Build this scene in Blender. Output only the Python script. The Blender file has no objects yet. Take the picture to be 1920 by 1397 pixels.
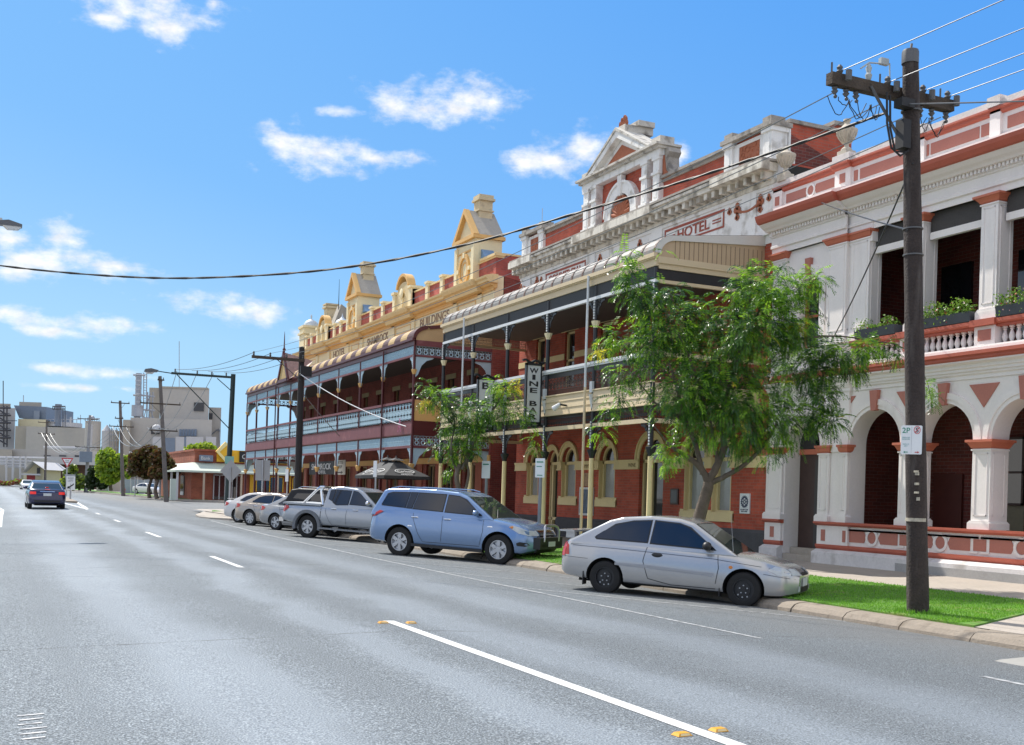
import bpy, bmesh, math, random
from mathutils import Vector, Matrix
R = math.radians
scene = bpy.context.scene
COL = scene.collection
random.seed(7)

# ---------------------------------------------------------------- camera
FPX, CX, CY, EYE = 2100.0, 960.0, 926.4, 1.42      # focal length and principal point in photo pixels, eye height
YAW = math.atan(981 / FPX); ROLL = math.atan(.03)
cam = bpy.data.cameras.new('camera')
camo = bpy.data.objects.new('camera', cam); COL.objects.link(camo)
cam.sensor_width = 36; cam.sensor_fit = 'HORIZONTAL'
cam.lens = FPX / 1920 * 36
cam.shift_y = (CY - 698.5) / 1920
cam.clip_start = .1; cam.clip_end = 5000
camo.matrix_world = Matrix.Translation((0, 0, EYE)) @ Matrix.Rotation(-YAW, 4, 'Z') @ Matrix.Rotation(R(90), 4, 'X') @ Matrix.Rotation(ROLL, 4, 'Z')
scene.camera = camo

# ---------------------------------------------------------------- light
SUN_EL, SUN_AZ = 50.0, 15.0                        # degrees; azimuth is counted from +Y towards -X
sun = bpy.data.lights.new('sun', 'SUN'); sun.energy = 3.9; sun.angle = R(.5); sun.color = (1, .95, .87)
suno = bpy.data.objects.new('sun', sun); COL.objects.link(suno)
sv = Vector((-math.sin(R(SUN_AZ)) * math.cos(R(SUN_EL)), math.cos(R(SUN_AZ)) * math.cos(R(SUN_EL)), math.sin(R(SUN_EL))))
suno.rotation_euler = sv.to_track_quat('Z', 'Y').to_euler()
suno.location = (0, 0, 60)
scene.view_settings.view_transform = 'Standard'
scene.view_settings.look = 'None'
EXPOSURE = .7
scene.view_settings.exposure = EXPOSURE
scene.view_settings.gamma = 1

def ray(x, y):
    a = (x - CX) / FPX; b = (y - CY) / FPX
    c, s = math.cos(ROLL), math.sin(ROLL)
    u = c * a + s * b; v = -s * a + c * b
    return Vector((math.sin(YAW) + u * math.cos(YAW), math.cos(YAW) - u * math.sin(YAW), -v))

world = bpy.data.worlds.new('World'); scene.world = world; world.use_nodes = True
def build_world():
    nt = world.node_tree; N = nt.nodes; L = nt.links; N.clear()
    def nd(t, **k):
        n = N.new(t)
        for a, b in k.items(): setattr(n, a, b)
        return n
    def mth(op, a, b=None, c=None):
        n = nd('ShaderNodeMath', operation=op)
        for i, q in enumerate((a, b, c)):
            if q is None: continue
            if isinstance(q, (int, float)): n.inputs[i].default_value = q
            else: L.new(q, n.inputs[i])
        return n.outputs[0]
    sky = nd('ShaderNodeTexSky', sky_type='NISHITA', sun_disc=False, sun_elevation=R(SUN_EL), sun_rotation=R(-SUN_AZ),
             altitude=100, air_density=1.0, dust_density=.6, ozone_density=3.0)
    tc = nd('ShaderNodeTexCoord')
    sep = nd('ShaderNodeSeparateXYZ'); L.new(tc.outputs['Generated'], sep.inputs[0])
    az = mth('ARCTAN2', sep.outputs[0], sep.outputs[1]); el = mth('ARCSINE', sep.outputs[2])
    cmb = nd('ShaderNodeCombineXYZ'); L.new(az, cmb.inputs[0]); L.new(el, cmb.inputs[1])
    nz = nd('ShaderNodeTexNoise', noise_dimensions='3D'); nz.inputs['Scale'].default_value = 26; nz.inputs['Detail'].default_value = 7
    nz.inputs['Roughness'].default_value = .6
    st = nd('ShaderNodeVectorMath', operation='MULTIPLY'); L.new(cmb.outputs[0], st.inputs[0]); st.inputs[1].default_value = (1, 1.8, 1)
    L.new(st.outputs[0], nz.inputs['Vector'])
    clouds = [(262, 18, 95, 30), (300, 48, 45, 24), (200, 36, 36, 14), (400, 6, 14, 14), (752, 192, 52, 34), (795, 205, 46, 24), (880, 190, 66, 30), (925, 190, 30, 18),
              (640, 208, 38, 9), (560, 276, 62, 28), (620, 290, 70, 22), (700, 297, 70, 13), (1105, 290, 75, 34), (1030, 305, 80, 20), (1275, 290, 22, 20),
              (70, 492, 100, 28), (15, 450, 40, 16), (122, 440, 38, 22), (222, 503, 60, 15), (440, 580, 84, 21), (145, 608, 96, 16), (110, 620, 60, 10), (28, 592, 55, 14),
              (112, 692, 42, 9), (200, 702, 48, 9), (90, 723, 40, 6), (165, 729, 40, 6), (232, 729, 26, 6), (566, 632, 22, 14)]
    mx = None
    for x, y, rx, ry in clouds:
        d = ray(x, y).normalized()
        sub = nd('ShaderNodeVectorMath', operation='SUBTRACT'); L.new(cmb.outputs[0], sub.inputs[0])
        sub.inputs[1].default_value = (math.atan2(d.x, d.y), math.asin(d.z), 0)
        mul = nd('ShaderNodeVectorMath', operation='MULTIPLY'); L.new(sub.outputs[0], mul.inputs[0])
        mul.inputs[1].default_value = (FPX / rx / 1.4, FPX / ry / 1.45, 0)
        ln = nd('ShaderNodeVectorMath', operation='LENGTH'); L.new(mul.outputs[0], ln.inputs[0])
        o = mth('SUBTRACT', 1.0, ln.outputs['Value'])
        mx = o if mx is None else mth('SMOOTH_MAX', mx, o, .15)
    m = mth('MAXIMUM', mx, -.8)
    m2 = mth('MULTIPLY_ADD', nz.outputs[0], 3.4, mth('ADD', m, -1.92))
    mr = nd('ShaderNodeMapRange', interpolation_type='SMOOTHSTEP'); L.new(m2, mr.inputs[0])
    mr.inputs['From Min'].default_value = -.3; mr.inputs['From Max'].default_value = 1.1
    # the model's brightness picks the air colour: deep blue away from the sun, pale near the horizon
    bw = nd('ShaderNodeRGBToBW'); L.new(sky.outputs[0], bw.inputs[0])
    lg = mth('LOGARITHM', bw.outputs[0], 2.0)
    rm = nd('ShaderNodeMapRange'); L.new(lg, rm.inputs[0]); rm.inputs['From Min'].default_value = .8; rm.inputs['From Max'].default_value = 5.0
    ramp = nd('ShaderNodeValToRGB'); L.new(rm.outputs[0], ramp.inputs[0])
    el_ = ramp.color_ramp.elements; el_[0].position = 0; el_[0].color = (.055, .30, .83, 1); el_[1].position = 1; el_[1].color = (1.25, 1.22, 1.15, 1)
    for p_, c_ in ((.17, (.115, .385, .92, 1)), (.35, (.23, .53, .98, 1)), (.46, (.40, .70, 1.0, 1)), (.60, (.54, .81, 1.0, 1))):
        q_ = el_.new(p_); q_.color = c_
    gain = nd('ShaderNodeVectorMath', operation='SCALE'); L.new(ramp.outputs[0], gain.inputs[0]); gain.inputs['Scale'].default_value = 1.02 / (.115 * 2 ** EXPOSURE)
    mix = nd('ShaderNodeMix', data_type='RGBA'); L.new(mr.outputs[0], mix.inputs['Factor'])
    L.new(gain.outputs[0], mix.inputs['A']); w_ = 1.12 / (.115 * 2 ** EXPOSURE); 
    n3 = nd('ShaderNodeTexNoise'); n3.inputs['Scale'].default_value = 60; n3.inputs['Detail'].default_value = 5; L.new(st.outputs[0], n3.inputs['Vector'])
    lum = mth('MULTIPLY_ADD', n3.outputs[0], .5, .68); body = nd('ShaderNodeVectorMath', operation='SCALE'); body.inputs[0].default_value = (w_, w_ * 1.005, w_ * 1.02); L.new(lum, body.inputs['Scale']); L.new(body.outputs[0], mix.inputs['B'])
    # unseen cloud added to brighten the shade, left of street and behind camera
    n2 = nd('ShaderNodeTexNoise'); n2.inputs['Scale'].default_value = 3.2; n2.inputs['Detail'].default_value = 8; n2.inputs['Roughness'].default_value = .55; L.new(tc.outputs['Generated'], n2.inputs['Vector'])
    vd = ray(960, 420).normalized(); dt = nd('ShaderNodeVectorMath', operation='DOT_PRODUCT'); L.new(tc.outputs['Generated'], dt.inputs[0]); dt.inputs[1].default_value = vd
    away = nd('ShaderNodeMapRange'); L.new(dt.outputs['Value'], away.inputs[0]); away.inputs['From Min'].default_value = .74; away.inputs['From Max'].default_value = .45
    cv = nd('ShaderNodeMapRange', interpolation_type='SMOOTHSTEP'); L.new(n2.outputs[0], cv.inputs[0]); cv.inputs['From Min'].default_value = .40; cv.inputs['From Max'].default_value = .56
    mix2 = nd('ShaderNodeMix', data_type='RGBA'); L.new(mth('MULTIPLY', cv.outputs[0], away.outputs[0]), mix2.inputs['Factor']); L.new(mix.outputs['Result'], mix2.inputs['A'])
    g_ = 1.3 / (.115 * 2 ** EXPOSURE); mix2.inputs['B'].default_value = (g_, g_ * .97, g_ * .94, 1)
    bg = nd('ShaderNodeBackground'); bg.inputs['Strength'].default_value = .115
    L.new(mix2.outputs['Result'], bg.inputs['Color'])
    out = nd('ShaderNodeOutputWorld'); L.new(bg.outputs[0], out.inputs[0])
build_world()

# ---------------------------------------------------------------- pixel helpers (used only to measure real positions)
def on_x(x, y, X):
    d = ray(x, y); t = X / d.x; return Vector((X, t * d.y, EYE + t * d.z))
def on_z(x, y, Z):
    d = ray(x, y); t = (Z - EYE) / d.z; return Vector((t * d.x, t * d.y, Z))
def at_depth(x, y, D):                              # point D metres ahead, measured along the viewing axis
    return Vector((0, 0, EYE)) + ray(x, y) * D
# ---------------------------------------------------------------- mesh builder
class MB:
    def __init__(s): s.v = []; s.f = []; s.m = []; s.cur = 0
    def add(s, vs, fs):
        o = len(s.v); s.v += [tuple(p) for p in vs]
        for f in fs: s.f.append([o + i for i in f]); s.m.append(s.cur)
        return s
    def box(s, x0, x1, y0, y1, z0, z1, taper=0, top=0):
        x0, x1 = min(x0, x1), max(x0, x1); y0, y1 = min(y0, y1), max(y0, y1)
        t = top or taper
        b = taper
        vs = [(x0, y0, z0), (x1, y0, z0), (x1, y1, z0), (x0, y1, z0), (x0 + t, y0 + t, z1), (x1 - t, y0 + t, z1), (x1 - t, y1 - t, z1), (x0 + t, y1 - t, z1)]
        return s.add(vs, [(0, 3, 2, 1), (4, 5, 6, 7), (0, 1, 5, 4), (1, 2, 6, 5), (2, 3, 7, 6), (3, 0, 4, 7)])
    def prism(s, poly, ax, a0, a1):
        def P(p, a): return (a, p[0], p[1]) if ax == 'x' else (p[0], a, p[1]) if ax == 'y' else (p[0], p[1], a)
        n = len(poly)
        s.add([P(p, a0) for p in poly] + [P(p, a1) for p in poly], [tuple(range(n)), tuple(range(2 * n - 1, n - 1, -1))] + [(i, (i + 1) % n, n + (i + 1) % n, n + i) for i in range(n)])
        return s
    def tube(s, pts, r, n=6, cap=True):
        pts = [Vector(p) for p in pts]; k = len(pts)
        rs = r if isinstance(r, (list, tuple)) else [r] * k
        o = []; up = None
        for i, p in enumerate(pts):
            d = (pts[min(i + 1, k - 1)] - pts[max(i - 1, 0)])
            d = d.normalized() if d.length > 1e-9 else Vector((0, 0, 1))
            if up is None: up = Vector((0, 0, 1)) if abs(d.z) < .9 else Vector((1, 0, 0))
            a = d.cross(up).normalized(); b = a.cross(d).normalized(); up = b
            for j in range(n):
                t = 2 * math.pi * j / n; o.append(p + (a * math.cos(t) + b * math.sin(t)) * rs[i])
        fs = [(i * n + j, i * n + (j + 1) % n, (i + 1) * n + (j + 1) % n, (i + 1) * n + j) for i in range(k - 1) for j in range(n)]
        if cap: fs += [tuple(range(n - 1, -1, -1)), tuple(range((k - 1) * n, k * n))]
        return s.add(o, fs)
    def lathe(s, prof, c=(0, 0, 0), n=12, ax='z'):
        o = []
        for r, z in prof:
            for j in range(n):
                t = 2 * math.pi * j / n; a, b = r * math.cos(t), r * math.sin(t)
                o.append((c[0] + a, c[1] + b, c[2] + z) if ax == 'z' else (c[0] + z, c[1] + a, c[2] + b) if ax == 'x' else (c[0] + a, c[1] + z, c[2] + b))
        k = len(prof)
        fs = [(i * n + j, i * n + (j + 1) % n, (i + 1) * n + (j + 1) % n, (i + 1) * n + j) for i in range(k - 1) for j in range(n)]
        fs += [tuple(range(n - 1, -1, -1)), tuple(range((k - 1) * n, k * n))]
        return s.add(o, fs)
    def arc(s, ax, c, r0, r1, a0, a1, d0, d1, n=16, sq=1.0):
        """ring sector in the plane normal to ax: centre c (2 coords), radii r0<r1, angles in degrees, depth d0..d1; sq squeezes the 1st coordinate"""
        k = n + 1; vs = []
        def P(u, w, d): return (d, u, w) if ax == 'x' else (u, d, w) if ax == 'y' else (u, w, d)
        for i in range(k):
            t = R(a0 + (a1 - a0) * i / n); cu, su = math.cos(t) * sq, math.sin(t)
            for r, d in ((r0, d0), (r1, d0), (r1, d1), (r0, d1)): vs.append(P(c[0] + r * cu, c[1] + r * su, d))
        fs = [(i * 4 + j, i * 4 + (j + 1) % 4, (i + 1) * 4 + (j + 1) % 4, (i + 1) * 4 + j) for i in range(n) for j in range(4)]
        if abs(a1 - a0) < 359.9: fs += [(3, 2, 1, 0), tuple(n * 4 + j for j in range(4))]
        return s.add(vs, fs)
    def spandrel(s, x0, x1, yc, r, zs, n=12):
        """fills the two corners above a half-round opening whose rectangular hole reaches zs+r"""
        for sg in (-1, 1):
            arc = [(yc + sg * r * math.cos(R(90 * i / n)), zs + r * math.sin(R(90 * i / n))) for i in range(n + 1)]
            s.prism(arc + [(yc + sg * r, zs + r)], 'x', x0, x1)
        return s
    def wall(s, ax, d0, d1, u0, u1, z0, z1, holes=()):
        """slab normal to ax between depths d0 and d1 with rectangular holes (u0,u1,z0,z1); no inner faces"""
        us = sorted({u0, u1} | {min(max(h[i], u0), u1) for h in holes for i in (0, 1)})
        zs = sorted({z0, z1} | {min(max(h[i], z0), z1) for h in holes for i in (2, 3)})
        def solid(i, j):
            if i < 0 or j < 0 or i >= len(us) - 1 or j >= len(zs) - 1: return False
            cu, cz = (us[i] + us[i + 1]) / 2, (zs[j] + zs[j + 1]) / 2
            return not any(h[0] < cu < h[1] and h[2] < cz < h[3] for h in holes)
        def P(u, z, d): return (d, u, z) if ax == 'x' else (u, d, z)
        for i in range(len(us) - 1):
            for j in range(len(zs) - 1):
                if not solid(i, j): continue
                a, b, c, e = us[i], us[i + 1], zs[j], zs[j + 1]
                q = lambda *p: s.add([P(*t) for t in p], [(0, 1, 2, 3)])
                q((a, c, d0), (b, c, d0), (b, e, d0), (a, e, d0)); q((a, c, d1), (a, e, d1), (b, e, d1), (b, c, d1))
                if not solid(i - 1, j): q((a, c, d0), (a, e, d0), (a, e, d1), (a, c, d1))
                if not solid(i + 1, j): q((b, c, d0), (b, c, d1), (b, e, d1), (b, e, d0))
                if not solid(i, j - 1): q((a, c, d0), (a, c, d1), (b, c, d1), (b, c, d0))
                if not solid(i, j + 1): q((a, e, d0), (b, e, d0), (b, e, d1), (a, e, d1))
        return s
    def ball(s, c, rx, ry=None, rz=None, n=8, m=6):
        ry = ry or rx; rz = rz or rx
        vs = [(c[0], c[1], c[2] - rz)]
        for i in range(1, m):
            t = math.pi * i / m
            for j in range(n):
                p = 2 * math.pi * j / n
                vs.append((c[0] + rx * math.sin(t) * math.cos(p), c[1] + ry * math.sin(t) * math.sin(p), c[2] - rz * math.cos(t)))
        vs.append((c[0], c[1], c[2] + rz)); k = len(vs) - 1
        fs = [(0, 1 + (j + 1) % n, 1 + j) for j in range(n)] + [(k, k - n + j, k - n + (j + 1) % n) for j in range(n)]
        fs += [(1 + i * n + j, 1 + i * n + (j + 1) % n, 1 + (i + 1) * n + (j + 1) % n, 1 + (i + 1) * n + j) for i in range(m - 2) for j in range(n)]
        return s.add(vs, fs)
    def mesh(s, name, mats, smooth=35, fix=True):
        me = bpy.data.meshes.new(name); me.from_pydata(s.v, [], s.f)
        mats = mats if isinstance(mats, (list, tuple)) else [mats]
        for q in mats: me.materials.append(q)
        if len(mats) > 1: me.polygons.foreach_set('material_index', s.m)
        if fix:
            bm = bmesh.new(); bm.from_mesh(me); bmesh.ops.recalc_face_normals(bm, faces=bm.faces); bm.to_mesh(me); bm.free()
        if smooth:
            me.shade_smooth(); me.set_sharp_from_angle(angle=R(smooth))
        me.update(); return me

def obj(name, mb, mats, parent=None, smooth=35, loc=None, rot=None, fix=True):
    me = mb.mesh(name, mats, smooth, fix) if isinstance(mb, MB) else mb
    o = bpy.data.objects.new(name, me); COL.objects.link(o)
    if parent is not None:
        o.parent = parent
        if loc is None and rot is None:            # geometry given in world coordinates: keep it there
            o.matrix_parent_inverse = parent.matrix_basis.inverted()
    if loc is not None: o.location = loc
    if rot is not None: o.rotation_euler = rot
    return o
def tag(o, label=None, cat=None, group=None, kind=None):
    if label: o['label'] = label
    if cat: o['category'] = cat
    if group: o['group'] = group
    if kind: o['kind'] = kind
    return o
def thing(name, label, cat, loc=(0, 0, 0), rot=0, group=None):
    o = bpy.data.objects.new(name, None); COL.objects.link(o); o.empty_display_size = .3
    o.location = loc; o.rotation_euler = rot if isinstance(rot, (tuple, list)) else (0, 0, rot)
    return tag(o, label, cat, group)
def struct(name, mb, m, smooth=35): return tag(obj(name, mb, m, smooth=smooth), kind='structure')
def solo(name, mb, m, label, cat, group=None, smooth=35): return tag(obj(name, mb, m, smooth=smooth), label, cat, group)
def copy_tree(o, parent=None):
    c = o.copy(); COL.objects.link(c)
    if parent is not None: c.parent = parent
    for ch in list(o.children): copy_tree(ch, c)
    return c
def text_mesh(body, mat, width=None, height=None, depth=.01, spacing=1.0, bold=0):
    cu = bpy.data.curves.new('lettering', 'FONT'); cu.body = body; cu.align_x = 'CENTER'; cu.align_y = 'CENTER'; cu.extrude = .02; cu.space_character = spacing
    cu.offset = bold
    o = bpy.data.objects.new('lettering_source', cu); COL.objects.link(o)
    dg = bpy.context.evaluated_depsgraph_get(); dg.update()
    me = bpy.data.meshes.new_from_object(o.evaluated_get(dg))
    bpy.data.objects.remove(o); bpy.data.curves.remove(cu)
    xs = [v.co.x for v in me.vertices]; ys = [v.co.y for v in me.vertices]
    cx, cy = (max(xs) + min(xs)) / 2, (max(ys) + min(ys)) / 2; sx, sy = max(xs) - min(xs), max(ys) - min(ys)
    fx = width / sx if width else (height / sy); fy = height / sy if height else fx
    for v in me.vertices: v.co = ((v.co.x - cx) * fx, (v.co.y - cy) * fy, v.co.z / .04 * depth)
    me.materials.clear(); me.materials.append(mat)
    return me
FACE = {'-x': Matrix(((0, 0, -1), (-1, 0, 0), (0, 1, 0))), '-y': Matrix(((1, 0, 0), (0, 0, -1), (0, 1, 0))), 'up': Matrix.Identity(3)}
def text(name, body, mat, c, face, parent, **k):
    me = text_mesh(body, mat, **k)
    m = FACE[face] if isinstance(face, str) else face
    for v in me.vertices: v.co = m @ v.co + Vector(c)
    return obj(name, me, None, parent)

# ---------------------------------------------------------------- materials
MATS = {}
def mat(name, col, rough=.65, var=.12, vs=3.0, bump=0, bs=40, metal=0, coat=0, stain=None, spec=.5, trans=0, emit=None, streak=None):
    """procedural surface: colour with two scales of value noise, optional stains, streaks and bump; world-position driven"""
    if name in MATS: return MATS[name]
    m = bpy.data.materials.new(name); m.use_nodes = True; nt = m.node_tree; N = nt.nodes; L = nt.links
    b = N['Principled BSDF']; b.inputs['Roughness'].default_value = rough; b.inputs['Metallic'].default_value = metal
    b.inputs['Specular IOR Level'].default_value = spec
    if coat: b.inputs['Coat Weight'].default_value = coat; b.inputs['Coat Roughness'].default_value = .06
    if emit: b.inputs['Emission Color'].default_value = (*emit[0], 1); b.inputs['Emission Strength'].default_value = emit[1]
    tc = N.new('ShaderNodeTexCoord'); co = tc.outputs['Object']
    def noise(sc, det=4, vec=co):
        n = N.new('ShaderNodeTexNoise'); n.inputs['Scale'].default_value = sc; n.inputs['Detail'].default_value = det; L.new(vec, n.inputs['Vector']); return n.outputs[0]
    def mixc(f, a, c, mode='MIX'):
        x = N.new('ShaderNodeMix'); x.data_type = 'RGBA'; x.blend_type = mode
        for k, q in (('Factor', f), ('A', a), ('B', c)):
            if isinstance(q, (int, float)): x.inputs[k].default_value = q
            elif isinstance(q, tuple): x.inputs[k].default_value = (*q[:3], 1)
            else: L.new(q, x.inputs[k])
        return x.outputs['Result']
    def rng(v, a, c, lo=0., hi=1.):
        r = N.new('ShaderNodeMapRange'); L.new(v, r.inputs[0])
        for k, q in (('From Min', a), ('From Max', c), ('To Min', lo), ('To Max', hi)): r.inputs[k].default_value = q
        return r.outputs[0]
    c = tuple(col)
    if var:
        lo = tuple(x * (1 - var) for x in col); hi = tuple(min(1, x * (1 + var)) for x in col)
        c = mixc(rng(noise(vs), .3, .7), lo, hi)
        c = mixc(.5, c, mixc(rng(noise(vs * 9, 3), .3, .7), lo, hi))
    if streak:                                     # rain streaks: noise stretched along z
        mp = N.new('ShaderNodeMapping'); mp.inputs['Scale'].default_value = (1, 1, .12); L.new(co, mp.inputs[0])
        c = mixc(rng(noise(streak[1], 6, mp.outputs[0]), streak[2], streak[2] + .18, 0, streak[3]), c, streak[0])
    if stain: c = mixc(rng(noise(stain[1], 6), stain[2], stain[2] + .14, 0, stain[3]), c, stain[0])
    if isinstance(c, tuple): b.inputs['Base Color'].default_value = (*c, 1)
    else: L.new(c, b.inputs['Base Color'])
    if bump:
        bp = N.new('ShaderNodeBump'); bp.inputs['Strength'].default_value = bump; bp.inputs['Distance'].default_value = .02
        L.new(noise(bs, 5), bp.inputs['Height']); L.new(bp.outputs[0], b.inputs['Normal'])
    MATS[name] = m; return m
def brick(name, c1, c2, mortar, bw=.24, bh=.083, stain=.25):
    if name in MATS: return MATS[name]
    m = bpy.data.materials.new(name); m.use_nodes = True; nt = m.node_tree; N = nt.nodes; L = nt.links
    b = N['Principled BSDF']; b.inputs['Roughness'].default_value = .85
    tc = N.new('ShaderNodeTexCoord'); sp = N.new('ShaderNodeSeparateXYZ'); L.new(tc.outputs['Object'], sp.inputs[0])
    ad = N.new('ShaderNodeMath'); L.new(sp.outputs[0], ad.inputs[0]); L.new(sp.outputs[1], ad.inputs[1])
    cb = N.new('ShaderNodeCombineXYZ'); L.new(ad.outputs[0], cb.inputs[0]); L.new(sp.outputs[2], cb.inputs[1])
    t = N.new('ShaderNodeTexBrick'); L.new(cb.outputs[0], t.inputs['Vector'])
    t.inputs['Color1'].default_value = (*c1, 1); t.inputs['Color2'].default_value = (*c2, 1); t.inputs['Mortar'].default_value = (*mortar, 1)
    t.inputs['Scale'].default_value = 1; t.inputs['Mortar Size'].default_value = .006; t.inputs['Brick Width'].default_value = bw; t.inputs['Row Height'].default_value = bh
    t.inputs['Bias'].default_value = -.1; t.inputs['Mortar Smooth'].default_value = .3
    n = N.new('ShaderNodeTexNoise'); n.inputs['Scale'].default_value = 1.3; n.inputs['Detail'].default_value = 6; L.new(tc.outputs['Object'], n.inputs['Vector'])
    r = N.new('ShaderNodeMapRange'); L.new(n.outputs[0], r.inputs[0]); r.inputs['From Min'].default_value = .3; r.inputs['From Max'].default_value = .7
    r.inputs['To Min'].default_value = 1 - stain; r.inputs['To Max'].default_value = 1 + stain
    mx = N.new('ShaderNodeMix'); mx.data_type = 'RGBA'; mx.blend_type = 'MULTIPLY'; mx.inputs['Factor'].default_value = 1
    L.new(t.outputs[0], mx.inputs['A']); L.new(r.outputs[0], mx.inputs['B']); L.new(mx.outputs['Result'], b.inputs['Base Color'])
    bp = N.new('ShaderNodeBump'); bp.inputs['Strength'].default_value = .5; bp.inputs['Distance'].default_value = .01; bp.invert = True
    L.new(t.outputs['Fac'], bp.inputs['Height']); L.new(bp.outputs[0], b.inputs['Normal'])
    MATS[name] = m; return m
def glass(name, col=(.02, .025, .03), rough=.04):
    m = mat(name, col, rough, var=0, spec=.8); return m
def leafmat(name, col, tr=.35, rough=.45):
    if name in MATS: return MATS[name]
    m = bpy.data.materials.new(name); m.use_nodes = True; nt = m.node_tree; N = nt.nodes; L = nt.links
    b = N['Principled BSDF']; b.inputs['Roughness'].default_value = rough; b.inputs['Specular IOR Level'].default_value = .5
    g = N.new('ShaderNodeNewGeometry'); n = N.new('ShaderNodeTexNoise'); n.inputs['Scale'].default_value = 2.2; n.inputs['Detail'].default_value = 3
    tc = N.new('ShaderNodeTexCoord'); L.new(tc.outputs['Object'], n.inputs['Vector'])
    ad = N.new('ShaderNodeMath'); ad.operation = 'ADD'; L.new(n.outputs[0], ad.inputs[0]); L.new(g.outputs['Random Per Island'], ad.inputs[1])
    r = N.new('ShaderNodeMapRange'); L.new(ad.outputs[0], r.inputs[0]); r.inputs['From Min'].default_value = .4; r.inputs['From Max'].default_value = 1.6
    mx = N.new('ShaderNodeMix'); mx.data_type = 'RGBA'; L.new(r.outputs[0], mx.inputs['Factor'])
    mx.inputs['A'].default_value = (col[0] * .6, col[1] * .65, col[2] * .6, 1); mx.inputs['B'].default_value = (min(1, col[0] * 1.5), min(1, col[1] * 1.35), col[2] * 1.2, 1)
    L.new(mx.outputs['Result'], b.inputs['Base Color'])
    tl = N.new('ShaderNodeBsdfTranslucent'); hs = N.new('ShaderNodeHueSaturation'); hs.inputs['Hue'].default_value = .5 if col[0] > .3 else .49; hs.inputs['Value'].default_value = 1.5
    L.new(mx.outputs['Result'], hs.inputs['Color']); L.new(hs.outputs[0], tl.inputs['Color'])
    ms = N.new('ShaderNodeMixShader'); ms.inputs[0].default_value = tr; L.new(b.outputs[0], ms.inputs[1]); L.new(tl.outputs[0], ms.inputs[2])
    L.new(ms.outputs[0], N['Material Output'].inputs[0]); MATS[name] = m; return m
def islands(b):
    """the MB's loosely connected pieces, each as an MB of its own"""
    par = list(range(len(b.v)))
    def fd(i):
        while par[i] != i: par[i] = par[par[i]]; i = par[i]
        return i
    for f in b.f:
        r = fd(f[0])
        for i in f[1:]: par[fd(i)] = r
    out = {}
    for f, m in zip(b.f, b.m):
        k = fd(f[0]); q = out.setdefault(k, (MB(), {}))
        g = []
        for i in f:
            if i not in q[1]: q[1][i] = len(q[0].v); q[0].v.append(b.v[i])
            g.append(q[1][i])
        q[0].f.append(g); q[0].m.append(m)
    return [q[0] for q in out.values()]
def pieces(name, b, m, parent, smooth=0): return [obj(name, q, m, parent, smooth) for q in islands(b)]
def clusters(b, gap=.012):
    """islands whose boxes touch, merged: the pieces one would see as separate"""
    isl = islands(b)
    if len(isl) > 260: return [b]
    bb = []
    for q in isl:
        xs, ys, zs = zip(*q.v); bb.append((min(xs) - gap, max(xs) + gap, min(ys) - gap, max(ys) + gap, min(zs) - gap, max(zs) + gap))
    par = list(range(len(isl)))
    def fd(i):
        while par[i] != i: par[i] = par[par[i]]; i = par[i]
        return i
    for i in range(len(isl)):
        for j in range(i):
            p, q = bb[i], bb[j]
            if p[0] < q[1] and q[0] < p[1] and p[2] < q[3] and q[2] < p[3] and p[4] < q[5] and q[4] < p[5]: par[fd(i)] = fd(j)
    out = {}
    for i, q in enumerate(isl):
        o = out.setdefault(fd(i), MB()); k = len(o.v); o.v += q.v; o.f += [[k + x for x in f] for f in q.f]; o.m += q.m
    return list(out.values())
def parts(name, b, m, parent, smooth=35, most=30, gap=.012):
    c = clusters(b, gap)
    if len(c) > most: c = [b]
    return [obj(name, q, m, parent, smooth) for q in c][-1]
# ---------------------------------------------------------------- palette
WHITE = mat('white_plaster', (.80, .745, .715), .7, .05, 2.2, .15, 60, stain=((.45, .38, .33), 1.7, .66, .35), streak=((.52, .46, .42), 2.4, .62, .3))
OLDWHITE = mat('weathered_white_plaster', (.80, .79, .76), .75, .07, 2.5, .3, 45, stain=((.30, .27, .22), 2.3, .56, .6), streak=((.36, .33, .27), 4.0, .56, .5))
COPING = mat('grey_weathered_coping', (.34, .31, .27), .85, .3, 4, .5, 30, stain=((.10, .09, .08), 3, .55, .7))
REDTRIM = mat('red_trim_paint', (.42, .095, .055), .55, .1, 4, .1, 60, stain=((.55, .45, .40), 7, .72, .6))
CAPRED = mat('orange_red_capital_paint', (.52, .15, .085), .55, .08, 4)
TERRA = mat('terracotta_panel_paint', (.42, .155, .115), .6, .09, 3, .1, 60, stain=((.6, .4, .36), 9, .74, .5))
BRICK = brick('red_brick', (.46, .088, .046), (.34, .064, .036), (.30, .15, .11))
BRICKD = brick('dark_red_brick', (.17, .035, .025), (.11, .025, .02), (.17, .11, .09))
BRICKS = brick('rose_brick', (.40, .085, .065), (.31, .066, .052), (.26, .12, .10))
CREAM = mat('cream_plaster', (.72, .58, .30), .65, .07, 3, .1, 60, streak=((.40, .33, .2), 3, .64, .35))
PALECREAM = mat('pale_cream_plaster', (.76, .66, .42), .7, .06, 2.5, .15, 60, streak=((.42, .37, .25), 4, .6, .4))
OCHRE = mat('ochre_trim_paint', (.68, .41, .14), .6, .08, 3, .1, 60, streak=((.4, .24, .1), 4, .66, .35))
BUFF = mat('buff_weatherboard_paint', (.62, .50, .32), .6, .05, 3)
PALEGREY = mat('pale_grey_trim_paint', (.62, .64, .65), .5, .05, 3)
IRON = mat('black_iron_paint', (.014, .015, .017), .4, .2, 6)
BROWNIRON = mat('brown_cast_iron_lace', (.055, .034, .026), .5, .25, 8)
MAROON = mat('maroon_paint', (.085, .012, .014), .42, .12, 4)
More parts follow.
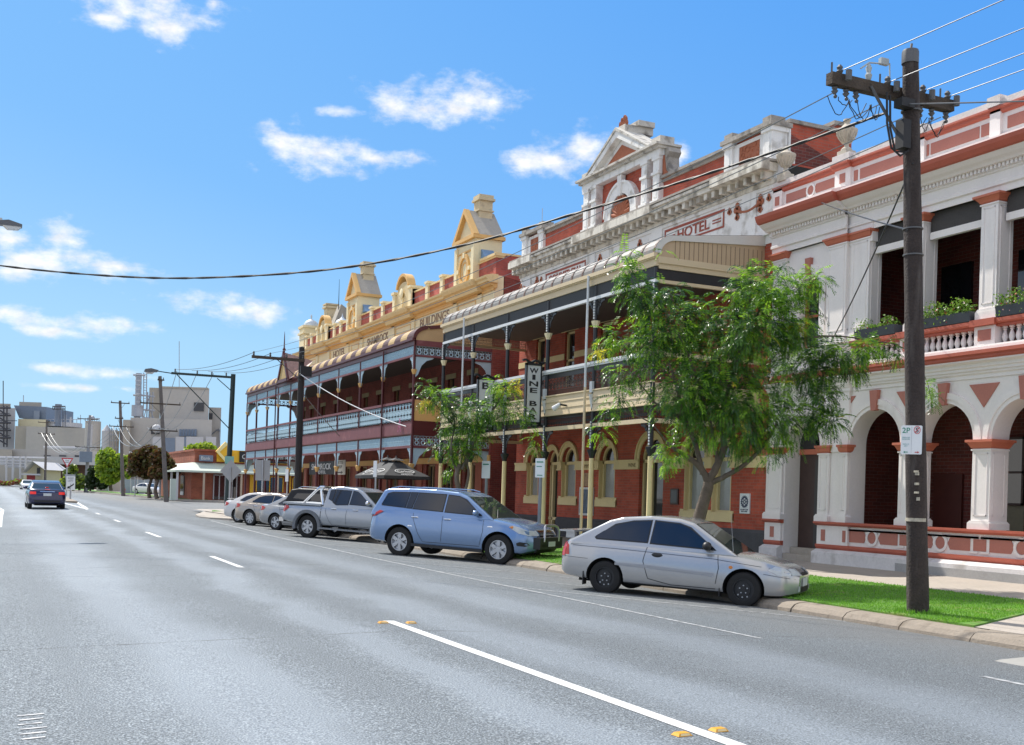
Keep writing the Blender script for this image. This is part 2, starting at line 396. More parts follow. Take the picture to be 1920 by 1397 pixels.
PLUM = mat('faded_plum_fascia_paint', (.16, .042, .048), .55, .15, 3, stain=((.28, .12, .12), 3, .6, .5))
BLUELACE = mat('pale_blue_iron_lace', (.40, .56, .64), .5, .07, 5)
BEIGE = mat('beige_board_paint', (.50, .37, .23), .6, .07, 3)
TINGREY = mat('weathered_grey_roof_iron', (.17, .16, .145), .55, .2, 4, stain=((.26, .15, .1), 5, .58, .6))
RUSTRIB = mat('rust_brown_roof_ribs', (.11, .05, .03), .6, .2, 5)
GLASSD = glass('dark_window_glass', (.012, .014, .017))
GLASSL = mat('curtained_window_glass', (.32, .33, .33), .12, .1, 2, spec=.7)
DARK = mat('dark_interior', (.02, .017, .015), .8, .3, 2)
TIMBERD = mat('dark_brown_door_timber', (.05, .025, .02), .5, .25, 6)
GREYDOOR = mat('charcoal_door_paint', (.045, .042, .042), .5, .1, 5)
CONC = mat('pale_concrete', (.38, .335, .285), .85, .12, 1.5, .4, 60, stain=((.30, .26, .21), 2.5, .6, .5))
KERBM = mat('kerb_concrete', (.25, .21, .165), .85, .2, 3, .5, 40, stain=((.14, .11, .08), 5, .58, .7))
STEEL = mat('galvanised_steel', (.42, .43, .44), .42, .12, 6, metal=.6)
LINE = mat('white_road_paint', (.66, .66, .64), .6, .1, 8, .3, 90, stain=((.28, .28, .28), 14, .58, .75))
FADED = mat('worn_white_road_paint', (.40, .41, .41), .7, .15, 8, .3, 90, stain=((.15, .155, .16), 11, .48, .9))
BLACKP = mat('matt_black', (.012, .012, .013), .6, .2, 5)

def asphalt():
    m = bpy.data.materials.new('asphalt'); m.use_nodes = True; nt = m.node_tree; N = nt.nodes; L = nt.links; b = N['Principled BSDF']
    tc = N.new('ShaderNodeTexCoord'); co = tc.outputs['Object']
    def mp(s):
        q = N.new('ShaderNodeMapping'); q.inputs['Scale'].default_value = s; L.new(co, q.inputs[0]); return q.outputs[0]
    def ns(sc, det, v, ro=.5):
        n = N.new('ShaderNodeTexNoise'); n.inputs['Scale'].default_value = sc; n.inputs['Detail'].default_value = det; n.inputs['Roughness'].default_value = ro; L.new(v, n.inputs['Vector']); return n.outputs[0]
    def mt(op, *a):
        n = N.new('ShaderNodeMath'); n.operation = op
        for i, q in enumerate(a):
            if isinstance(q, (int, float)): n.inputs[i].default_value = q
            else: L.new(q, n.inputs[i])
        return n.outputs[0]
    def mix(f, a, c):
        x = N.new('ShaderNodeMix'); x.data_type = 'RGBA'
        for k, q in (('Factor', f), ('A', a), ('B', c)):
            if isinstance(q, (int, float)): x.inputs[k].default_value = q
            elif isinstance(q, tuple): x.inputs[k].default_value = (*q, 1)
            else: L.new(q, x.inputs[k])
        return x.outputs['Result']
    sp = N.new('ShaderNodeSeparateXYZ'); L.new(co, sp.inputs[0])
    wob = mt('MULTIPLY_ADD', ns(.35, 3, co), 1.3, mt('SUBTRACT', sp.outputs[0], .65))
    tr = None                                      # polished wheel paths run along the street
    for c, w in ((1.55, .55), (3.35, .3), (4.75, .45), (6.6, .6), (-.6, .4), (-2.3, .5)):
        g = mt('POWER', 2.718, mt('MULTIPLY', -1.0, mt('POWER', mt('DIVIDE', mt('SUBTRACT', wob, c), w), 2.0)))
        tr = g if tr is None else mt('MAXIMUM', tr, g)
    pat = ns(1.1, 5, mp((1, .16, 1)))
    tr = mt('MULTIPLY', tr, mt('MULTIPLY_ADD', pat, .9, .05)); tr = mt('MINIMUM', tr, .42)
    stone = N.new('ShaderNodeTexVoronoi'); stone.inputs['Scale'].default_value = 62; L.new(co, stone.inputs['Vector'])
    gr = N.new('ShaderNodeMapRange'); L.new(ns(75, 3, co, .7), gr.inputs[0]); gr.inputs['From Min'].default_value = .40; gr.inputs['From Max'].default_value = .60
    base = mix(gr.outputs[0], (.066, .082, .092), (.43, .48, .51))
    base = mix(mt('MULTIPLY', stone.outputs['Distance'], .5), base, (.115, .123, .13))
    smooth = mix(gr.outputs[0], (.20, .235, .275), (.31, .355, .40))
    c = mix(tr, base, smooth)
    big = ns(.16, 5, co); r = N.new('ShaderNodeMapRange'); L.new(big, r.inputs[0]); r.inputs['From Min'].default_value = .32; r.inputs['From Max'].default_value = .68; r.inputs['To Min'].default_value = .90; r.inputs['To Max'].default_value = 1.10
    mm = N.new('ShaderNodeMix'); mm.data_type = 'RGBA'; mm.blend_type = 'MULTIPLY'; mm.inputs['Factor'].default_value = 1; L.new(c, mm.inputs['A']); L.new(r.outputs[0], mm.inputs['B'])
    # the lane beyond the centre line is coarser and darker
    lane = N.new('ShaderNodeMapRange'); L.new(wob, lane.inputs[0]); lane.inputs['From Min'].default_value = .5; lane.inputs['From Max'].default_value = 6.5; lane.inputs['To Min'].default_value = 1.08; lane.inputs['To Max'].default_value = .80
    m3 = N.new('ShaderNodeMix'); m3.data_type = 'RGBA'; m3.blend_type = 'MULTIPLY'; m3.inputs['Factor'].default_value = 1; L.new(mm.outputs['Result'], m3.inputs['A']); L.new(lane.outputs[0], m3.inputs['B']); mm = m3
    # brownish dust near the kerb lane, hairline cracks across the road
    du = N.new('ShaderNodeMapRange'); L.new(mt('MULTIPLY_ADD', ns(.5, 4, co), 3.0, sp.outputs[0]), du.inputs[0]); du.inputs['From Min'].default_value = 10.2; du.inputs['From Max'].default_value = 13; du.inputs['To Max'].default_value = .45
    c = mix(du.outputs[0], mm.outputs['Result'], (.20, .185, .165))
    ck = N.new('ShaderNodeTexVoronoi'); ck.feature = 'DISTANCE_TO_EDGE'; ck.inputs['Scale'].default_value = .16; L.new(mp((.35, 1, 1)), ck.inputs['Vector'])
    nz2 = mt('MULTIPLY_ADD', ns(3, 4, co), .012, ck.outputs['Distance']); cr = mt('LESS_THAN', nz2, .0072)
    c = mix(mt('MULTIPLY', cr, .6), c, (.05, .05, .05))
    L.new(c, b.inputs['Base Color'])
    ro = N.new('ShaderNodeMapRange'); L.new(tr, ro.inputs[0]); ro.inputs['To Min'].default_value = .85; ro.inputs['To Max'].default_value = .75; L.new(ro.outputs[0], b.inputs['Roughness'])
    bp = N.new('ShaderNodeBump'); bp.inputs['Distance'].default_value = .012
    bs = N.new('ShaderNodeMapRange'); L.new(tr, bs.inputs[0]); bs.inputs['To Min'].default_value = .8; bs.inputs['To Max'].default_value = .22; L.new(bs.outputs[0], bp.inputs['Strength'])
    L.new(gr.outputs[0], bp.inputs['Height']); L.new(bp.outputs[0], b.inputs['Normal'])
    return m
ASPHALT = asphalt()
DIRT = mat('dry_ground', (.20, .17, .11), .9, .25, .2)
GRASSM = mat('grass_soil', (.095, .22, .024), .9, .35, 1.6, .8, 70, stain=((.24, .21, .08), 1.7, .56, .7))

# ---------------------------------------------------------------- ground
def rz(x):                                         # height of the cambered road surface
    pts = [(-9, -.26), (3.95, 0), (11.6, -.30), (16, -.26), (90, -.1)]
    for (a, za), (b, zb) in zip(pts, pts[1:]):
        if x <= b: return za + (zb - za) * (x - a) / (b - a)
    return -.1
def sheet(name, m, xs, y0, y1, dz=0, zf=rz, kind='structure', ny=1):
    b = MB(); vs = []
    ys = [y0 + (y1 - y0) * i / ny for i in range(ny + 1)]
    for y in ys: vs += [(x, y, zf(x) + dz) for x in xs]
    n = len(xs); b.add(vs, [(j * n + i, j * n + i + 1, (j + 1) * n + i + 1, (j + 1) * n + i) for j in range(ny) for i in range(n - 1)])
    return struct(name, b, m, 0)
b = MB(); b.add([(-2500, -800, -.6), (2500, -800, -.6), (2500, 4000, -.6), (-2500, 4000, -.6)], [(0, 1, 2, 3)]); struct('ground', b, DIRT, 0)
sheet('road', ASPHALT, [-9, -4, 0, 3.95, 7.5, 11.6, 16, 40, 90], -40, 420)
def fz(x): return -.14 + .14 * (min(max(x, 11.75), 18.1) - 11.75) / 6.35
sheet('footpath', CONC, [11.75, 15, 18.12, 24], 9.0, 73, zf=fz)
b = MB()                                           # kerb: stones with small gaps, plus the rounded return at the side lane
y = 9.3
random.seed(3)
while y < 61:
    L = 1.22 + random.uniform(-.1, .1)
    j = random.uniform(-.012, .012); k = random.uniform(-.01, .01)
    b.prism([(11.38 + j, -.33), (11.40 + j, -.24 + k), (11.47 + j, -.175 + k), (11.55 + j, -.152 + k), (11.75, -.14 + k), (11.75, -.33)], 'y', y, y + L - .02)
    y += L
for i in range(7):                                 # curve at the near end
    a0, a1 = R(180 + 13 * i), R(180 + 13 * i + 12.4)
    cx, cy, r = 13.9, 9.3, 2.46
    p = [(cx + q * math.cos(a), cy + .5 * q * math.sin(a)) for a, q in ((a0, r), (a1, r), (a1, r - .32), (a0, r - .32))]
    b.prism(p, 'z', -.33, -.16)
struct('kerb', b, KERBM, 0)
b = MB()                                           # concrete apron of the lane mouth
pts = [(11.75, 9.0)] + [(13.9 + 2.15 * math.cos(R(a)), 9.3 + 1.07 * math.sin(R(a))) for a in range(190, 275, 12)] + [(18.1, 8.2), (18.1, 9.0)]
b.add([(x, yy, fz(x) - .012) for x, yy in pts], [tuple(range(len(pts)))]); struct('footpath_ramp', b, CONC, 0)
b = MB()
isl = [(8.5, 6.2), (8.79, 7.42), (8.93, 7.75), (9.1, 8.1), (9.38, 8.41), (9.72, 8.7), (10.14, 8.86), (10.61, 8.93), (12, 8.6), (15, 7.6), (15, 4.5), (8.5, 4.5)]
b.prism(isl, 'z', -.4, -.235); struct('traffic_island', b, mat('island_concrete', (.30, .29, .265), .85, .1, 2, .3, 60), 0)
b = MB(); b.prism([(9.55, 7.3), (9.6, 7.75), (9.85, 8.1), (10.3, 8.3), (11, 8.3), (15, 7.0), (15, 4.5), (9.6, 4.5)], 'z', -.23, -.19); struct('island_top', b, mat('island_top_concrete', (.40, .39, .37), .85, .1, 2, .3, 60), 0)

# kerb blister with a verge at the far street corner, and the grass opposite
b = MB()
nose = [(11.6, 54.2), (10.5, 54.4), (9.75, 55.4), (9.5, 57), (9.9, 60.5), (10.7, 64), (11.7, 68.5), (13.2, 73), (15, 76.5), (18, 78.5), (30, 79), (30, 72.95), (13.1, 72.5), (11.62, 67.9)]
b.prism(nose, 'z', -.42, -.155); struct('corner_footpath', b, CONC, 0)
b = MB()
far = [(4.5, 330), (10.5, 250), (13.2, 190), (14.6, 160), (15.6, 140), (16.8, 118), (17.9, 112), (20, 108), (60, 104), (60, 330)]
b.prism(far, 'z', -.5, -.06); struct('far_footpath', b, CONC, 0)
def verge(name, poly, z, zf=None):
    b = MB(); b.prism(poly, 'z', z - .04, z)
    o = obj(name, b, GRASSM, smooth=0); tag(o, kind='stuff'); return o
verge('corner_grass', [(11.9, 67), (12.4, 69.8), (13.8, 73.2), (15.4, 75.2), (18, 77.2), (26, 77.8), (26, 75.5), (15, 74), (13.2, 68)], -.12)
verge('far_grass', [(4.9, 325), (10.9, 250), (13.6, 190), (15.0, 160), (16.0, 140), (17.2, 118.5), (18.2, 113), (19.6, 112.6), (19.0, 122), (18.2, 142), (17.8, 165), (16.6, 196), (13.9, 250), (8, 330)], -.03)

# ---------------------------------------------------------------- painted lines and small road fittings
def strip(b, p, q, w, dz=.004, n=1):
    for i in range(n):
        a = Vector(p).lerp(Vector(q), i / n); c = Vector(p).lerp(Vector(q), (i + 1) / n)
        d = (c - a).normalized(); s_ = Vector((-d.y, d.x)) * w / 2
        P = [a + s_, a - s_, c - s_, c + s_]
        b.add([(v.x, v.y, rz(v.x) + dz) for v in P], [(0, 1, 2, 3)])
b = MB(); strip(b, (3.98, 2.0), (3.98, 11.6), .125, n=1); struct('centre_line', b, LINE, 0)
b = MB()
for y0, y1, x in ((19.7, 22.8, 4.03), (30.9, 34.1, 4.16), (42.7, 45.1, 4.33), (52.3, 54.6, 4.45), (61, 63.5, 4.6)):
    strip(b, (x, y0), (x + .04, y1), .12)
struct('lane_dashes', b, LINE, 0)
b = MB()
strip(b, (8.13, 10.5), (8.1, 24.6), .07, n=3); strip(b, (8.1, 24.6), (8.35, 36.5), .07, n=3); strip(b, (8.35, 36.5), (9.2, 52), .08, n=3)
for y0 in (17.3, 20.75, 24.5, 28.6, 32.6, 36.6, 40.6, 44.6, 48.6):
    strip(b, (8.13, y0), (11.35, y0 - 4.6), .07, n=3)
strip(b, (8.62, 7.75), (8.6, 4), .1, n=1)
struct('parking_lines', b, FADED, 0)
b = MB()
strip(b, (.33, 38), (.45, 48), .14); strip(b, (.45, 48), (.62, 58), .14); strip(b, (.62, 58), (.3, 70), .14)
strip(b, (4.65, 63.5), (4.2, 84), .2); strip(b, (4.75, 63.5), (5.6, 84), .2); struct('edge_lines', b, LINE, 0)
b = MB()
b.prism([(4.55, 80), (5.4, 80), (5.9, 99), (4.2, 99)], 'z', -.2, .07); struct('median_island', b, KERBM, 0)
m_ = mat('worn_stencil_paint', (.5, .5, .5), .7, .1, 8, stain=((.15, .16, .17), 9, .45, .95)); b = MB()
for i in range(6):
    strip(b, (.2 + .01 * (i % 2), 7.7 - .14 * i), (.36 - .012 * (i % 3), 7.72 - .14 * i), .03)
struct('stencil_marks', b, m_, 0)
RRPM = mat('amber_reflector_plastic', (.75, .36, .03), .35, .08, 9, spec=.6)
MARKLAB = ['raised amber road marker left of the far tip of the solid white line', 'raised amber road marker right of the far tip of the solid white line',
           'nearest raised amber road marker, just left of the solid white line', 'raised amber road marker close by on the right of the solid white line']
for i, (x, y) in enumerate(((3.86, 11.42), (4.17, 11.4), (3.82, 5.66), (4.13, 5.72))):
    r_ = thing('road_marker', MARKLAB[i], 'road marker', (x, y, rz(x) + .002), .06, 'amber raised road markers beside the centre line')
    b = MB(); b.box(-.052, .052, -.04, .04, 0, .018, top=.014); obj('body', b, RRPM, r_, 0, loc=(0, 0, 0))
    b = MB(); b.add([(-.036, -.0405 + .004, .004), (.036, -.0405 + .004, .004), (.03, -.029, .0165), (-.03, -.029, .0165)], [(0, 1, 2, 3)]); obj('reflector', b, mat('pale_reflector', (.8, .62, .3), .2, .05, 9), r_, 0, loc=(0, -.0015, 0))

# ---------------------------------------------------------------- the grass verge by the pole
GRASSB = leafmat('grass_blades', (.135, .34, .03), .3, .5)
def vedge(y): return 15.25 - .02 * (y - 12)
def blades():
    b = MB(); random.seed(11); vs = []; fs = []
    def put(x, y, h):
        a = random.uniform(0, 6.28); w = .007; l = random.uniform(-.5, .5) * h; lx, ly = l * math.cos(a * 3.1), l * math.sin(a * 2.3)
        z = fz(x) + .02; o = len(vs)
        vs.extend([(x - w * math.cos(a), y - w * math.sin(a), z), (x + w * math.cos(a), y + w * math.sin(a), z), (x + lx, y + ly, z + h)]); fs.append((o, o + 1, o + 2))
    for i in range(34000):
        y = 11.0 + 8.5 * random.random() ** 1.35; x = random.uniform(11.7, vedge(y) + .03)
        if y < 10.75 + (x - 11.7) * .42: continue
        put(x, y, random.uniform(.012, .034) * (2.4 if (x - 12.2) ** 2 + (y - 12.14) ** 2 < .12 else 1))
    for i in range(16000):
        y = random.uniform(19, 32); put(random.uniform(11.75, 15.1), y, random.uniform(.02, .045))
    b.add(vs, fs); o = obj('grass', b, GRASSB, smooth=0, fix=False); tag(o, kind='stuff')
b = MB()
poly = [(11.75, 10.72), (15.25, 12.2), (15.1, 19), (14.95, 33), (11.75, 33)]
vs = [(x, y, fz(x) + .022) for x, y in poly] + [(x, y, fz(x) - .05) for x, y in poly]
n = len(poly); b.add(vs, [tuple(range(n))] + [(i, (i + 1) % n, n + (i + 1) % n, n + i) for i in range(n)])
tag(obj('grass_verge', b, GRASSM, smooth=0), kind='stuff')
blades()
# ---------------------------------------------------------------- white arcaded building on the right
F = 18.12
CH = thing('arcaded_building', 'two storey white plastered building with red trim, ground floor arches and an upper balcony', 'building', (F, 17, 0))
YL, YR = 23.3, 11.9                                # left and right ends along the street
ACS = [19.48, 17.47, 15.42, 13.37]; AR = .79       # arch centres and radius
COLY = [18.475, 16.445, 14.395]                    # free columns between the arches
SP = 2.8
def chp(name, b, m, smooth=0): return pieces(name, b, m, CH, smooth)
def ch(name, b, m, parent=None, smooth=35): return parts(name, b, m, parent or CH, smooth)
# ground-floor wall with door bay and arches
b = MB()
b.wall('x', F, F + .46, YR, YL, 0, 4.4, [(21.31, 22.61, -1, 3.45)] + [(c - AR, c + AR, .9, SP + AR) for c in ACS])
for c in ACS: b.spandrel(F, F + .46, c, AR, SP, 14)
b.spandrel(F, F + .46, 21.96, .65, 2.8, 12)
ch('wall', b, WHITE)
# plinth, bands and rail
b = MB(); b.box(F - .2, F + .02, YR - .1, 21.31, -.05, .26); b.prism([(F - .2, .26), (F - .06, .335), (F, .335), (F, .26)], 'y', YR - .1, 21.31)
b.box(F - .2, F + .02, 22.62, YL + .02, -.05, .26); b.prism([(F - .2, .26), (F - .06, .335), (F, .335), (F, .26)], 'y', 22.62, YL + .02); chp('plinth', b, mat('plinth_white_grey', (.66, .63, .62), .8, .12, 2, .2, 50, stain=((.33, .30, .27), 2.2, .55, .6)), smooth=0)
def band(name, x, z0, z1, m, y0=YR, y1=YL, gaps=((21.31, 22.61),), steps=()):
    b = MB()
    ys = [y0] + [v for g in gaps for v in g] + [y1]
    for i in range(0, len(ys), 2): b.prism([(F - x, z1), (F - x, (z0 + z1) / 2), (F - x * .45, z0), (F, z0), (F, z1)], 'y', ys[i], ys[i + 1])
    ch(name, b, m, smooth=0)
band('red_band', .09, .335, .45, REDTRIM)
band('red_rail', .17, .895, .99, REDTRIM)
b = MB(); b.box(F - .206, F - .1, YR - .1, 18.55, -.06, .17); ch('plinth_base', b, mat('grey_plinth_paint', (.34, .33, .32), .8, .12, 3, .2, 50), smooth=0)
# dado: piers and terracotta panels with roundels
b = MB(); q = MB()
for y0, y1, k in ((20.22, 21.28, 0), (22.64, 23.28, 0)):
    b.box(F - .07, F, y0, y1, .45, .895)
q.box(F - .082, F - .06, 20.98, 21.12, .53, .8); q.box(F - .082, F - .06, 20.28, 20.38, .53, .8); q.box(F - .082, F - .06, 22.9, 23.05, .53, .8)
for i, c in enumerate(ACS):
    for s_ in (-1, 1):
        q.prism([(c + s_ * .78, .54), (c + s_ * .78, .80), (c + s_ * .26, .80), (c + s_ * .19, .67), (c + s_ * .26, .54)], 'x', F - .012, F - .001)
        b.box(F - .03, F - .001, c + s_ * .78, c + s_ * .99, .50, .54); b.box(F - .03, F - .001, c - .99, c + .99, .80, .84)
    b.arc('x', (c, .67), .135, .195, 0, 360, F - .028, F - .001, 20)
    q.lathe([(.13, 0), (.11, .012)], (F - .013, c, .67), 18, 'x')
for c in COLY:
    q.box(F - .014, F - .001, c - .16, c + .16, .55, .79)
ch('dado', b, WHITE, smooth=0); chp('terracotta_panel', q, TERRA, smooth=0)
# columns with capitals
def pier(x0, x1, y0, y1, z0, z1, mw, base=.17):
    b = MB(); g = .035
    b.box(x0 - .05, x1 + .05, y0 - .05, y1 + .05, z0, z0 + base * .75); b.prism([(y0 - .05, z0 + base * .75), (y0, z0 + base), (y1, z0 + base), (y1 + .05, z0 + base * .75)], 'x', x0 - .04, x1 + .04)
    b.box(x0, x1, y0, y1, z0 + base, z1)
    w = .07                                        # raised panel frames on the street and side faces
    for (u0, u1, d, ax) in ((y0, y1, x0, 'x'), (x0, x1, y0, 'y')):
        for p0, p1, r0, r1 in ((u0 + w, u0 + w + .02, z0 + base + .1, z1 - .1), (u1 - w - .02, u1 - w, z0 + base + .1, z1 - .1), (u0 + w, u1 - w, z0 + base + .1, z0 + base + .12), (u0 + w, u1 - w, z1 - .12, z1 - .1)):
            if ax == 'x': b.box(d - .012, d, p0, p1, r0, r1)
            else: b.box(p0, p1, d - .012, d, r0, r1)
    b.box(x0 - .025, x1 + .025, y0 - .025, y1 + .025, z1 - .05, z1 - .02)
    return b
def capital(x0, x1, y0, y1, z0, z1, e=.11):
    b = MB()
    vs = [];
    for d, z in ((.0, z0), (.03, z0 + .02), (.045, z0 + .3 * (z1 - z0)), (e * .75, z0 + .68 * (z1 - z0)), (e, z0 + .72 * (z1 - z0)), (e, z1)):
        vs += [(x0 - d, y0 - d, z), (x1 + d, y0 - d, z), (x1 + d, y1 + d, z), (x0 - d, y1 + d, z)]
    fs = [(i * 4 + j, i * 4 + (j + 1) % 4, i * 4 + 4 + (j + 1) % 4, i * 4 + 4 + j) for i in range(5) for j in range(4)] + [(3, 2, 1, 0), (20, 21, 22, 23)]
    return b.add(vs, fs)
for c in COLY:
    o = ch('column', pier(F - .03, F + .44, c - .23, c + .23, .99, 2.63, WHITE), WHITE, smooth=0)
    ch('capital', capital(F - .03, F + .44, c - .23, c + .23, 2.62, 2.8), CAPRED, o, smooth=0)
for y0, y1, x in ((20.9, 21.27, F - .09), (20.28, 20.5, F - .09), (22.65, 23.25, F - .09), (YR + .05, 12.5, F - .09)):
    o = ch('pilaster', pier(x, F + .01, y0, y1, .99, 2.63, WHITE), WHITE, smooth=0)
    ch('capital', capital(x, F + .01, y0, y1, 2.62, 2.8, .08), CAPRED, o, smooth=0)
    b = MB(); b.box(x + .02, F + .01, y0 + .01, y1 - .01, 2.8, 4.05); chp('pilaster_strip', b, WHITE, smooth=0)
b = MB(); b.box(F - .04, F, 20.5, 20.9, .99, 4.05); b.box(F - .075, F + .3, 20.5, 20.9, 2.64, 2.79); chp('pier_recess', b, WHITE, smooth=0)
o = bpy.data.objects[0]
# archivolts, keystones and spandrel panels
b = MB(); k = MB(); t = MB()
for c in ACS + [21.96]:
    r = AR if c < 21 else .65
    b.arc('x', (c, SP), r + .002, r + .09, 0, 180, F - .03, F + .01, 20); b.arc('x', (c, SP), r + .09, r + .22, 0, 180, F - .055, F + .01, 20)
    if c < 21:
        k.prism([(c - .075, SP + AR - .04), (c + .075, SP + AR - .04), (c + .13, SP + AR + .42), (c - .13, SP + AR + .42)], 'x', F - .1, F + .005)
for c in COLY:
    t.prism([(c - .38, 3.93), (c + .38, 3.93), (c, 3.45)], 'x', F - .02, F + .004)
t.prism([(20.49, 3.93), (20.15, 3.93), (20.49, 3.55)], 'x', F - .02, F + .004); t.prism([(20.95, 3.93), (21.28, 3.93), (20.95, 3.55)], 'x', F - .02, F + .004)
chp('archivolt', b, WHITE, 35); chp('keystone', k, TERRA, smooth=0); chp('spandrel_panel', t, TERRA, smooth=0)
# recessed entrance door on the left
b = MB(); b.box(F + .46, F + .52, 21.3, 22.62, -.02, 3.5); ch('door_surround', b, TIMBERD, smooth=0)
b = MB(); b.box(F + .43, F + .462, 21.33, 22.0, .3, 2.5)
d_ = ch('door', b, GREYDOOR, smooth=0)
b = MB(); b.box(F + .43, F + .462, 21.31, 22.62, 2.63, 2.76); ch('transom', b, CAPRED, smooth=0)
b = MB(); b.box(F + .44, F + .461, 21.35, 22.6, 2.77, 3.45); ch('fanlight', b, GLASSD, smooth=0)
b = MB(); b.ball((F + .41, 21.44, 1.35), .035); obj('handle', b, STEEL, d_)
b = MB(); b.box(F - .02, F + .44, 21.32, 22.6, -.02, .15); b.box(F + .2, F + .44, 21.33, 22.59, .15, .3); ch('doorstep', b, CONC, smooth=0)
# loggia behind the arches and upper balcony
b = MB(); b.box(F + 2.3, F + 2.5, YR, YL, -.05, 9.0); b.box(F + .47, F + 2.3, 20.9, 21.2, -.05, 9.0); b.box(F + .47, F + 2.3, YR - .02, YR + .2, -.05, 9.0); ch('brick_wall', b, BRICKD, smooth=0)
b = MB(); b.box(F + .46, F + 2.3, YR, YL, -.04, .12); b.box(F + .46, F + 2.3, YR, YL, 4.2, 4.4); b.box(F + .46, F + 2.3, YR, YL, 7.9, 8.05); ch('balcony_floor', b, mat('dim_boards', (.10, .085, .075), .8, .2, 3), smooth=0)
b = MB(); b.box(F + 2.24, F + 2.31, 19.05, 19.9, .1, 2.2); b.box(F + 2.24, F + 2.31, 15.9, 16.7, .1, 2.2); chp('door', b, mat('dark_red_door', (.10, .022, .015), .5, .15, 5), smooth=0)
b = MB(); b.box(F + 2.22, F + 2.30, 17.35, 18.25, 1.55, 2.95); w_ = ch('window', b, GLASSD, smooth=0)
b = MB()
for yy in (17.33, 17.78, 18.22): b.box(F + 2.2, F + 2.225, yy, yy + .05, 1.5, 3.0)
for z in (1.5, 2.2, 2.95): b.box(F + 2.2, F + 2.225, 17.33, 18.27, z, z + .05)
obj('frame', b, TIMBERD, w_, 0)
b = MB(); b.box(F + 2.27, F + 2.305, 17.35, 18.25, .12, 1.5); ch('panel_below_window', b, mat('olive_grey_panel', (.20, .18, .12), .7, .1, 3), smooth=0)
b = MB()
for c in (19.4, 17.2, 15.1, 13): b.box(F + 2.23, F + 2.31, c - .45, c + .45, 4.4, 7.1)
chp('balcony_door', b, GLASSD, smooth=0)
# entablature between the floors
def mould(prof, y0, y1): b = MB(); b.prism([(F - d, z) for d, z in prof] + [(F + .02, prof[-1][1]), (F + .02, prof[0][1])], 'y', y0, y1); return b
ch('architrave', mould([(.03, 4.05), (.03, 4.12), (.07, 4.15), (.07, 4.2), (.11, 4.2), (.11, 4.25), (.15, 4.27), (.15, 4.33), (.26, 4.37), (.26, 4.4)], YR - .05, YL), WHITE, smooth=0)
b = mould([(.03, 4.05), (.03, 4.12), (.07, 4.15), (.07, 4.2), (.11, 4.2), (.11, 4.25), (.15, 4.27), (.15, 4.33), (.26, 4.37), (.26, 4.4)], 20.24, 21.28)
ch('architrave', MB().add([(x - .07, y, z) for x, y, z in b.v], b.f), WHITE, smooth=0)
ch('red_cornice', mould([(.26, 4.4), (.31, 4.43), (.31, 4.47), (.36, 4.5), (.36, 4.57)], YR - .05, YL), REDTRIM, smooth=0)
b = MB(); b.box(F - .16, F + .46, YR, YL, 4.57, 4.66); b.box(F - .11, F + .4, YR, YL, 4.66, 4.7); ch('balcony_kerb', b, WHITE, smooth=0)
# upper balustrade: pedestals, balusters, red rail
UPY = [18.475, 16.42, 14.395]
for c in UPY:
    b = MB(); b.box(F - .08, F + .42, c - .26, c + .26, 4.7, 5.08); o = ch('pedestal', b, WHITE, smooth=0)
    b = MB(); b.box(F - .095, F - .07, c - .16, c + .16, 4.79, 5.01); obj('terracotta_panel', b, TERRA, o, 0)
prof = [(.055, 0), (.055, .03), (.03, .04), (.045, .08), (.062, .13), (.05, .19), (.028, .25), (.026, .27), (.045, .29), (.028, .305), (.055, .32), (.055, .35)]
for y0, y1 in ((18.74, 20.2), (16.69, 18.2), (14.66, 16.15), (12.5, 14.12)):
    n = int((y1 - y0) / .155)
    b = MB()
    for i in range(n): b.lathe([(r, z) for r, z in prof], (F + .1, y0 + (i + .5) * (y1 - y0) / n, 4.7), 8)
    ch('baluster', b, WHITE)
b = MB(); b.box(F - .06, F + .3, YR, 20.3, 5.05, 5.1); b.prism([(F - .1, 5.1), (F - .13, 5.13), (F - .13, 5.2), (F + .34, 5.2), (F + .34, 5.1)], 'y', YR, 20.3)
for c in UPY: b.box(F - .17, F + .45, c - .31, c + .31, 5.085, 5.215)
ch('balcony_rail', b, REDTRIM, smooth=0)
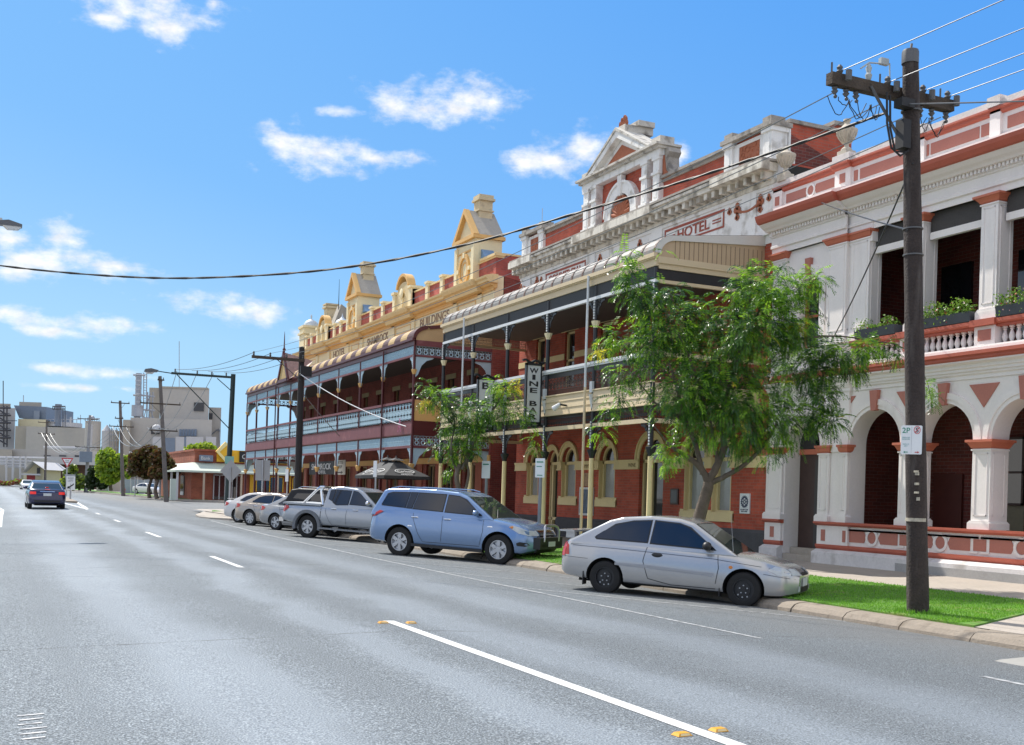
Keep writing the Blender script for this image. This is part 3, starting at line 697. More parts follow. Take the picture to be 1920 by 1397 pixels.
# flower boxes resting on the balcony rail
FLG = leafmat('geranium_leaves', (.12, .25, .03), .3); FLR = mat('red_petals', (.55, .03, .05), .6, .2, 20); FLW = mat('pale_pink_petals', (.75, .5, .5), .6, .2, 20)
BOXM = mat('slate_blue_planter', (.05, .06, .075), .5, .12, 5)
PLAB = ['slate planter of straggly dark plants on the balcony rail, left of the power pole', 'slate planter of bushy pale green geraniums on the balcony rail, right of the power pole',
        'slate planter with pink flowers on the balcony rail at the right edge of the view']
for i, (y0, y1) in enumerate(((18.85, 20.1), (16.75, 18.12), (14.75, 16.1))):
    p = thing('flower_box', PLAB[i], 'planter', (F - .02, (y0 + y1) / 2, 5.2), 0, 'planters along the balcony rail')
    b = MB(); b.prism([(F - .13, 5.215), (F - .17, 5.42), (F + .1, 5.42), (F + .07, 5.215)], 'y', y0, y1); obj('box', b, BOXM, p, 0)
    b = MB(); r = MB(); w = MB(); random.seed(20 + i)
    for j in range(int(1050 * (.6 if i == 0 else 1))):
        cy = random.uniform(y0, y1); den = .1 + .12 * abs(math.sin(cy * 5 + i))
        if i == 0 and 19.3 < cy < 19.7: den *= .5
        c = Vector((F - .05 + random.gauss(0, .1), cy, 5.4 + random.random() * den * (1.6 if i else 1.2) - (.16 if random.random() < .12 else 0)))
        t = random.uniform(.012, .028); a = Vector((random.gauss(0, 1), random.gauss(0, 1), random.gauss(0, 1))).normalized(); e = a.orthogonal().normalized(); g = a.cross(e)
        q = r if random.random() < .035 else w if random.random() < .03 else b
        q.add([c + e * t, c + g * t, c - e * t, c - g * t], [(0, 1, 2, 3)])
    obj('foliage', b, FLG, p, 0, fix=False); obj('flowers', r, FLR, p, 0, fix=False); obj('flowers', w, FLW, p, 0, fix=False)
# upper columns
for c in (18.4, 16.42, 14.395):
    o = ch('column', pier(F - .03, F + .4, c - .21, c + .21, 5.215, 7.58, WHITE, .22), WHITE, smooth=0)
    ch('capital', capital(F - .03, F + .4, c - .21, c + .21, 7.57, 7.73, .13), CAPRED, o, smooth=0)
for y0, y1 in ((20.5, 21.16), (19.82, 20.42), (22.72, 23.22)):
    x = F - (.09 if y0 != 19.82 else .02)
    o = ch('pilaster', pier(x, F + .35, y0, y1, 5.2, 7.58, WHITE, .2), WHITE, smooth=0)
    ch('capital', capital(x, F + .35, y0, y1, 7.57, 7.73, .1), CAPRED, o, smooth=0)
# upper left bay wall with arched window
b = MB(); b.wall('x', F, F + .4, 20.3, YL, 4.4, 7.9, [(21.5, 22.26, 5.2, 7.02)]); b.spandrel(F, F + .4, 21.88, .38, 6.64, 12)
b.box(F - .05, F + .01, 20.3, YL, 5.1, 5.2); ch('wall', b, WHITE)
b = MB(); b.arc('x', (21.88, 6.64), .382, .47, 0, 180, F - .03, F + .01, 18); b.arc('x', (21.88, 6.64), .47, .62, 0, 180, F - .06, F + .01, 18)
for s_ in (-1, 1): b.box(F - .06, F + .01, 21.88 + s_ * .47, 21.88 + s_ * .62, 6.5, 6.64); b.box(F - .04, F + .01, 21.88 + s_ * .4, 21.88 + s_ * .6, 5.2, 6.5)
ch('archivolt', b, WHITE); b = MB(); b.prism([(21.82, 7.0), (21.94, 7.0), (21.98, 7.42), (21.78, 7.42)], 'x', F - .1, F); chp('keystone', b, TERRA, smooth=0)
b = MB(); b.box(F + .25, F + .27, 21.45, 22.3, 5.2, 7.1); w_ = ch('window', b, GLASSD, smooth=0)
b = MB(); b.arc('x', (21.88, 6.64), .3, .385, 0, 180, F + .19, F + .26, 16)
for s_ in (-1, 1): b.box(F + .19, F + .26, 21.88 + s_ * .3, 21.88 + s_ * .385, 5.2, 6.64)
b.box(F + .2, F + .26, 21.5, 22.26, 6.0, 6.06); b.box(F + .2, F + .26, 21.5, 22.26, 5.2, 5.27); obj('frame', b, mat('orange_window_paint', (.33, .085, .03), .5, .1, 5), w_)
# beams under the balcony roof; dark panels above them paint in the shade
b = MB(); 
for y0, y1 in ((18.65, 19.8), (16.65, 18.15), (14.62, 16.15), (12.5, 14.15)): b.box(F + .12, F + .22, y0, y1, 7.17, 7.32)
chp('beam', b, WHITE, smooth=0)
b = MB()
for y0, y1 in ((18.65, 19.8), (16.65, 18.15), (14.62, 16.15)): b.box(F + .15, F + .19, y0, y1, 7.32, 7.75)
chp('shade_panel', b, mat('shade_dark_grey', (.055, .05, .048), .8, .2, 3), smooth=0)
# main entablature, dentils, red cornice, parapet
EP = [(.0, 7.73), (.0, 7.86), (.05, 7.88), (.05, 7.94), (.02, 7.96), (.02, 8.14), (.06, 8.16), (.06, 8.2)]
ch('entablature', mould(EP, YR - .03, YL), WHITE, smooth=0)
b = mould(EP, 20.5, YL - .03); ch('entablature', MB().add([(x - .1, y, z) for x, y, z in b.v], b.f), WHITE, smooth=0)
b = MB()
y = YR
while y < YL - .1:
    d = .1 if y > 20.42 else 0
    b.box(F - .14 - d, F - .02, y, y + .055, 8.2, 8.28); y += .1
b.box(F - .08, F, YR, YL, 8.19, 8.3); b.box(F - .18, F, 20.5, YL, 8.19, 8.3); ch('dentil_course', b, WHITE, smooth=0)
PR = [(.2, 8.28), (.24, 8.32), (.32, 8.36), (.42, 8.44)]
PW = [(.42, 8.44), (.48, 8.46), (.54, 8.56), (.56, 8.64)]
ch('cornice_soffit', mould(PR, YR - .1, YL), WHITE, smooth=0); ch('red_cornice', mould(PW, YR - .1, YL), REDTRIM, smooth=0)
for nm, pf, m in (('cornice_soffit', PR, WHITE), ('red_cornice', PW, REDTRIM)):
    b = mould(pf, 20.4, YL - .02); ch(nm, MB().add([(x - .11, y, z + .003) for x, y, z in b.v], b.f), m, smooth=0)
b = MB(); b.box(F - .02, F + .3, YR, YL, 8.64, 9.42); b.box(F - .1, F - .02, 20.45, 20.98, 8.64, 9.42); b.box(F - .1, F - .02, 22.95, YL, 8.64, 9.42)
b.prism([(F - .4, 8.62), (F - .4, 8.74), (F - .06, 8.88), (F - .02, 8.62)], 'y', YR, 20.42); b.prism([(F - .5, 8.62), (F - .5, 8.76), (F - .1, 8.9), (F - .02, 8.62)], 'y', 20.62, 22.75)
for c in (18.3, 16.3, 14.3): b.box(F - .1, F - .02, c - .13, c + .13, 8.64, 9.42)
ch('parapet', b, WHITE, smooth=0)
b = MB()
for y0, y1 in ((18.55, 20.2), (16.75, 18.05), (14.5, 16.05), (12.3, 14.05)): b.box(F - .035, F - .012, y0, y1, 8.96, 9.2)
for y0, y1 in ((20.28, 20.4), (16.5, 16.7), (18.1, 18.16)): b.box(F - .036, F - .012, y0, y1, 8.96, 9.2)
b.box(F - .115, F - .09, 20.62, 20.8, 8.98, 9.2); b.box(F - .115, F - .09, 23.04, 23.2, 8.98, 9.2)
b.prism([(22.85, 8.99), (22.85, 9.21), (22.1, 9.21), (22.05, 9.1), (22.1, 8.99)], 'x', F - .036, F - .012); b.prism([(21.05, 8.99), (21.05, 9.21), (21.72, 9.21), (21.77, 9.1), (21.72, 8.99)], 'x', F - .036, F - .012)
b.lathe([(.11, 0), (.1, .012)], (F - .038, 21.91, 9.1), 18, 'x'); chp('terracotta_panel', b, TERRA, smooth=0)
b = MB(); b.arc('x', (21.91, 9.1), .115, .165, 0, 360, F - .05, F - .01, 20); ch('roundel', b, WHITE)
b = mould([(.04, 9.3), (.1, 9.33), (.1, 9.38), (.14, 9.4), (.14, 9.44)], YR, YL); c = mould([(.04, 9.3), (.1, 9.33), (.1, 9.38), (.14, 9.4), (.14, 9.44)], 20.42, 21.0)
b.add([(x - .09, y, z + .002) for x, y, z in c.v], c.f); ch('red_string_course', b, REDTRIM, smooth=0)
b = MB(); b.box(F - .1, F + .34, YR, YL, 9.44, 9.58); b.box(F - .18, F + .34, 20.42, 21.0, 9.45, 9.64)
for c in (18.3, 16.3, 14.3): b.box(F - .16, F + .36, c - .16, c + .16, 9.45, 9.65)
ch('coping', b, mat('coping_white', (.66, .61, .58), .8, .12, 2.5, .3, 40, stain=((.32, .28, .25), 2, .6, .5)), smooth=0)
URN = mat('weathered_cream_urn', (.52, .46, .37), .85, .18, 8, .4, 60, stain=((.2, .18, .15), 6, .55, .5))
b = MB(); b.box(F - .015, F + .4, 19.75, 20.6, 7.45, 8.25); ch('wall', b, WHITE, smooth=0)
for y in (20.72, 22.95):
    b = MB(); b.box(F - .15, F + .15, y - .15, y + .15, 9.56, 9.74)
    prof = [(.13, 0), (.13, .05), (.1, .09), (.055, .13), (.05, .2), (.1, .25), (.185, .4), (.235, .52), (.25, .56), (.25, .6), (.2, .63), (.15, .66), (.1, .73), (.065, .77), (.06, .82), (.09, .86), (.085, .9), (.02, .91)]
    if y > 22: prof = prof[:14] + [(.03, .8), (.02, .88), (.005, .9)]
    b.lathe([(r, z * .84) for r, z in prof], (F, y, 9.74), 20)
    for j in range(14):
        a = 2 * math.pi * j / 14
        b.tube([(F + (r + .004) * math.cos(a), y + (r + .004) * math.sin(a), 9.74 + z * .84) for r, z in ((.1, .25), (.185, .4), (.23, .51))], .018, 5)
    ch('urn', b, URN)
b = MB(); b.box(F + .3, F + 9, YR, YL, 8.6, 9.2); b.box(F + 2.5, F + 9, YR, YL, -.1, 8.6); ch('roof_block', b, mat('roof_sheet', (.2, .18, .17), .7, .2, 1), smooth=0)
# ---------------------------------------------------------------- verandah helpers shared by the two hotels
V = 14.86                                          # street line of the verandah posts
def lace(b, ax, d, u0, u1, z0, z1, w, style, th=.012):
    """cast-iron panel in the plane ax=d: repeated rings, scrolls and bars between two flats"""
    n = max(1, round((u1 - u0) / w)); w = (u1 - u0) / n; h = z1 - z0
    def bx(a0, a1, c0, c1, t=th):
        if ax == 'x': b.box(d - t / 2, d + t / 2, a0, a1, c0, c1)
        else: b.box(a0, a1, d - t / 2, d + t / 2, c0, c1)
    g = .014
    bx(u0, u1, z0, z0 + g); bx(u0, u1, z1 - g, z1)
    for i in range(n):
        c = u0 + (i + .5) * w
        if style == 'ring':                        # tall balustrade: big rings over small ones, bead in the middle
            bx(c - w / 2 - .006, c - w / 2 + .006, z0, z1)
            b.arc(ax, (c, z0 + h * .62), w * .30, w * .42, 0, 360, d - th / 2, d + th / 2, 10)
            b.arc(ax, (c, z0 + h * .62), 0.001, w * .13, 0, 360, d - th, d + th, 6)
            bx(u0 + i * w, u0 + i * w + w, z0 + h * .3, z0 + h * .33)
            for k in (.25, .5, .75): bx(u0 + (i + k) * w - .008, u0 + (i + k) * w + .008, z0, z0 + h * .3)
            b.arc(ax, (c, z0 + h * .93), w * .2, w * .32, 180, 360, d - th / 2, d + th / 2, 6)
            b.arc(ax, (u0 + i * w, z0 + h * .36), w * .2, w * .34, 0, 90, d - th / 2, d + th / 2, 4); b.arc(ax, (u0 + i * w + w, z0 + h * .36), w * .2, w * .34, 90, 180, d - th / 2, d + th / 2, 4)
        elif style == 'frieze':                    # low frieze: beads and bars
            bx(c - w / 2 - .007, c - w / 2 + .007, z0, z1)
            b.arc(ax, (c, z0 + h * .3), w * .2, w * .36, 0, 360, d - th / 2, d + th / 2, 8)
            b.arc(ax, (c, z0 + h * .78), w * .15, w * .36, 180, 360, d - th / 2, d + th / 2, 6)
            bx(c - .008, c + .008, z0 + h * .4, z1)
        elif style == 'panel':                     # dense pale lace: pierced plate with diamonds and arches
            bx(c - w / 2 - .02, c - w / 2 + .02, z0, z1)
            for k, q in ((.18, .34), (.44, .34)): b.arc(ax, (c, z0 + h * k), w * .17, w * .4, 0, 360, d - th / 2, d + th / 2, 8)
            bx(c - .014, c + .014, z0, z0 + h * .66); bx(c - w / 2, c + w / 2, z0 + h * .29, z0 + h * .33); bx(c - w / 2, c + w / 2, z0 + h * .6, z0 + h * .66); bx(c - w / 2, c + w / 2, z0, z0 + h * .07)
            b.arc(ax, (c, z0 + h * .72), w * .3, w * .5, 0, 180, d - th / 2, d + th / 2, 8); bx(c - w / 2, c + w / 2, z1 - h * .1, z1)
        elif style == 'lattice':                   # crossed bars
            for s in (-1, 1):
                p = [(c - s * w / 2 - .009, z0), (c - s * w / 2 + .009, z0), (c + s * w / 2 + .009, z1), (c + s * w / 2 - .009, z1)]
                b.prism(p, ax, d - th / 2, d + th / 2)
            bx(u0, u1, z0 + h * .5 - .008, z0 + h * .5 + .008) if i == 0 else None
    bx(u1 - .012, u1, z0, z1)
    return b
def bracket(b, d, y, z, s, r, th=.02):
    """quarter-round iron bracket hanging from a beam beside a post"""
    b.arc('x', (y + s * r, z - r), r * .82, r, 90 if s > 0 else 0, 180 if s > 0 else 90, d - th / 2, d + th / 2, 6)
    for k in (.35, .62): b.arc('x', (y + s * r * k * .62, z - r * k * .55), r * .1, r * .17, 0, 360, d - th / 2, d + th / 2, 7)
    b.box(d - th / 2, d + th / 2, y, y + s * .03, z - r, z); b.box(d - th / 2, d + th / 2, y, y + s * r, z - .03, z)
def bullnose(x0, x1, z0, zt, zw, rad):
    """roof section from the gutter (x0,z0), round nose, then a gentle rise to the wall (x1,zw)"""
    p = [(x0, z0)]
    for i in range(1, 8):
        t = R(90 * i / 7); p.append((x0 + rad * (1 - math.cos(t)), z0 + (zt - z0) * math.sin(t)))
    p.append((x1, zw)); return p
def curved_roof(parent, name, prof, y0, y1, mats, stripe, rib=None):
    b = MB(); n = len(prof); y = y0; k = 0
    while y < y1 - .01:
        e = min(y + stripe, y1); b.cur = k % len(mats)
        for i in range(n - 1):
            (xa, za), (xb, zb) = prof[i], prof[i + 1]
            b.add([(xa, y, za), (xa, e, za), (xb, e, zb), (xb, y, zb)], [(0, 1, 2, 3)])
        if rib:
            c = y + .02
            b.cur = len(mats)
            for i in range(n - 1):
                (xa, za), (xb, zb) = prof[i], prof[i + 1]
                b.add([(xa - .012, c - rib, za + .015), (xa - .012, c + rib, za + .015), (xb - .004, c + rib, zb + .02), (xb - .004, c - rib, zb + .02)], [(0, 1, 2, 3)])
        y = e; k += 1
    return obj(name, b, list(mats) + ([RUSTRIB] if rib else []), parent, 60)
def verandah_post(parent, x, y, top, m_lo, m_hi, cap_lo, cap_hi, zc, zu, r=.062, rope=None, base=None):
    b = MB()
    b.lathe([(r * 1.5, -.06), (r * 1.5, .1), (r * 1.12, .14), (r * 1.08, zc)], (x, y, 0), 12)
    o = obj('post', b, m_lo, parent)
    b = MB(); b.lathe([(r * .95, zc + .18), (r * .95, 3.25), (r * .95, zu), (r * .8, zu + .12), (r * .8, top)], (x, y, 0), 12); obj('upper_shaft', b, m_hi, o)
    b = MB(); b.lathe([(r * 1.1, zc), (r * 1.25, zc + .05), (r * 2.2, zc + .19), (r * 2.3, zc + .23), (r * 1.3, zc + .25)], (x, y, 0), 8); obj('capital', b, cap_lo, o)
    b = MB(); b.lathe([(r * .95, zu - .02), (r * 1.1, zu), (r * 1.9, zu + .13), (r * 2.0, zu + .17), (r, zu + .18)], (x, y, 0), 8); obj('capital', b, cap_hi, o)
    if rope:
        b = MB()
        for z0, z1 in ((zc + .28, zc + 1.05), (zu + .22, zu + .75)):
            n = int((z1 - z0) / .075)
            for i in range(n): b.box(x - r - .012, x - r * .4, y - .022, y + .022, z0 + i * .075, z0 + i * .075 + .052)
        parts('rope_moulding', b, rope, o, 0, gap=.06)
    return o

# ---------------------------------------------------------------- brick hotel with the white stained parapet
HT = thing('commercial_hotel', 'two storey red brick hotel with stained white pedimented parapet and dark iron lace verandah', 'hotel', (F, 31, 0))
def ht(name, b, m, parent=None, smooth=0): return parts(name, b, m, parent or HT, smooth)
HL, HR = 38.5, 23.32
WIN = [(25.3, .42), (26.58, .5), (31.58, .5), (34.22, .5), (37.05, .45)]     # ground-floor arched windows: centre, half width
DOORS = [(28.9, .68), (35.45, .42)]
holes = [(c - r, c + r, 1.34 if c > 30 else 1.08, 2.6 + r) for c, r in WIN] + [(c - r, c + r, 0, 2.6 + r) for c, r in DOORS]
b = MB(); b.wall('x', F, F + .4, HR, HL, -.1, 3.95, holes)
for c, r in WIN + DOORS: b.spandrel(F, F + .4, c, r, 2.6, 12)
b.wall('x', F, F + .4, HR, HL, 3.95, 8.1, [(c - .36, c + .36, 4.35 if i % 2 else 5.2, 7.13) for i, c in enumerate((24.9, 27.3, 29.6, 31.9, 34.42, 36.7))])
b.box(F + .4, F + 12, HR + .01, HR + .3, -.1, 10.2); b.box(F + .4, F + 12, HL - .3, HL - .01, -.1, 10.2)
ht('wall', b, BRICK)
b = MB()
ys = [HR] + sorted(v for c, r in DOORS for v in (c - r - .02, c + r + .02)) + [HL]
for i in range(0, len(ys), 2): b.box(F - .06, F + .02, ys[i], ys[i + 1], -.1, .6); b.prism([(F - .06, .6), (F - .002, .68), (F - .002, .6)], 'y', ys[i], ys[i + 1])
pieces('plinth', b, mat('bluestone_plinth', (.07, .07, .075), .85, .2, 3, .3, 40), HT)
b = MB(); e_ = sorted([(c - r, c + r) for c, r in WIN + DOORS]); y = HR
for a, c in e_ + [(HL, HL)]:
    if a - y > .03: b.box(F - .05, F + .02, y, a, 2.3, 2.6); b.box(F - .075, F - .05, y, a, 2.54, 2.6); b.box(F - .07, F - .05, y, a, 2.3, 2.34)
    y = c
ht('impost_band', b, CREAM)
for c, r in WIN + DOORS:
    ro = r + .2
    b = MB(); b.arc('x', (c, 2.6), r + .002, r + .14, 0, 180, F - .04, F + .03, 18); b.arc('x', (c, 2.6), r + .14, ro, 0, 180, F - .075, F + .01, 18); ht('arch_moulding', b, CREAM, smooth=35)
    dr = (c, r) in DOORS
    z0 = 0 if dr else (1.34 if c > 30 else 1.08)
    b = MB(); b.box(F + .2, F + .3, c - r, c + r, z0, 2.6); b.prism([(c + r * math.cos(R(a)), 2.6 + r * math.sin(R(a))) for a in range(0, 181, 15)], 'x', F + .2, F + .3)
    w_ = ht('door' if dr else 'window', b, GLASSD if dr else GLASSL)
    b = MB()
    for s in (-1, 1): b.box(F + .12, F + .2, c + s * r, c + s * (r - .09), z0, 2.6)
    b.box(F + .12, F + .2, c - r, c + r, 2.5, 2.6); b.arc('x', (c, 2.6), r - .08, r, 0, 180, F + .12, F + .2, 14); b.box(F + .1, F + .2, c - r, c + r, z0, z0 + .07)
    if dr: b.box(F + .1, F + .2, c + .12, c + .22, 0, 2.5); b.box(F + .1, F + .2, c - r, c + r, .55, .65)
    obj('frame', b, CREAM, w_, 35)
    b = MB(); b.prism([(c + (r - .1) * math.cos(R(a)), 2.61 + (r - .1) * math.sin(R(a))) for a in range(0, 181, 15)], 'x', F + .18, F + .199); obj('pane', b, GLASSD, w_, 0)
    if not dr:
        b = MB()
        for s in (-1, 1): b.box(F - .03, F + .12, c + s * r, c + s * (r + .17), z0 - .2, z0 + .06)
        b.box(F - .055, F + .1, c - r - .17, c + r + .17, z0 - .24, z0 - .02); b.box(F - .02, F + .05, c - r, c + r, z0 - .02, z0 + .02); obj('sill', b, CREAM, w_, 0)
        b = MB()
        for s in (-1, 1): b.box(F - .005, F + .12, c + s * (r - .004), c + s * (r + .02), z0, 2.6)
        parts('jamb', b, CREAM, w_, 0)
for i, c in enumerate((24.9, 27.3, 29.6, 31.9, 34.42, 36.7)):
    z0 = 4.35 if i % 2 else 5.2
    b = MB(); b.box(F + .15, F + .2, c - .36, c + .36, z0, 7.13); w_ = ht('window', b, GLASSD)
    b = MB()
    for s in (-1, 1): b.box(F + .08, F + .15, c + s * .36, c + s * .27, z0, 7.13)
    b.box(F + .08, F + .15, c - .36, c + .36, 7.05, 7.13); b.box(F + .08, F + .15, c - .36, c + .36, 6.1, 6.17); obj('frame', b, CREAM, w_, 0)
    b = MB(); b.box(F - .03, F + .1, c - .62, c + .62, 7.13, 7.37); obj('lintel', b, CREAM, w_, 0)
b = MB(); y = HR
for c in (24.9, 27.3, 29.6, 31.9, 34.42, 36.7, 99):
    b.box(F - .02, F + .02, y, min(c - .37, HL), 6.17, 6.38); y = c + .37
    if y > HL: break
ht('string_course', b, CREAM)
text('lettering', 'WINE', mat('engraved_brown_letters', (.26, .18, .09), .8, .1, 9), (F - .052, 29.95, 2.43), '-x', HT, height=.12)
text('lettering', 'COMMERCIAL', MATS['engraved_brown_letters'], (F - .052, 32.75, 2.43), '-x', HT, width=.9, height=.12)
# upper wall, frieze and cornice
b = MB(); b.wall('x', F - .02, F + .38, HR, HL, 8.1, 10.2); b.box(F - .1, F, HR - .03, HL, 8.32, 8.46)
for c in (24.35, 28.9, 33.0, 37.9): b.box(F - .07, F, c - .3, c + .3, 8.46, 9.6)
b.box(F - .06, F, HR - .02, HL, 9.5, 9.6); ht('frieze_wall', b, OLDWHITE)
b = MB()
for d, z0, z1 in ((.1, 9.6, 9.72), (.42, 9.9, 10.04), (.5, 10.04, 10.12)): b.box(F - d, F, HR - .06, HL + .02, z0, z1)
for y0, y1 in ((23.22, 25.5), (28.55, 33.5), (36.7, 38.56)): b.box(F - .56, F - .3, y0, y1, 9.905, 10.135)
y = HR + .05
while y < HL: b.box(F - .36, F - .03, y, y + .14, 9.72, 9.9); y += .36
ht('cornice', b, mat('stained_cornice', (.70, .66, .57), .8, .12, 3, .4, 40, stain=((.20, .17, .13), 2.6, .5, .7), streak=((.30, .26, .20), 5, .52, .6)))
b = MB(); b.box(F - .53, F + .1, HR - .08, HL + .04, 10.14, 10.2); ht('cornice_cap', b, COPING)
LETR = mat('red_brown_letters', (.33, .075, .045), .7, .12, 9)
for y0, y1, s in ((28.5, 25.5, 'HOTEL'), (36.4, 33.4, 'COMMERCIAL')):
    b = MB(); t = .06; x0, x1 = F - .035, F - .021
    b.box(x0, x1, y1, y0, 9.36, 9.43); b.box(x0, x1, y1, y0, 8.92, 8.97); b.box(x0, x1, y0 - t, y0, 8.97, 9.36); b.box(x0, x1, y1, y1 + t, 8.97, 9.36)
    if s == 'HOTEL':
        for c in (y0 - .35, y1 + .35): b.box(x0, x1, c - .2, c + .2, 9.19, 9.22); b.box(x0, x1, c - .2, c + .2, 9.11, 9.14)
    ht('name_panel', b, LETR)
    text('lettering', s, LETR, (F - .03, (y0 + y1) / 2, 9.165), '-x', HT, width=1.6 if s == 'HOTEL' else 2.5, height=.29, depth=.016, bold=.012)
b = MB()                                           # terracotta ornaments on the frieze
def trefoil(c, z, r):
    for a in (90, 210, 330): b.lathe([(r * .55, 0), (r * .4, .03)], (F - .05, c + r * .5 * math.cos(R(a)), z + r * .5 * math.sin(R(a))), 8, 'x')
    b.box(F - .05, F - .021, c - r * .3, c + r * .3, z - r * 1.0, z)
for c in (29.9, 29.1, 33.2, 32.4): trefoil(c, 9.3, .14)
for c0 in (24.4, 37.6):
    pts = [(c0 - .55 + .1 * i, 9.25 - .13 * math.sin(math.pi * i / 11)) for i in range(12)]
    b.tube([(F - .05, a, z) for a, z in pts], .045, 5)
    for s in (-1, 1): trefoil(c0 + s * .5, 9.3, .16); trefoil(c0 + s * .5, 9.08, .1); trefoil(c0 + s * .85, 9.3, .1)
ht('terracotta_ornament', b, mat('terracotta_ornament', (.36, .12, .06), .8, .2, 9), smooth=35)
# parapet: brick panels, end piers, centre aedicule
b = MB(); b.box(F + .02, F + .36, 25.5, 28.75, 10.2, 10.92); b.box(F + .02, F + .36, 33.4, 36.6, 10.2, 10.92); b.box(F + .03, F + .5, 23.5, 25.5, 10.2, 11.2); b.box(F + .03, F + .4, 36.6, 38.3, 10.2, 11.1); b.box(F + .05, F + .5, 28.8, 33.3, 10.2, 11.8)
b.box(F + .5, F + 2.6, 23.5, 23.9, 10.2, 11.35); b.box(F + 2.0, F + 2.6, 23.5, 24.6, 11.35, 11.5); ht('parapet', b, BRICK)
b = MB(); b.prism([(F + .1, 10.2), (F + .1, 11.15), (F + 4.8, 9.5), (F + 4.8, 9.3)], 'y', 23.45, 23.52); ht('parapet_return', b, BRICKD)
b = MB(); b.box(F - .06, F + .4, 25.5, 28.75, 10.2, 10.3); b.box(F - .06, F + .4, 33.4, 36.6, 10.2, 10.3)
for y0, y1 in ((23.38, 23.82), (25.1, 25.52), (36.55, 36.95), (37.95, 38.4)):
    b.box(F - .14, F + .42, y0, y1, 10.2, 10.36); b.box(F - .1, F + .4, y0 + .04, y1 - .04, 10.36, 11.0); b.box(F - .115, F - .1, y0 + .12, y1 - .12, 10.45, 10.92); b.box(F - .15, F + .42, y0, y1, 11.0, 11.12)
for y0, y1 in ((23.8, 25.15), (36.9, 38.0)): b.box(F - .02, F + .03, y0, y1, 10.2, 10.46); b.box(F - .02, F + .03, y0, y1, 10.95, 11.05); b.box(F - .02, F + .03, y0, y0 + .22, 10.46, 10.95); b.box(F - .02, F + .03, y1 - .22, y1, 10.46, 10.95)
b.box(F + .42, F + .46, 23.36, 23.5, 10.2, 11.1); b.box(F - .05, F + .6, 23.34, 23.5, 9.6, 10.4)
ht('parapet_pier', b, OLDWHITE)
b = MB()
for y0, y1 in ((25.5, 28.75), (33.4, 36.6)): b.box(F - .04, F + .42, y0, y1, 10.92, 11.02); b.box(F - .12, F + .46, y0, y1, 11.02, 11.1)
for y0, y1 in ((23.34, 25.56), (36.5, 38.45)): b.box(F - .2, F + .5, y0, y1, 11.12, 11.24)
for y0, y1 in ((23.45, 23.8), (25.12, 25.48), (36.6, 36.92), (38.0, 38.36)): b.box(F - .12, F + .34, y0, y1, 11.24, 11.4)
b.box(F + .48, F + 2.65, 23.44, 23.96, 11.3, 11.4); b.box(F + 1.95, F + 2.65, 23.44, 24.66, 11.5, 11.6)
ht('coping', b, COPING)
b = MB(); random.seed(5)
for y0, y1, z0, z1 in ((24.02, 24.93, 10.46, 10.95), (37.12, 37.78, 10.46, 10.95)):
    b.box(F - .0, F + .02, y0, y1, z0, z1)
    for i in range(26): b.ball((F - .005, random.uniform(y0 + .06, y1 - .06), random.uniform(z0 + .06, z1 - .06)), .025, random.uniform(.03, .08), random.uniform(.03, .07), 6, 4)
ht('terracotta_relief', b, MATS['terracotta_ornament'], smooth=35)
AC = 31.08
b = MB()
for s in (-1, 1):
    for u0, u1, p in ((1.42, 1.75, .2), (2.02, 2.36, .16)):
        y0, y1 = sorted((AC + s * u0, AC + s * u1))
        b.box(F - p - .06, F + .4, y0 - .05, y1 + .05, 10.2, 10.4); b.box(F - p, F + .4, y0, y1, 10.4, 11.72); b.box(F - p - .05, F - p + .1, y0 - .04, y1 + .04, 11.18, 11.26); b.box(F - p - .04, F + .4, y0 - .03, y1 + .03, 11.62, 11.72)
        b.box(F - p - .013, F - p, y0 + .08, y1 - .08, 10.5, 11.1)
b.arc('x', (AC, 10.5), .62, .95, 0, 180, F - .1, F + .06, 22); b.arc('x', (AC, 10.5), .95, 1.03, 0, 180, F - .14, F + .06, 22)
for s in (-1, 1): b.box(F - .1, F + .06, *sorted((AC + s * .62, AC + s * 1.0)), 10.2, 10.5)
b.box(F - .12, F + .05, AC - 1.1, AC + 1.1, 10.2, 10.32); b.prism([(AC - .08, 11.05), (AC + .08, 11.05), (AC + .13, 11.7), (AC - .13, 11.7)], 'x', F - .16, F)
b.box(F - .2, F + .45, AC - 2.42, AC + 2.42, 11.72, 11.92)
# raking cornice and tympanum frame
for s in (-1, 1):
    b.prism([(AC + s * 1.95, 12.06), (AC + s * 1.62, 12.06), (AC, 12.88), (AC, 13.1)], 'x', F - .32, F + .45)
b.prism([(AC - 1.6, 12.08), (AC + 1.6, 12.08), (AC, 12.86)], 'x', F - .08, F + .4)
ht('aedicule', b, OLDWHITE)
b = MB(); b.box(F - .3, F + .5, AC - 2.5, AC + 2.5, 11.92, 12.0); b.box(F - .4, F + .5, AC - 2.56, AC + 2.56, 12.0, 12.07)
for s in (-1, 1): b.box(F - .2, F + .3, *sorted((AC + s * 1.95, AC + s * 2.45)), 12.07, 12.3); b.prism([(AC + s * 1.98, 12.07), (AC + s * 2.04, 12.07), (AC, 13.2), (AC, 13.1)], 'x', F - .36, F + .48)
b.box(F - .15, F + .9, AC - .25, AC + .25, 13.05, 13.28); b.box(F + .3, F + .9, AC - .35, AC + .3, 13.28, 13.45)
ht('aedicule_cornice', b, mat('aedicule_cornice_stone', (.55, .52, .46), .8, .2, 4, .4, 30, stain=((.14, .12, .1), 3, .52, .75)))
b = MB()
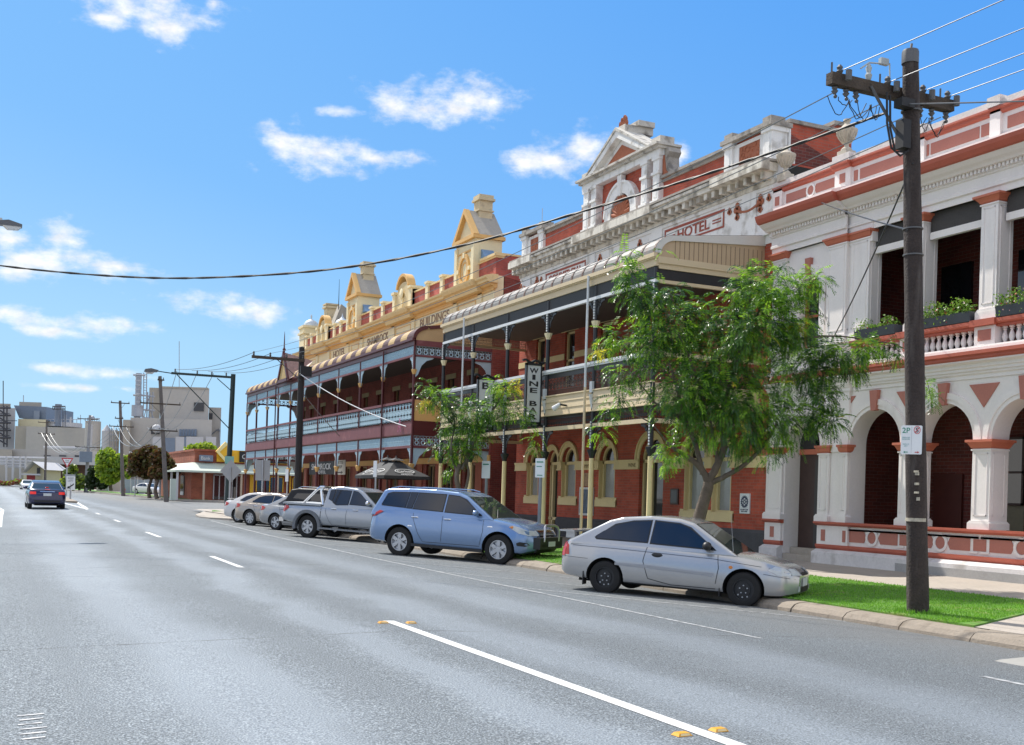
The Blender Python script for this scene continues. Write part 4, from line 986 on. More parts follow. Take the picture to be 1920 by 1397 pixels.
for s in (-1, 1):
    p = [(AC + s * 2.36, 10.95), (AC + s * 3.05, 10.95), (AC + s * 3.0, 11.08), (AC + s * 2.75, 11.2), (AC + s * 2.6, 11.42), (AC + s * 2.58, 11.65), (AC + s * 2.7, 11.78), (AC + s * 2.62, 11.92), (AC + s * 2.36, 11.92)]
    b.prism(p, 'x', F - .02, F + .4)
pieces('scroll_console', b, COPING, HT)
b = MB()
b.prism([(AC - 1.0, 12.2), (AC + 1.0, 12.2), (AC, 12.68)], 'x', F - .1, F - .07)
for i in range(11):                                # shell fan in the niche
    a = R(8 + 164 * i / 10); b.tube([(F - .02, AC + .07 * math.cos(a), 10.42 + .07 * math.sin(a)), (F - .07, AC + .33 * math.cos(a), 10.44 + .33 * math.sin(a)), (F - .03, AC + .56 * math.cos(a), 10.46 + .6 * math.sin(a))], [.02, .06, .075], 6)
for s in (-1, 1):
    p = [(AC + s * 2.37, 11.0), (AC + s * 2.85, 11.0), (AC + s * 2.55, 11.25), (AC + s * 2.45, 11.7), (AC + s * 2.37, 11.8)]; b.prism(p, 'x', F - .045, F - .018)
for i in range(16): b.ball((F - .08, AC + random.uniform(-.22, .22), 13.2 + random.uniform(0, .38) * (1 - i / 40)), .07, .075, .1, 6, 4)
for s in (-1, 1): b.box(F - .04, F + .06, *sorted((AC + s * 1.78, AC + s * 2.0)), 10.45, 11.15)
ht('terracotta_ornament', b, MATS['terracotta_ornament'], smooth=35)
b = MB(); b.tube([(F + .2, 37.3, 11.3), (F + .2, 37.3, 12.05)], .012, 5); ht('aerial_rod', b, STEEL)
# verandah
PY = [23.75, 26.75, 29.6, 32.45, 35.25, 38.0]
for y in PY: verandah_post(HT, V, y, 7.16, CREAM, IRON, IRON, PALECREAM, 2.46, 6.03, rope=PALEGREY)
for y in (26.95, 35.8):
    b = MB(); b.tube([(V - .16, y, 4.4), (V - .16, y, 7.45)], .035, 8); o = ht('downpipe', b, PALEGREY, smooth=35)
    b = MB(); b.tube([(V - .16, y + .0, -.08), (V - .16, y, 4.4)], .038, 8); obj('lower_pipe', b, BUFF, o)
ZL = [(IRON, 'frieze', 3.42, 3.74, .105), (BROWNIRON, 'ring', 4.33, 4.84, .215), (IRON, 'frieze', 6.87, 7.13, .11)]
ends = [(PY[i] + .06, PY[i + 1] - .06) for i in range(5)]
for a, c in ends:
    for m, st, z0, z1, w in ZL:
        ht('balustrade' if st == 'ring' else 'iron_frieze', lace(MB(), 'x', V, a, c, z0, z1, w, st), m)
    b = MB(); b.box(V - .01, V + .01, a, c, 4.84, 4.97); ht('rail_board', b, IRON)
    b = MB(); b.box(V - .012, V + .012, a, c, 6.88, 7.19); ht('frieze_board', b, mat('charcoal_fretwork', (.018, .019, .021), .6, .5, 30))
    b = MB()
    for z in (3.3, ): b.box(V - .045, V + .045, a, c, z, 3.41)
    ht('beam', b, BUFF)
    b = MB(); bracket(b, V, a, 3.3, 1, .42); bracket(b, V, c, 3.3, -1, .42); bracket(b, V, a, 6.78, 1, .42); bracket(b, V, c, 6.78, -1, .42); ht('bracket', b, IRON)
for a, c in ((V + .06, F),):                       # return ends of the verandah
    for y in (PY[0], PY[-1]):
        for m, st, z0, z1, w in ZL:
            ht('balustrade' if st == 'ring' else 'iron_frieze', lace(MB(), 'y', y, a, c, z0, z1, w, st), m if y < 30 or st != 'frieze' else mat('gilded_lace', (.20, .12, .045), .5, .2, 9))
        b = MB(); b.box(a, c, y - .045, y + .045, 3.3, 3.41); b.box(a, c, y - .045, y + .045, 6.78, 6.86); b.box(a, c, y - .04, y + .04, 4.97, 5.08); ht('beam', b, BUFF)
        b = MB(); b.box(a, c, y - .012, y + .012, 6.88, 7.12); ht('frieze_board', b, IRON if y < 30 else MATS['gilded_lace']) if y < 30 else None
        b = MB(); b.box(a, c, y - .02, y + .02, 3.75, 4.3); ht('fascia_board', b, BUFF)
b = MB(); b.box(V - .07, V + .05, PY[0] - .05, PY[-1] + .05, 4.97, 5.02); b.box(V - .09, V + .06, PY[0] - .05, PY[-1] + .05, 5.02, 5.09); ht('handrail', b, PALEGREY)
b = MB()
for k in range(3): b.prism([(V - .055, 3.75 + .185 * k), (V - .035, 3.75 + .185 * k + .183), (V + .02, 3.75 + .185 * k + .183), (V + .02, 3.75 + .185 * k)], 'y', PY[0] - .05, PY[-1] + .05)
b.box(V - .08, V + .03, PY[0] - .06, PY[-1] + .06, 4.3, 4.335); b.box(V - .075, V + .03, PY[0] - .06, PY[-1] + .06, 3.735, 3.755); ht('fascia_board', b, BUFF)
b = MB()
for y in PY[1:-1]: b.box(V - .1, V - .03, y - .07, y + .07, 4.25, 4.55); b.prism([(V - .03, 4.22), (V - .13, 4.2), (V - .05, 3.8), (V - .03, 3.8)], 'y', y - .035, y + .035)
pieces('post_bracket', b, PALEGREY, HT)
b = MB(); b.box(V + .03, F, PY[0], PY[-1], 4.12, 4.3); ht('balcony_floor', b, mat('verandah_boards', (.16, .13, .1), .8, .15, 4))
b = MB(); b.box(V - .05, V + .05, PY[0] - .05, PY[-1] + .05, 6.78, 6.865); ht('beam', b, PALEGREY)
b = MB(); b.box(V - .05, V + .05, PY[0] - .06, PY[-1] + .06, 7.19, 7.38); b.box(V - .14, V - .04, PY[0] - .1, PY[-1] + .1, 7.4, 7.5); b.box(V - .1, V + .0, PY[0] - .08, PY[-1] + .08, 7.37, 7.41); ht('gutter', b, BUFF)
HP = bullnose(V - .1, F + .02, 7.5, 7.98, 8.32, .62)
curved_roof(HT, 'verandah_roof', HP, PY[0] - .06, PY[-1] + .06, [TINGREY], .62, .045)
b = MB(); b.prism([(V - .05, 7.3)] + HP[:-1] + [(F, 8.31), (F, 7.3)], 'y', PY[0] - .05, PY[0] - .01)
b.prism([(V - .05, 7.3)] + HP[:-1] + [(F, 8.31), (F, 7.3)], 'y', PY[-1] + .01, PY[-1] + .05); pieces('gable_boards', b, BEIGE, HT)
b = MB(); x = V + .5
while x < F - .02: b.box(x, x + .012, PY[0] - .056, PY[0] - .05, 7.42, 7.93); x += .14
ht('board_joints', b, mat('board_joint_brown', (.16, .11, .07), .8, .1, 4))  # plain brown strips mark the board joints
b = MB()
inn = [(x + (V + .62 - x) * .24, z + (7.45 - z) * .24) if i < 8 else (x, z - .27) for i, (x, z) in enumerate(HP)]
for i in range(len(HP) - 1):
    q = [HP[i], HP[i + 1], inn[i + 1], inn[i]]
    b.add([(x, PY[0] - .09, z + .01) for x, z in q] + [(x, PY[0] - .05, z + .01) for x, z in q], [(0, 1, 2, 3), (4, 7, 6, 5), (0, 4, 5, 1), (2, 6, 7, 3)])
ht('bargeboard', b, mat('pale_bargeboard', (.62, .60, .55), .6, .05, 3))
b = MB(); b.box(V, F, PY[0] - .09, PY[0] - .052, 7.26, 7.42); b.box(V + .05, F, PY[0] - .05, PY[0] + .0, 7.13, 7.32); ht('beam', b, BUFF)
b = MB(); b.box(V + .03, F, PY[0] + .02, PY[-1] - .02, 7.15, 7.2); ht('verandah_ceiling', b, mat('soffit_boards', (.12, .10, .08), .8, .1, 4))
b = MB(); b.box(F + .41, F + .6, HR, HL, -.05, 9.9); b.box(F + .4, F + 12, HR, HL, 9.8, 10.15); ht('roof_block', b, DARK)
# things fixed to the front
POST = thing('poster_case', 'tall framed menu poster on the brick wall between two arched windows', 'poster', (F - .03, 32.83, 1.5))
b = MB(); b.box(F - .06, F - .01, 32.36, 33.3, .78, 1.72); obj('frame', b, PALEGREY, POST, 0)
b = MB(); b.box(F - .07, F - .061, 32.43, 33.23, .85, 1.65); obj('sheet', b, mat('blue_poster_print', (.06, .10, .16), .5, .6, 9), POST, 0)
b = MB(); b.box(F - .05, F - .012, 32.45, 33.2, 1.76, 2.2); obj('upper_sheet', b, mat('sepia_poster_print', (.36, .22, .12), .6, .5, 12), POST, 0)
PL = thing('wall_plaque', 'small dark plaque on the brick wall right of the hotel entrance', 'plaque', (F - .03, 27.55, 1.5))
b = MB(); b.box(F - .04, F, 27.36, 27.76, 1.26, 1.72); obj('frame', b, TIMBERD, PL, 0); b = MB(); b.box(F - .046, F - .04, 27.41, 27.71, 1.31, 1.67); obj('face', b, mat('slate_plaque', (.05, .06, .065), .3, .15, 9), PL, 0)
RO = thing('club_sign', 'small white sign with a dark cogwheel emblem beside the white corner pilaster', 'sign', (F - .03, 24.19, 1.35))
b = MB(); b.box(F - .04, F - .005, 23.98, 24.4, 1.09, 1.62); obj('board', b, mat('sign_white', (.74, .76, .76), .5, .04, 6), RO, 0)
b = MB(); b.arc('x', (24.19, 1.4), .1, .14, 0, 360, F - .046, F - .04, 20); b.arc('x', (24.19, 1.4), .03, .055, 0, 360, F - .046, F - .04, 12)
for i in range(6): a = R(60 * i); b.prism([(24.19 + .05 * math.cos(a) - .012 * math.sin(a), 1.4 + .05 * math.sin(a) + .012 * math.cos(a)), (24.19 + .105 * math.cos(a) - .012 * math.sin(a), 1.4 + .105 * math.sin(a) + .012 * math.cos(a)), (24.19 + .105 * math.cos(a) + .012 * math.sin(a), 1.4 + .105 * math.sin(a) - .012 * math.cos(a)), (24.19 + .05 * math.cos(a) + .012 * math.sin(a), 1.4 + .05 * math.sin(a) - .012 * math.cos(a))], 'x', F - .0455, F - .04)
for i in range(18): a = R(20 * i); b.box(F - .046, F - .04, 24.19 + .15 * math.cos(a) - .014, 24.19 + .15 * math.cos(a) + .014, 1.4 + .15 * math.sin(a) - .014, 1.4 + .15 * math.sin(a) + .014)
SBL = mat('sign_navy_print', (.02, .03, .08), .5, .05, 6)
obj('emblem', b, SBL, RO, 0); text('lettering', 'ROTARY CLUB\nMEETS HERE', SBL, (F - .044, 24.19, 1.17), '-x', RO, width=.32, depth=.006)
# hanging signs
def hanging_sign(y, txt, label, x0, x1, z0, z1):
    s = thing('hanging_sign', label, 'sign', ((x0 + x1) / 2, y, z0), 0, 'hanging signs on the hotel verandah')
    b = MB(); b.box(x0 + .03, x1 - .03, y - .035, y + .035, z0 + .06, z1 - .06); obj('board', b, mat('pale_signboard', (.62, .63, .62), .5, .06, 4), s, 0)
    b = MB()
    for a, c in ((x0, x0 + .04), (x1 - .04, x1)): b.box(a, c, y - .06, y + .06, z0, z1)
    b.box(x0, x1, y - .06, y + .06, z1 - .07, z1); b.box(x0, x1, y - .06, y + .06, z0, z0 + .07)
    for z, q in ((z1, 1), (z0, -1)):
        pts = [(x0 - .1 + .1 * i, y, z + q * (.05 + .06 * math.sin(i * 1.7 + .6) * (1 if i % 2 else .6))) for i in range(int((x1 - x0 + .2) / .1) + 1)]; b.tube(pts, .04, 6)
    b.box(x1, V + .02, y - .02, y + .02, z1 + .02, z1 + .06); b.box(x1, V + .02, y - .02, y + .02, z0 - .06, z0 - .02)
    obj('frame', b, IRON, s, 0)
    n = len(txt); dz = (z1 - z0 - .25) / n
    for i, c in enumerate(txt):
        if c == ' ': continue
        text('lettering', c, mat('sign_black_print', (.02, .02, .022), .5, .1, 6), ((x0 + x1) / 2, y - .036, z1 - .125 - dz * (i + .5)), '-y', s, height=dz * .78, width=(x1 - x0) * (.56 if c in 'WN&MR' else .2 if c == 'I' else .46), bold=.025)
hanging_sign(29.75, 'WINE BAR', 'tall white hanging sign reading WINE BAR in a black scroll frame', 14.22, 14.74, 3.5, 5.3)
hanging_sign(33.2, 'B & B', 'tall white hanging sign reading B & B half hidden by the small tree', 14.16, 14.74, 3.5, 5.15)
b = MB(); b.tube([(V - .06, 28.2, 3.98), (V - .24, 28.25, 4.0)], .03, 6); sl = solo('spotlight', b, IRON, 'black spotlight with white lamp face on the weatherboard fascia', 'lamp')
b = MB(); b.lathe([(.03, 0), (.075, .1), (.08, .14), (.07, .15)], (V - .24, 28.25, 4.0), 10, 'y'); 
b = MB(); b.tube([(V - .22, 28.28, 4.02), (V - .34, 28.45, 3.88)], [.05, .085], 10); obj('lamp_head', b, mat('lamp_white', (.7, .7, .7), .3, .05, 5), sl)
# ---------------------------------------------------------------- cream and ochre corner hotel with the blue lace verandah
CO = thing('corner_hotel', 'long cream and ochre corner hotel with maroon posts, blue iron lace and gabled parapet towers', 'hotel', (F, 56, 0))
def co(name, b, m, parent=None, smooth=0): return parts(name, b, m, parent or CO, smooth)
SR, SL = 40.95, 71.9
SPY = [41.15, 44.9, 48.1, 51.5, 55.0, 58.0, 60.8, 63.7, 66.5, 69.4, 72.2]
# walls
op = []; ups = []
for i, c in enumerate((43.0, 45.4, 47.6, 50.2, 52.6, 55.2, 57.6, 60.6, 63.2, 66.0, 68.6, 70.6)):
    op.append((c - .55, c + .55, 0 if i % 3 == 1 else .75, 2.65)); ups.append((c - .38, c + .38, 4.3 if i % 2 else 4.3, 6.35))
b = MB(); b.wall('x', F, F + .4, SR, SL, -.1, 8.6, op + ups); b.box(F + .4, F + 14, SR + .01, SR + .35, -.1, 10.2); b.box(F + .4, F + 14, SL - .35, SL - .01, -.1, 9); co('wall', b, mat_b := brick('corner_brick', (.23, .045, .03), (.16, .032, .024), (.18, .09, .07)))
for i, (a, c, z0, z1) in enumerate(op):
    b = MB(); b.box(F + .2, F + .25, a, c, z0, z1); w_ = co('door' if z0 == 0 else 'window', b, GLASSD)
    b = MB()
    for y in (a, (a + c) / 2 - .04, c - .08): b.box(F + .12, F + .2, y, y + .08, z0, z1)
    b.box(F + .12, F + .2, a, c, z1 - .08, z1); b.box(F + .12, F + .2, a, c, z0 + .02, z0 + .1); obj('frame', b, mat('brown_cream_frame', (.28, .19, .09), .6, .1, 5), w_, 0)
for a, c, z0, z1 in ups:
    b = MB(); b.box(F + .2, F + .25, a, c, z0, z1); w_ = co('window', b, GLASSD)
    b = MB()
    for y in (a, c - .07): b.box(F + .12, F + .2, y, y + .07, z0, z1)
    b.box(F + .12, F + .2, a, c, (z0 + z1) / 2, (z0 + z1) / 2 + .06); obj('frame', b, MATS['brown_cream_frame'], w_, 0)
    b = MB(); b.box(F - .03, F + .1, a - .2, c + .2, z1, z1 + .22); obj('lintel', b, mat('dim_stone_lintel', (.33, .27, .15), .75, .1, 4), w_, 0)
b = MB(); b.box(F - .06, F + .02, SR, SL, 2.68, 2.95); co('string_course', b, OCHRE)
b = MB(); b.box(F - .07, F + .01, SR, SL, -.1, .5)
co('plinth', b, MATS['bluestone_plinth'])
b = MB()
for c in (42.0, 44.2, 46.5, 48.9, 51.4, 53.9, 56.4, 59.1, 61.9, 64.6, 67.3, 69.6): b.box(F - .05, F + .0, c - .32, c + .32, .5, 2.68)
co('pilaster', b, mat('rust_painted_pier', (.30, .075, .035), .7, .12, 3))
# frieze and cornice
b = MB(); b.wall('x', F - .04, F + .36, SR, SL, 8.6, 10.15)
FB = (42.3, 45.0, 50.3, 53.2, 58.4, 61.0, 64.9, 67.5)
for y in FB: b.box(F - .1, F, y - .22, y + .22, 8.75, 9.6)
co('frieze_wall', b, PALECREAM)
b = MB(); b.box(F - .14, F, SR - .05, SL, 8.82, 8.94); b.box(F - .1, F, SR - .04, SL, 9.55, 9.63)
for y0, y1 in ((45.4, 50.0), (53.5, 58.1), (61.3, 64.6)):
    pass
for y0, y1 in ((42.8, 44.7), (50.7, 52.9), (59.0, 60.4), (67.9, 70.6), (46.0 - .95, 46.0 - .75), (64.8 - .3, 64.8)):
    for z0, z1, a, c in ((9.38, 9.42, y0, y1), (9.08, 9.12, y0, y1), (9.12, 9.38, y0, y0 + .06), (9.12, 9.38, y1 - .06, y1)): b.box(F - .055, F - .035, a, c, z0, z1)
co('ochre_moulding', b, OCHRE)
def prof(pf, y0, y1, m, name):
    b = MB(); b.prism([(F - d, z) for d, z in pf] + [(F + .05, pf[-1][1]), (F + .05, pf[0][1])], 'y', y0, y1); return co(name, b, m)
prof([(.08, 9.63), (.12, 9.7), (.22, 9.74), (.26, 9.82)], SR - .1, SL + .1, OCHRE, 'cornice'); prof([(.26, 9.82), (.4, 9.86), (.42, 9.95), (.5, 10.0), (.52, 10.08), (.2, 10.16)], SR - .16, SL + .16, mat('cornice_cream_ochre', (.72, .54, .27), .65, .1, 2, stain=((.35, .25, .12), 3, .6, .4)), 'cornice')
for i in range(0, 8, 2):
    b = MB(); b.prism([(F - d, z) for d, z in [(.36, 9.64), (.42, 9.82), (.54, 9.87), (.62, 10.0), (.64, 10.085), (.3, 10.165)]] + [(F, 10.165), (F, 9.64)], 'y', FB[i] - .35, FB[i + 1] + .35); co('cornice', b, MATS['cornice_cream_ochre'])
LETB = mat('brown_frieze_letters', (.26, .17, .11), .7, .15, 9)
for s, y0, y1 in (('BUILDINGS', 49.4, 45.75), ('SHAMROCK', 57.5, 54.0), ('HOTEL', 64.0, 61.6)):
    text('lettering', s, LETB, (F - .05, (y0 + y1) / 2, 9.25), '-x', CO, width=y0 - y1, height=.4, depth=.02, bold=.01)
# parapet
b = MB(); b.box(F, F + .3, SR, SL - .3, 10.15, 10.92); b.prism([(F + .3, 10.15), (F + .3, 11.0), (F + 1.2, 11.05), (F + 1.3, 10.7), (F + 2.2, 10.35), (F + 6, 9.6), (F + 6, 9.2)], 'y', SR, SR + .3); co('parapet', b, BRICKS)
b = MB(); b.box(F - .05, F + .35, SR - .04, SL, 10.86, 10.93); b.box(F - .1, F + .38, SR - .08, 42.4, 10.93, 11.03); b.box(F - .04, F + 1.3, SR - .05, SR + .34, 10.98, 11.06); co('parapet_coping', b, MATS['cornice_cream_ochre'])
for c in (46.7, 48.55, 55.0, 56.9, 62.6, 63.9, 69.0, 70.3):
    b = MB(); b.box(F - .1, F + .32, c - .17, c + .17, 10.15, 11.0); b.box(F - .14, F + .36, c - .22, c + .22, 11.0, 11.1); co('parapet_pier', b, PALECREAM)
BLUESTAIN = mat('blue_lead_flashing', (.16, .27, .42), .6, .3, 4)
for c, w in ((43.7, 1.06), (59.8, .98)):         # gabled towers with chimneys
    b = MB(); b.box(F - .2, F + 1.0, c - w, c + w, 10.15, 11.95)
    for s in (-1, 1): b.box(F - .28, F - .2, c + s * (w - .14) - .14, c + s * (w - .14) + .14, 10.15, 11.8)
    b.prism([(c - w + .1, 12.1), (c + w - .1, 12.1), (c, 13.15)], 'x', F - .15, F + .9); t_ = co('tower', b, PALECREAM)
    b = MB(); b.box(F - .36, F + 1.1, c - w - .12, c + w + .12, 11.95, 12.1); b.box(F - .25, F - .19, c - w + .2, c + w - .2, 11.5, 11.56)
    for s in (-1, 1): b.prism([(c + s * (w + .14), 12.1), (c + s * (w - .12), 12.1), (c, 13.14), (c, 13.36)], 'x', F - .34, F - .1)
    obj('cornice', b, OCHRE, t_, 0)
    b = MB(); b.prism([(c - w - .1, 12.1), (c + w + .1, 12.1), (c, 13.33)], 'x', F - .1, F + 1.05); obj('gable_roof', b, mat('grey_render_roof', (.36, .33, .28), .85, .2, 3, stain=((.16, .14, .12), 3, .55, .5)), t_, 0)
    b = MB(); b.arc('x', (c, 10.78), .5, .68, 0, 360, F - .29, F - .18, 26, .82); b.arc('x', (c, 10.78), .3, .36, 0, 360, F - .24, F - .18, 22, .82); obj('oval_frame', b, OCHRE, t_)
    b = MB(); b.arc('x', (c, 10.78), .001, .5, 0, 360, F - .212, F - .19, 26, .82); obj('oval_niche', b, mat('pale_niche', (.72, .63, .40), .7, .06, 3), t_)
    b = MB()
    for s in (-1, 1): b.box(F - .31, F - .19, c + s * .6 - .1, c + s * .6 + .1, 10.7, 10.86); b.prism([(c + s * .9, 10.16), (c + s * .55, 10.16), (c + s * .9, 10.5)], 'x', F - .26, F - .19)
    b.box(F - .3, F - .19, c - .1, c + .1, 11.28, 11.5); obj('keystone', b, PALECREAM, t_, 0)
    b = MB(); b.box(F + .25, F + .85, c - .3, c + .3, 12.3, 13.75); b.box(F + .2, F + .9, c - .35, c + .35, 13.3, 13.36); b.box(F + .17, F + .93, c - .39, c + .39, 13.75, 13.85); b.box(F + .22, F + .88, c - .33, c + .33, 13.85, 14.0); obj('chimney', b, mat('weathered_cream_render', (.60, .50, .32), .8, .18, 3, stain=((.24, .2, .14), 3, .56, .6)), t_, 0)
    b = MB(); b.prism([(c - w - .02, 11.05), (c - w - .5, 11.05), (c - w - .02, 11.5)], 'x', F + .05, F + .6); b.box(F + 1.0, F + 1.02, c - .6, c + .6, 11.1, 11.8); obj('flashing', b, BLUESTAIN, t_, 0)
for c, w in ((51.75, 1.35), (66.2, 1.2)):          # arched pediments
    b = MB(); b.box(F - .12, F + .3, c - w, c + w, 10.15, 11.05); b.prism([(c - w * .68, 11.05), (c + w * .68, 11.05)] + [(c + w * .68 * math.cos(R(a)), 11.05 + .52 * math.sin(R(a))) for a in range(15, 180, 15)], 'x', F - .1, F + .25); t_ = co('arched_pediment', b, mat('buff_cream_relief', (.62, .50, .28), .7, .1, 6))
    b = MB()
    for s in (-1, 1): b.box(F - .2, F + .34, *sorted((c + s * w, c + s * (w - .34))), 10.15, 11.1); b.box(F - .26, F + .4, *sorted((c + s * (w + .05), c + s * (w - .39))), 11.1, 11.22)
    parts('pier', b, PALECREAM, t_, 0)
    b = MB(); b.arc('x', (c, 11.0), w * .62, w * .72, 20, 160, F - .2, F + .2, 14); obj('arch_moulding', b, OCHRE, t_)
    b = MB(); b.lathe([(.2, 0), (.26, .03), (.2, .07), (.05, .12)], (F - .24, c, 11.0), 10, 'x'); b.prism([(c - .12, 10.8), (c + .12, 10.8), (c, 10.35)], 'x', F - .17, F - .11); obj('medallion', b, PALECREAM, t_)
b = MB(); b.box(F - .1, F + 1.2, 70.75, 71.95, 10.15, 11.7); b.box(F - .2, F + 1.3, 70.65, 72.05, 11.3, 11.42); b.box(F - .18, F + 1.28, 70.67, 72.03, 11.7, 11.85); t_ = co('corner_turret', b, PALECREAM)
b = MB(); b.lathe([(.5, 0), (.48, .16), (.36, .34), (.16, .45), (.05, .5), (.04, .6), (.07, .66), (.02, .8)], (F + .5, 71.35, 11.85), 14); obj('dome', b, mat('pale_lead_dome', (.5, .56, .62), .5, .1, 4), t_)
b = MB(); b.lathe([(.5, 0), (.48, .15), (.35, .35), (.14, .46), (.05, .6), (.02, .8)], (F + .9, 65.6, 11.2), 12); co('dome', b, MATS['pale_lead_dome'], smooth=35)
b = MB(); b.box(F + 1.2, F + 1.9, 70.2, 70.9, 10, 13.2); b.box(F + 1.1, F + 2.0, 70.1, 71.0, 13.0, 13.12); b.box(F + 1.12, F + 1.98, 70.12, 70.98, 13.2, 13.3); co('chimney', b, MATS['weathered_cream_render'])
b = MB(); b.prism([(F + .6, 10.2), (F + 3.6, 10.2), (F + 2.2, 12.6), (F + 1.6, 13.0)], 'y', 68.3, 69.2); co('gable_roof', b, MATS['grey_render_roof'])
b = MB(); b.tube([(F + 1.5, 68.6, 12.5), (F + 1.5, 68.6, 14.6)], [.03, .01], 6); co('finial', b, IRON)
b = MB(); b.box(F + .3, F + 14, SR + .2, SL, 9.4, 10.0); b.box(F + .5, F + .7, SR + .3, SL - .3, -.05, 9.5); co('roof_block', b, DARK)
# verandah: posts, lace, fascias, striped roof
for y in SPY: verandah_post(CO, V, y, 7.12, MAROON, MAROON, OCHRE, OCHRE, 2.24, 5.98, r=.06, rope=mat('grey_rope_paint', (.36, .30, .30), .6, .1, 6))
b = MB()
for y in (44.65, 58.25, 64.0): b.tube([(V - .1, y, -.1), (V - .1, y, 7.2)], .035, 7)
co('downpipe', b, MAROON, smooth=35)
for i in range(len(SPY) - 1):
    a, c = SPY[i] + .06, SPY[i + 1] - .06
    far_ = i > 5
    co('balustrade', lace(MB(), 'x', V, a, c, 4.2, 4.88, .36 if far_ else .36, 'panel'), BLUELACE)
    co('lower_frieze', lace(MB(), 'x', V, a, c, 3.2, 3.58, .3 if far_ else .2, 'lattice'), BLUELACE); b = MB(); b.box(V + .006, V + .012, a, c, 3.22, 3.56); co('frieze_board', b, mat('blue_frieze_board', (.28, .42, .50), .6, .1, 6))
    co('upper_frieze', lace(MB(), 'x', V, a, c, 6.74, 7.08, .3 if far_ else .2, 'lattice'), BLUELACE); b = MB(); b.box(V + .006, V + .012, a, c, 6.76, 7.06); co('frieze_board', b, MATS['blue_frieze_board'])
    b = MB()
    for y, s in ((a, 1), (c, -1)):
        for z in (3.1, 6.66):
            b.prism([(y, z), (y + s * .44, z), (y + s * .36, z - .1), (y + s * .22, z - .16), (y + s * .12, z - .42), (y + s * .05, z - .62), (y, z - .66)], 'x', V - .012, V + .012)
    co('bracket', b, BLUELACE)
b = MB(); b.prism([(V - .03, 3.62), (V - .06, 3.66), (V - .05, 4.1), (V - .07, 4.14), (V + .02, 4.14), (V + .02, 3.62)], 'y', SPY[0] - .05, SPY[-1] + .05); co('fascia_board', b, PLUM)
b = MB(); b.box(V - .04, V + .04, SPY[0], SPY[-1], 3.1, 3.2); b.box(V - .04, V + .04, SPY[0], SPY[-1], 6.66, 6.74); co('beam', b, PLUM)
b = MB(); b.box(V - .05, V + .05, SPY[0] - .05, SPY[-1] + .05, 4.9, 5.0); co('handrail', b, PLUM)
b = MB(); b.box(V - .04, V + .04, SPY[0] - .05, SPY[-1] + .05, 7.1, 7.3); b.box(V - .14, V, SPY[0] - .1, SPY[-1] + .1, 7.28, 7.37); co('gutter', b, MAROON)
b = MB(); b.box(V + .03, F, SPY[0], SPY[-1], 4.0, 4.14); co('balcony_floor', b, MATS['verandah_boards'])
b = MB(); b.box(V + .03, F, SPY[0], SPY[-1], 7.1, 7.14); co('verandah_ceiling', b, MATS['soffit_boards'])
CP = bullnose(V - .1, F, 7.37, 7.86, 8.3, .6)
STR = [mat('maroon_roof_stripe', (.055, .014, .02), .75, .15, 3), mat('cream_roof_stripe', (.42, .29, .13), .75, .1, 3)]
curved_roof(CO, 'verandah_roof', CP, SPY[0] - .06, 59.8, STR, .76); curved_roof(CO, 'verandah_roof', CP, 62.8, SPY[-1] + .06, STR, .76); curved_roof(CO, 'verandah_roof', CP, 59.8, 62.8, [STR[1]], 3)
b = MB(); b.prism([(V - .05, 7.3)] + CP[:-1] + [(F, 8.29), (F, 7.3)], 'y', SPY[0] - .05, SPY[0] - .01); b.prism([(V - .05, 7.3)] + CP[:-1] + [(F, 8.29), (F, 7.3)], 'y', SPY[-1] + .01, SPY[-1] + .05); co('gable_boards', b, mat('tan_gable_boards', (.46, .31, .15), .6, .1, 3))
b = MB()
for i in range(len(CP) - 1):
    (xa, za), (xb, zb) = CP[i], CP[i + 1]; q = SPY[0] - .1
    b.add([(xa, q, za + .02), (xb, q, zb + .02), (xb, q + .05, zb + .02), (xa, q + .05, za + .02), (xa + .1, q, za - .1), (xb + (.1 if i < 6 else 0), q, zb - .1), (xb + (.1 if i < 6 else 0), q + .05, zb - .1), (xa + .1, q + .05, za - .1)], [(0, 1, 2, 3), (4, 7, 6, 5), (0, 4, 5, 1), (3, 2, 6, 7)])
co('bargeboard', b, MAROON)
b = MB(); b.prism([(60.2, 7.32), (62.4, 7.32), (61.3, 8.75)], 'x', V - .35, V - .25); t_ = co('porch_gable', b, mat('gable_panel_gold', (.45, .32, .12), .6, .2, 6))
b = MB()
for s in (-1, 1): b.prism([(61.3 + s * 1.3, 7.2), (61.3 + s * 1.1, 7.2), (61.3, 8.64), (61.3, 8.9)], 'x', V - .42, V - .3)
b.box(V - .42, V - .3, 60.1, 62.5, 7.2, 7.36); obj('bargeboard', b, MAROON, t_, 0)
b = MB(); b.add([(V - .3, 60.0, 7.3), (V - .3, 62.6, 7.3), (V - .3, 61.3, 8.84), (V + .6, 60.2, 7.85), (V + .6, 62.4, 7.85), (V + 1.3, 61.3, 8.5)], [(0, 2, 1), (0, 3, 5, 2), (1, 2, 5, 4), (3, 4, 5)]); obj('roof', b, mat('red_grey_striped_roof', (.30, .19, .165), .6, .35, 6), t_, 0)
b = MB(); b.lathe([(.04, 0), (.05, .2), (.1, .3), (.04, .4), (.02, 1.1), (.005, 1.3)], (V - .33, 61.3, 8.7), 8); obj('finial', b, MAROON, t_)
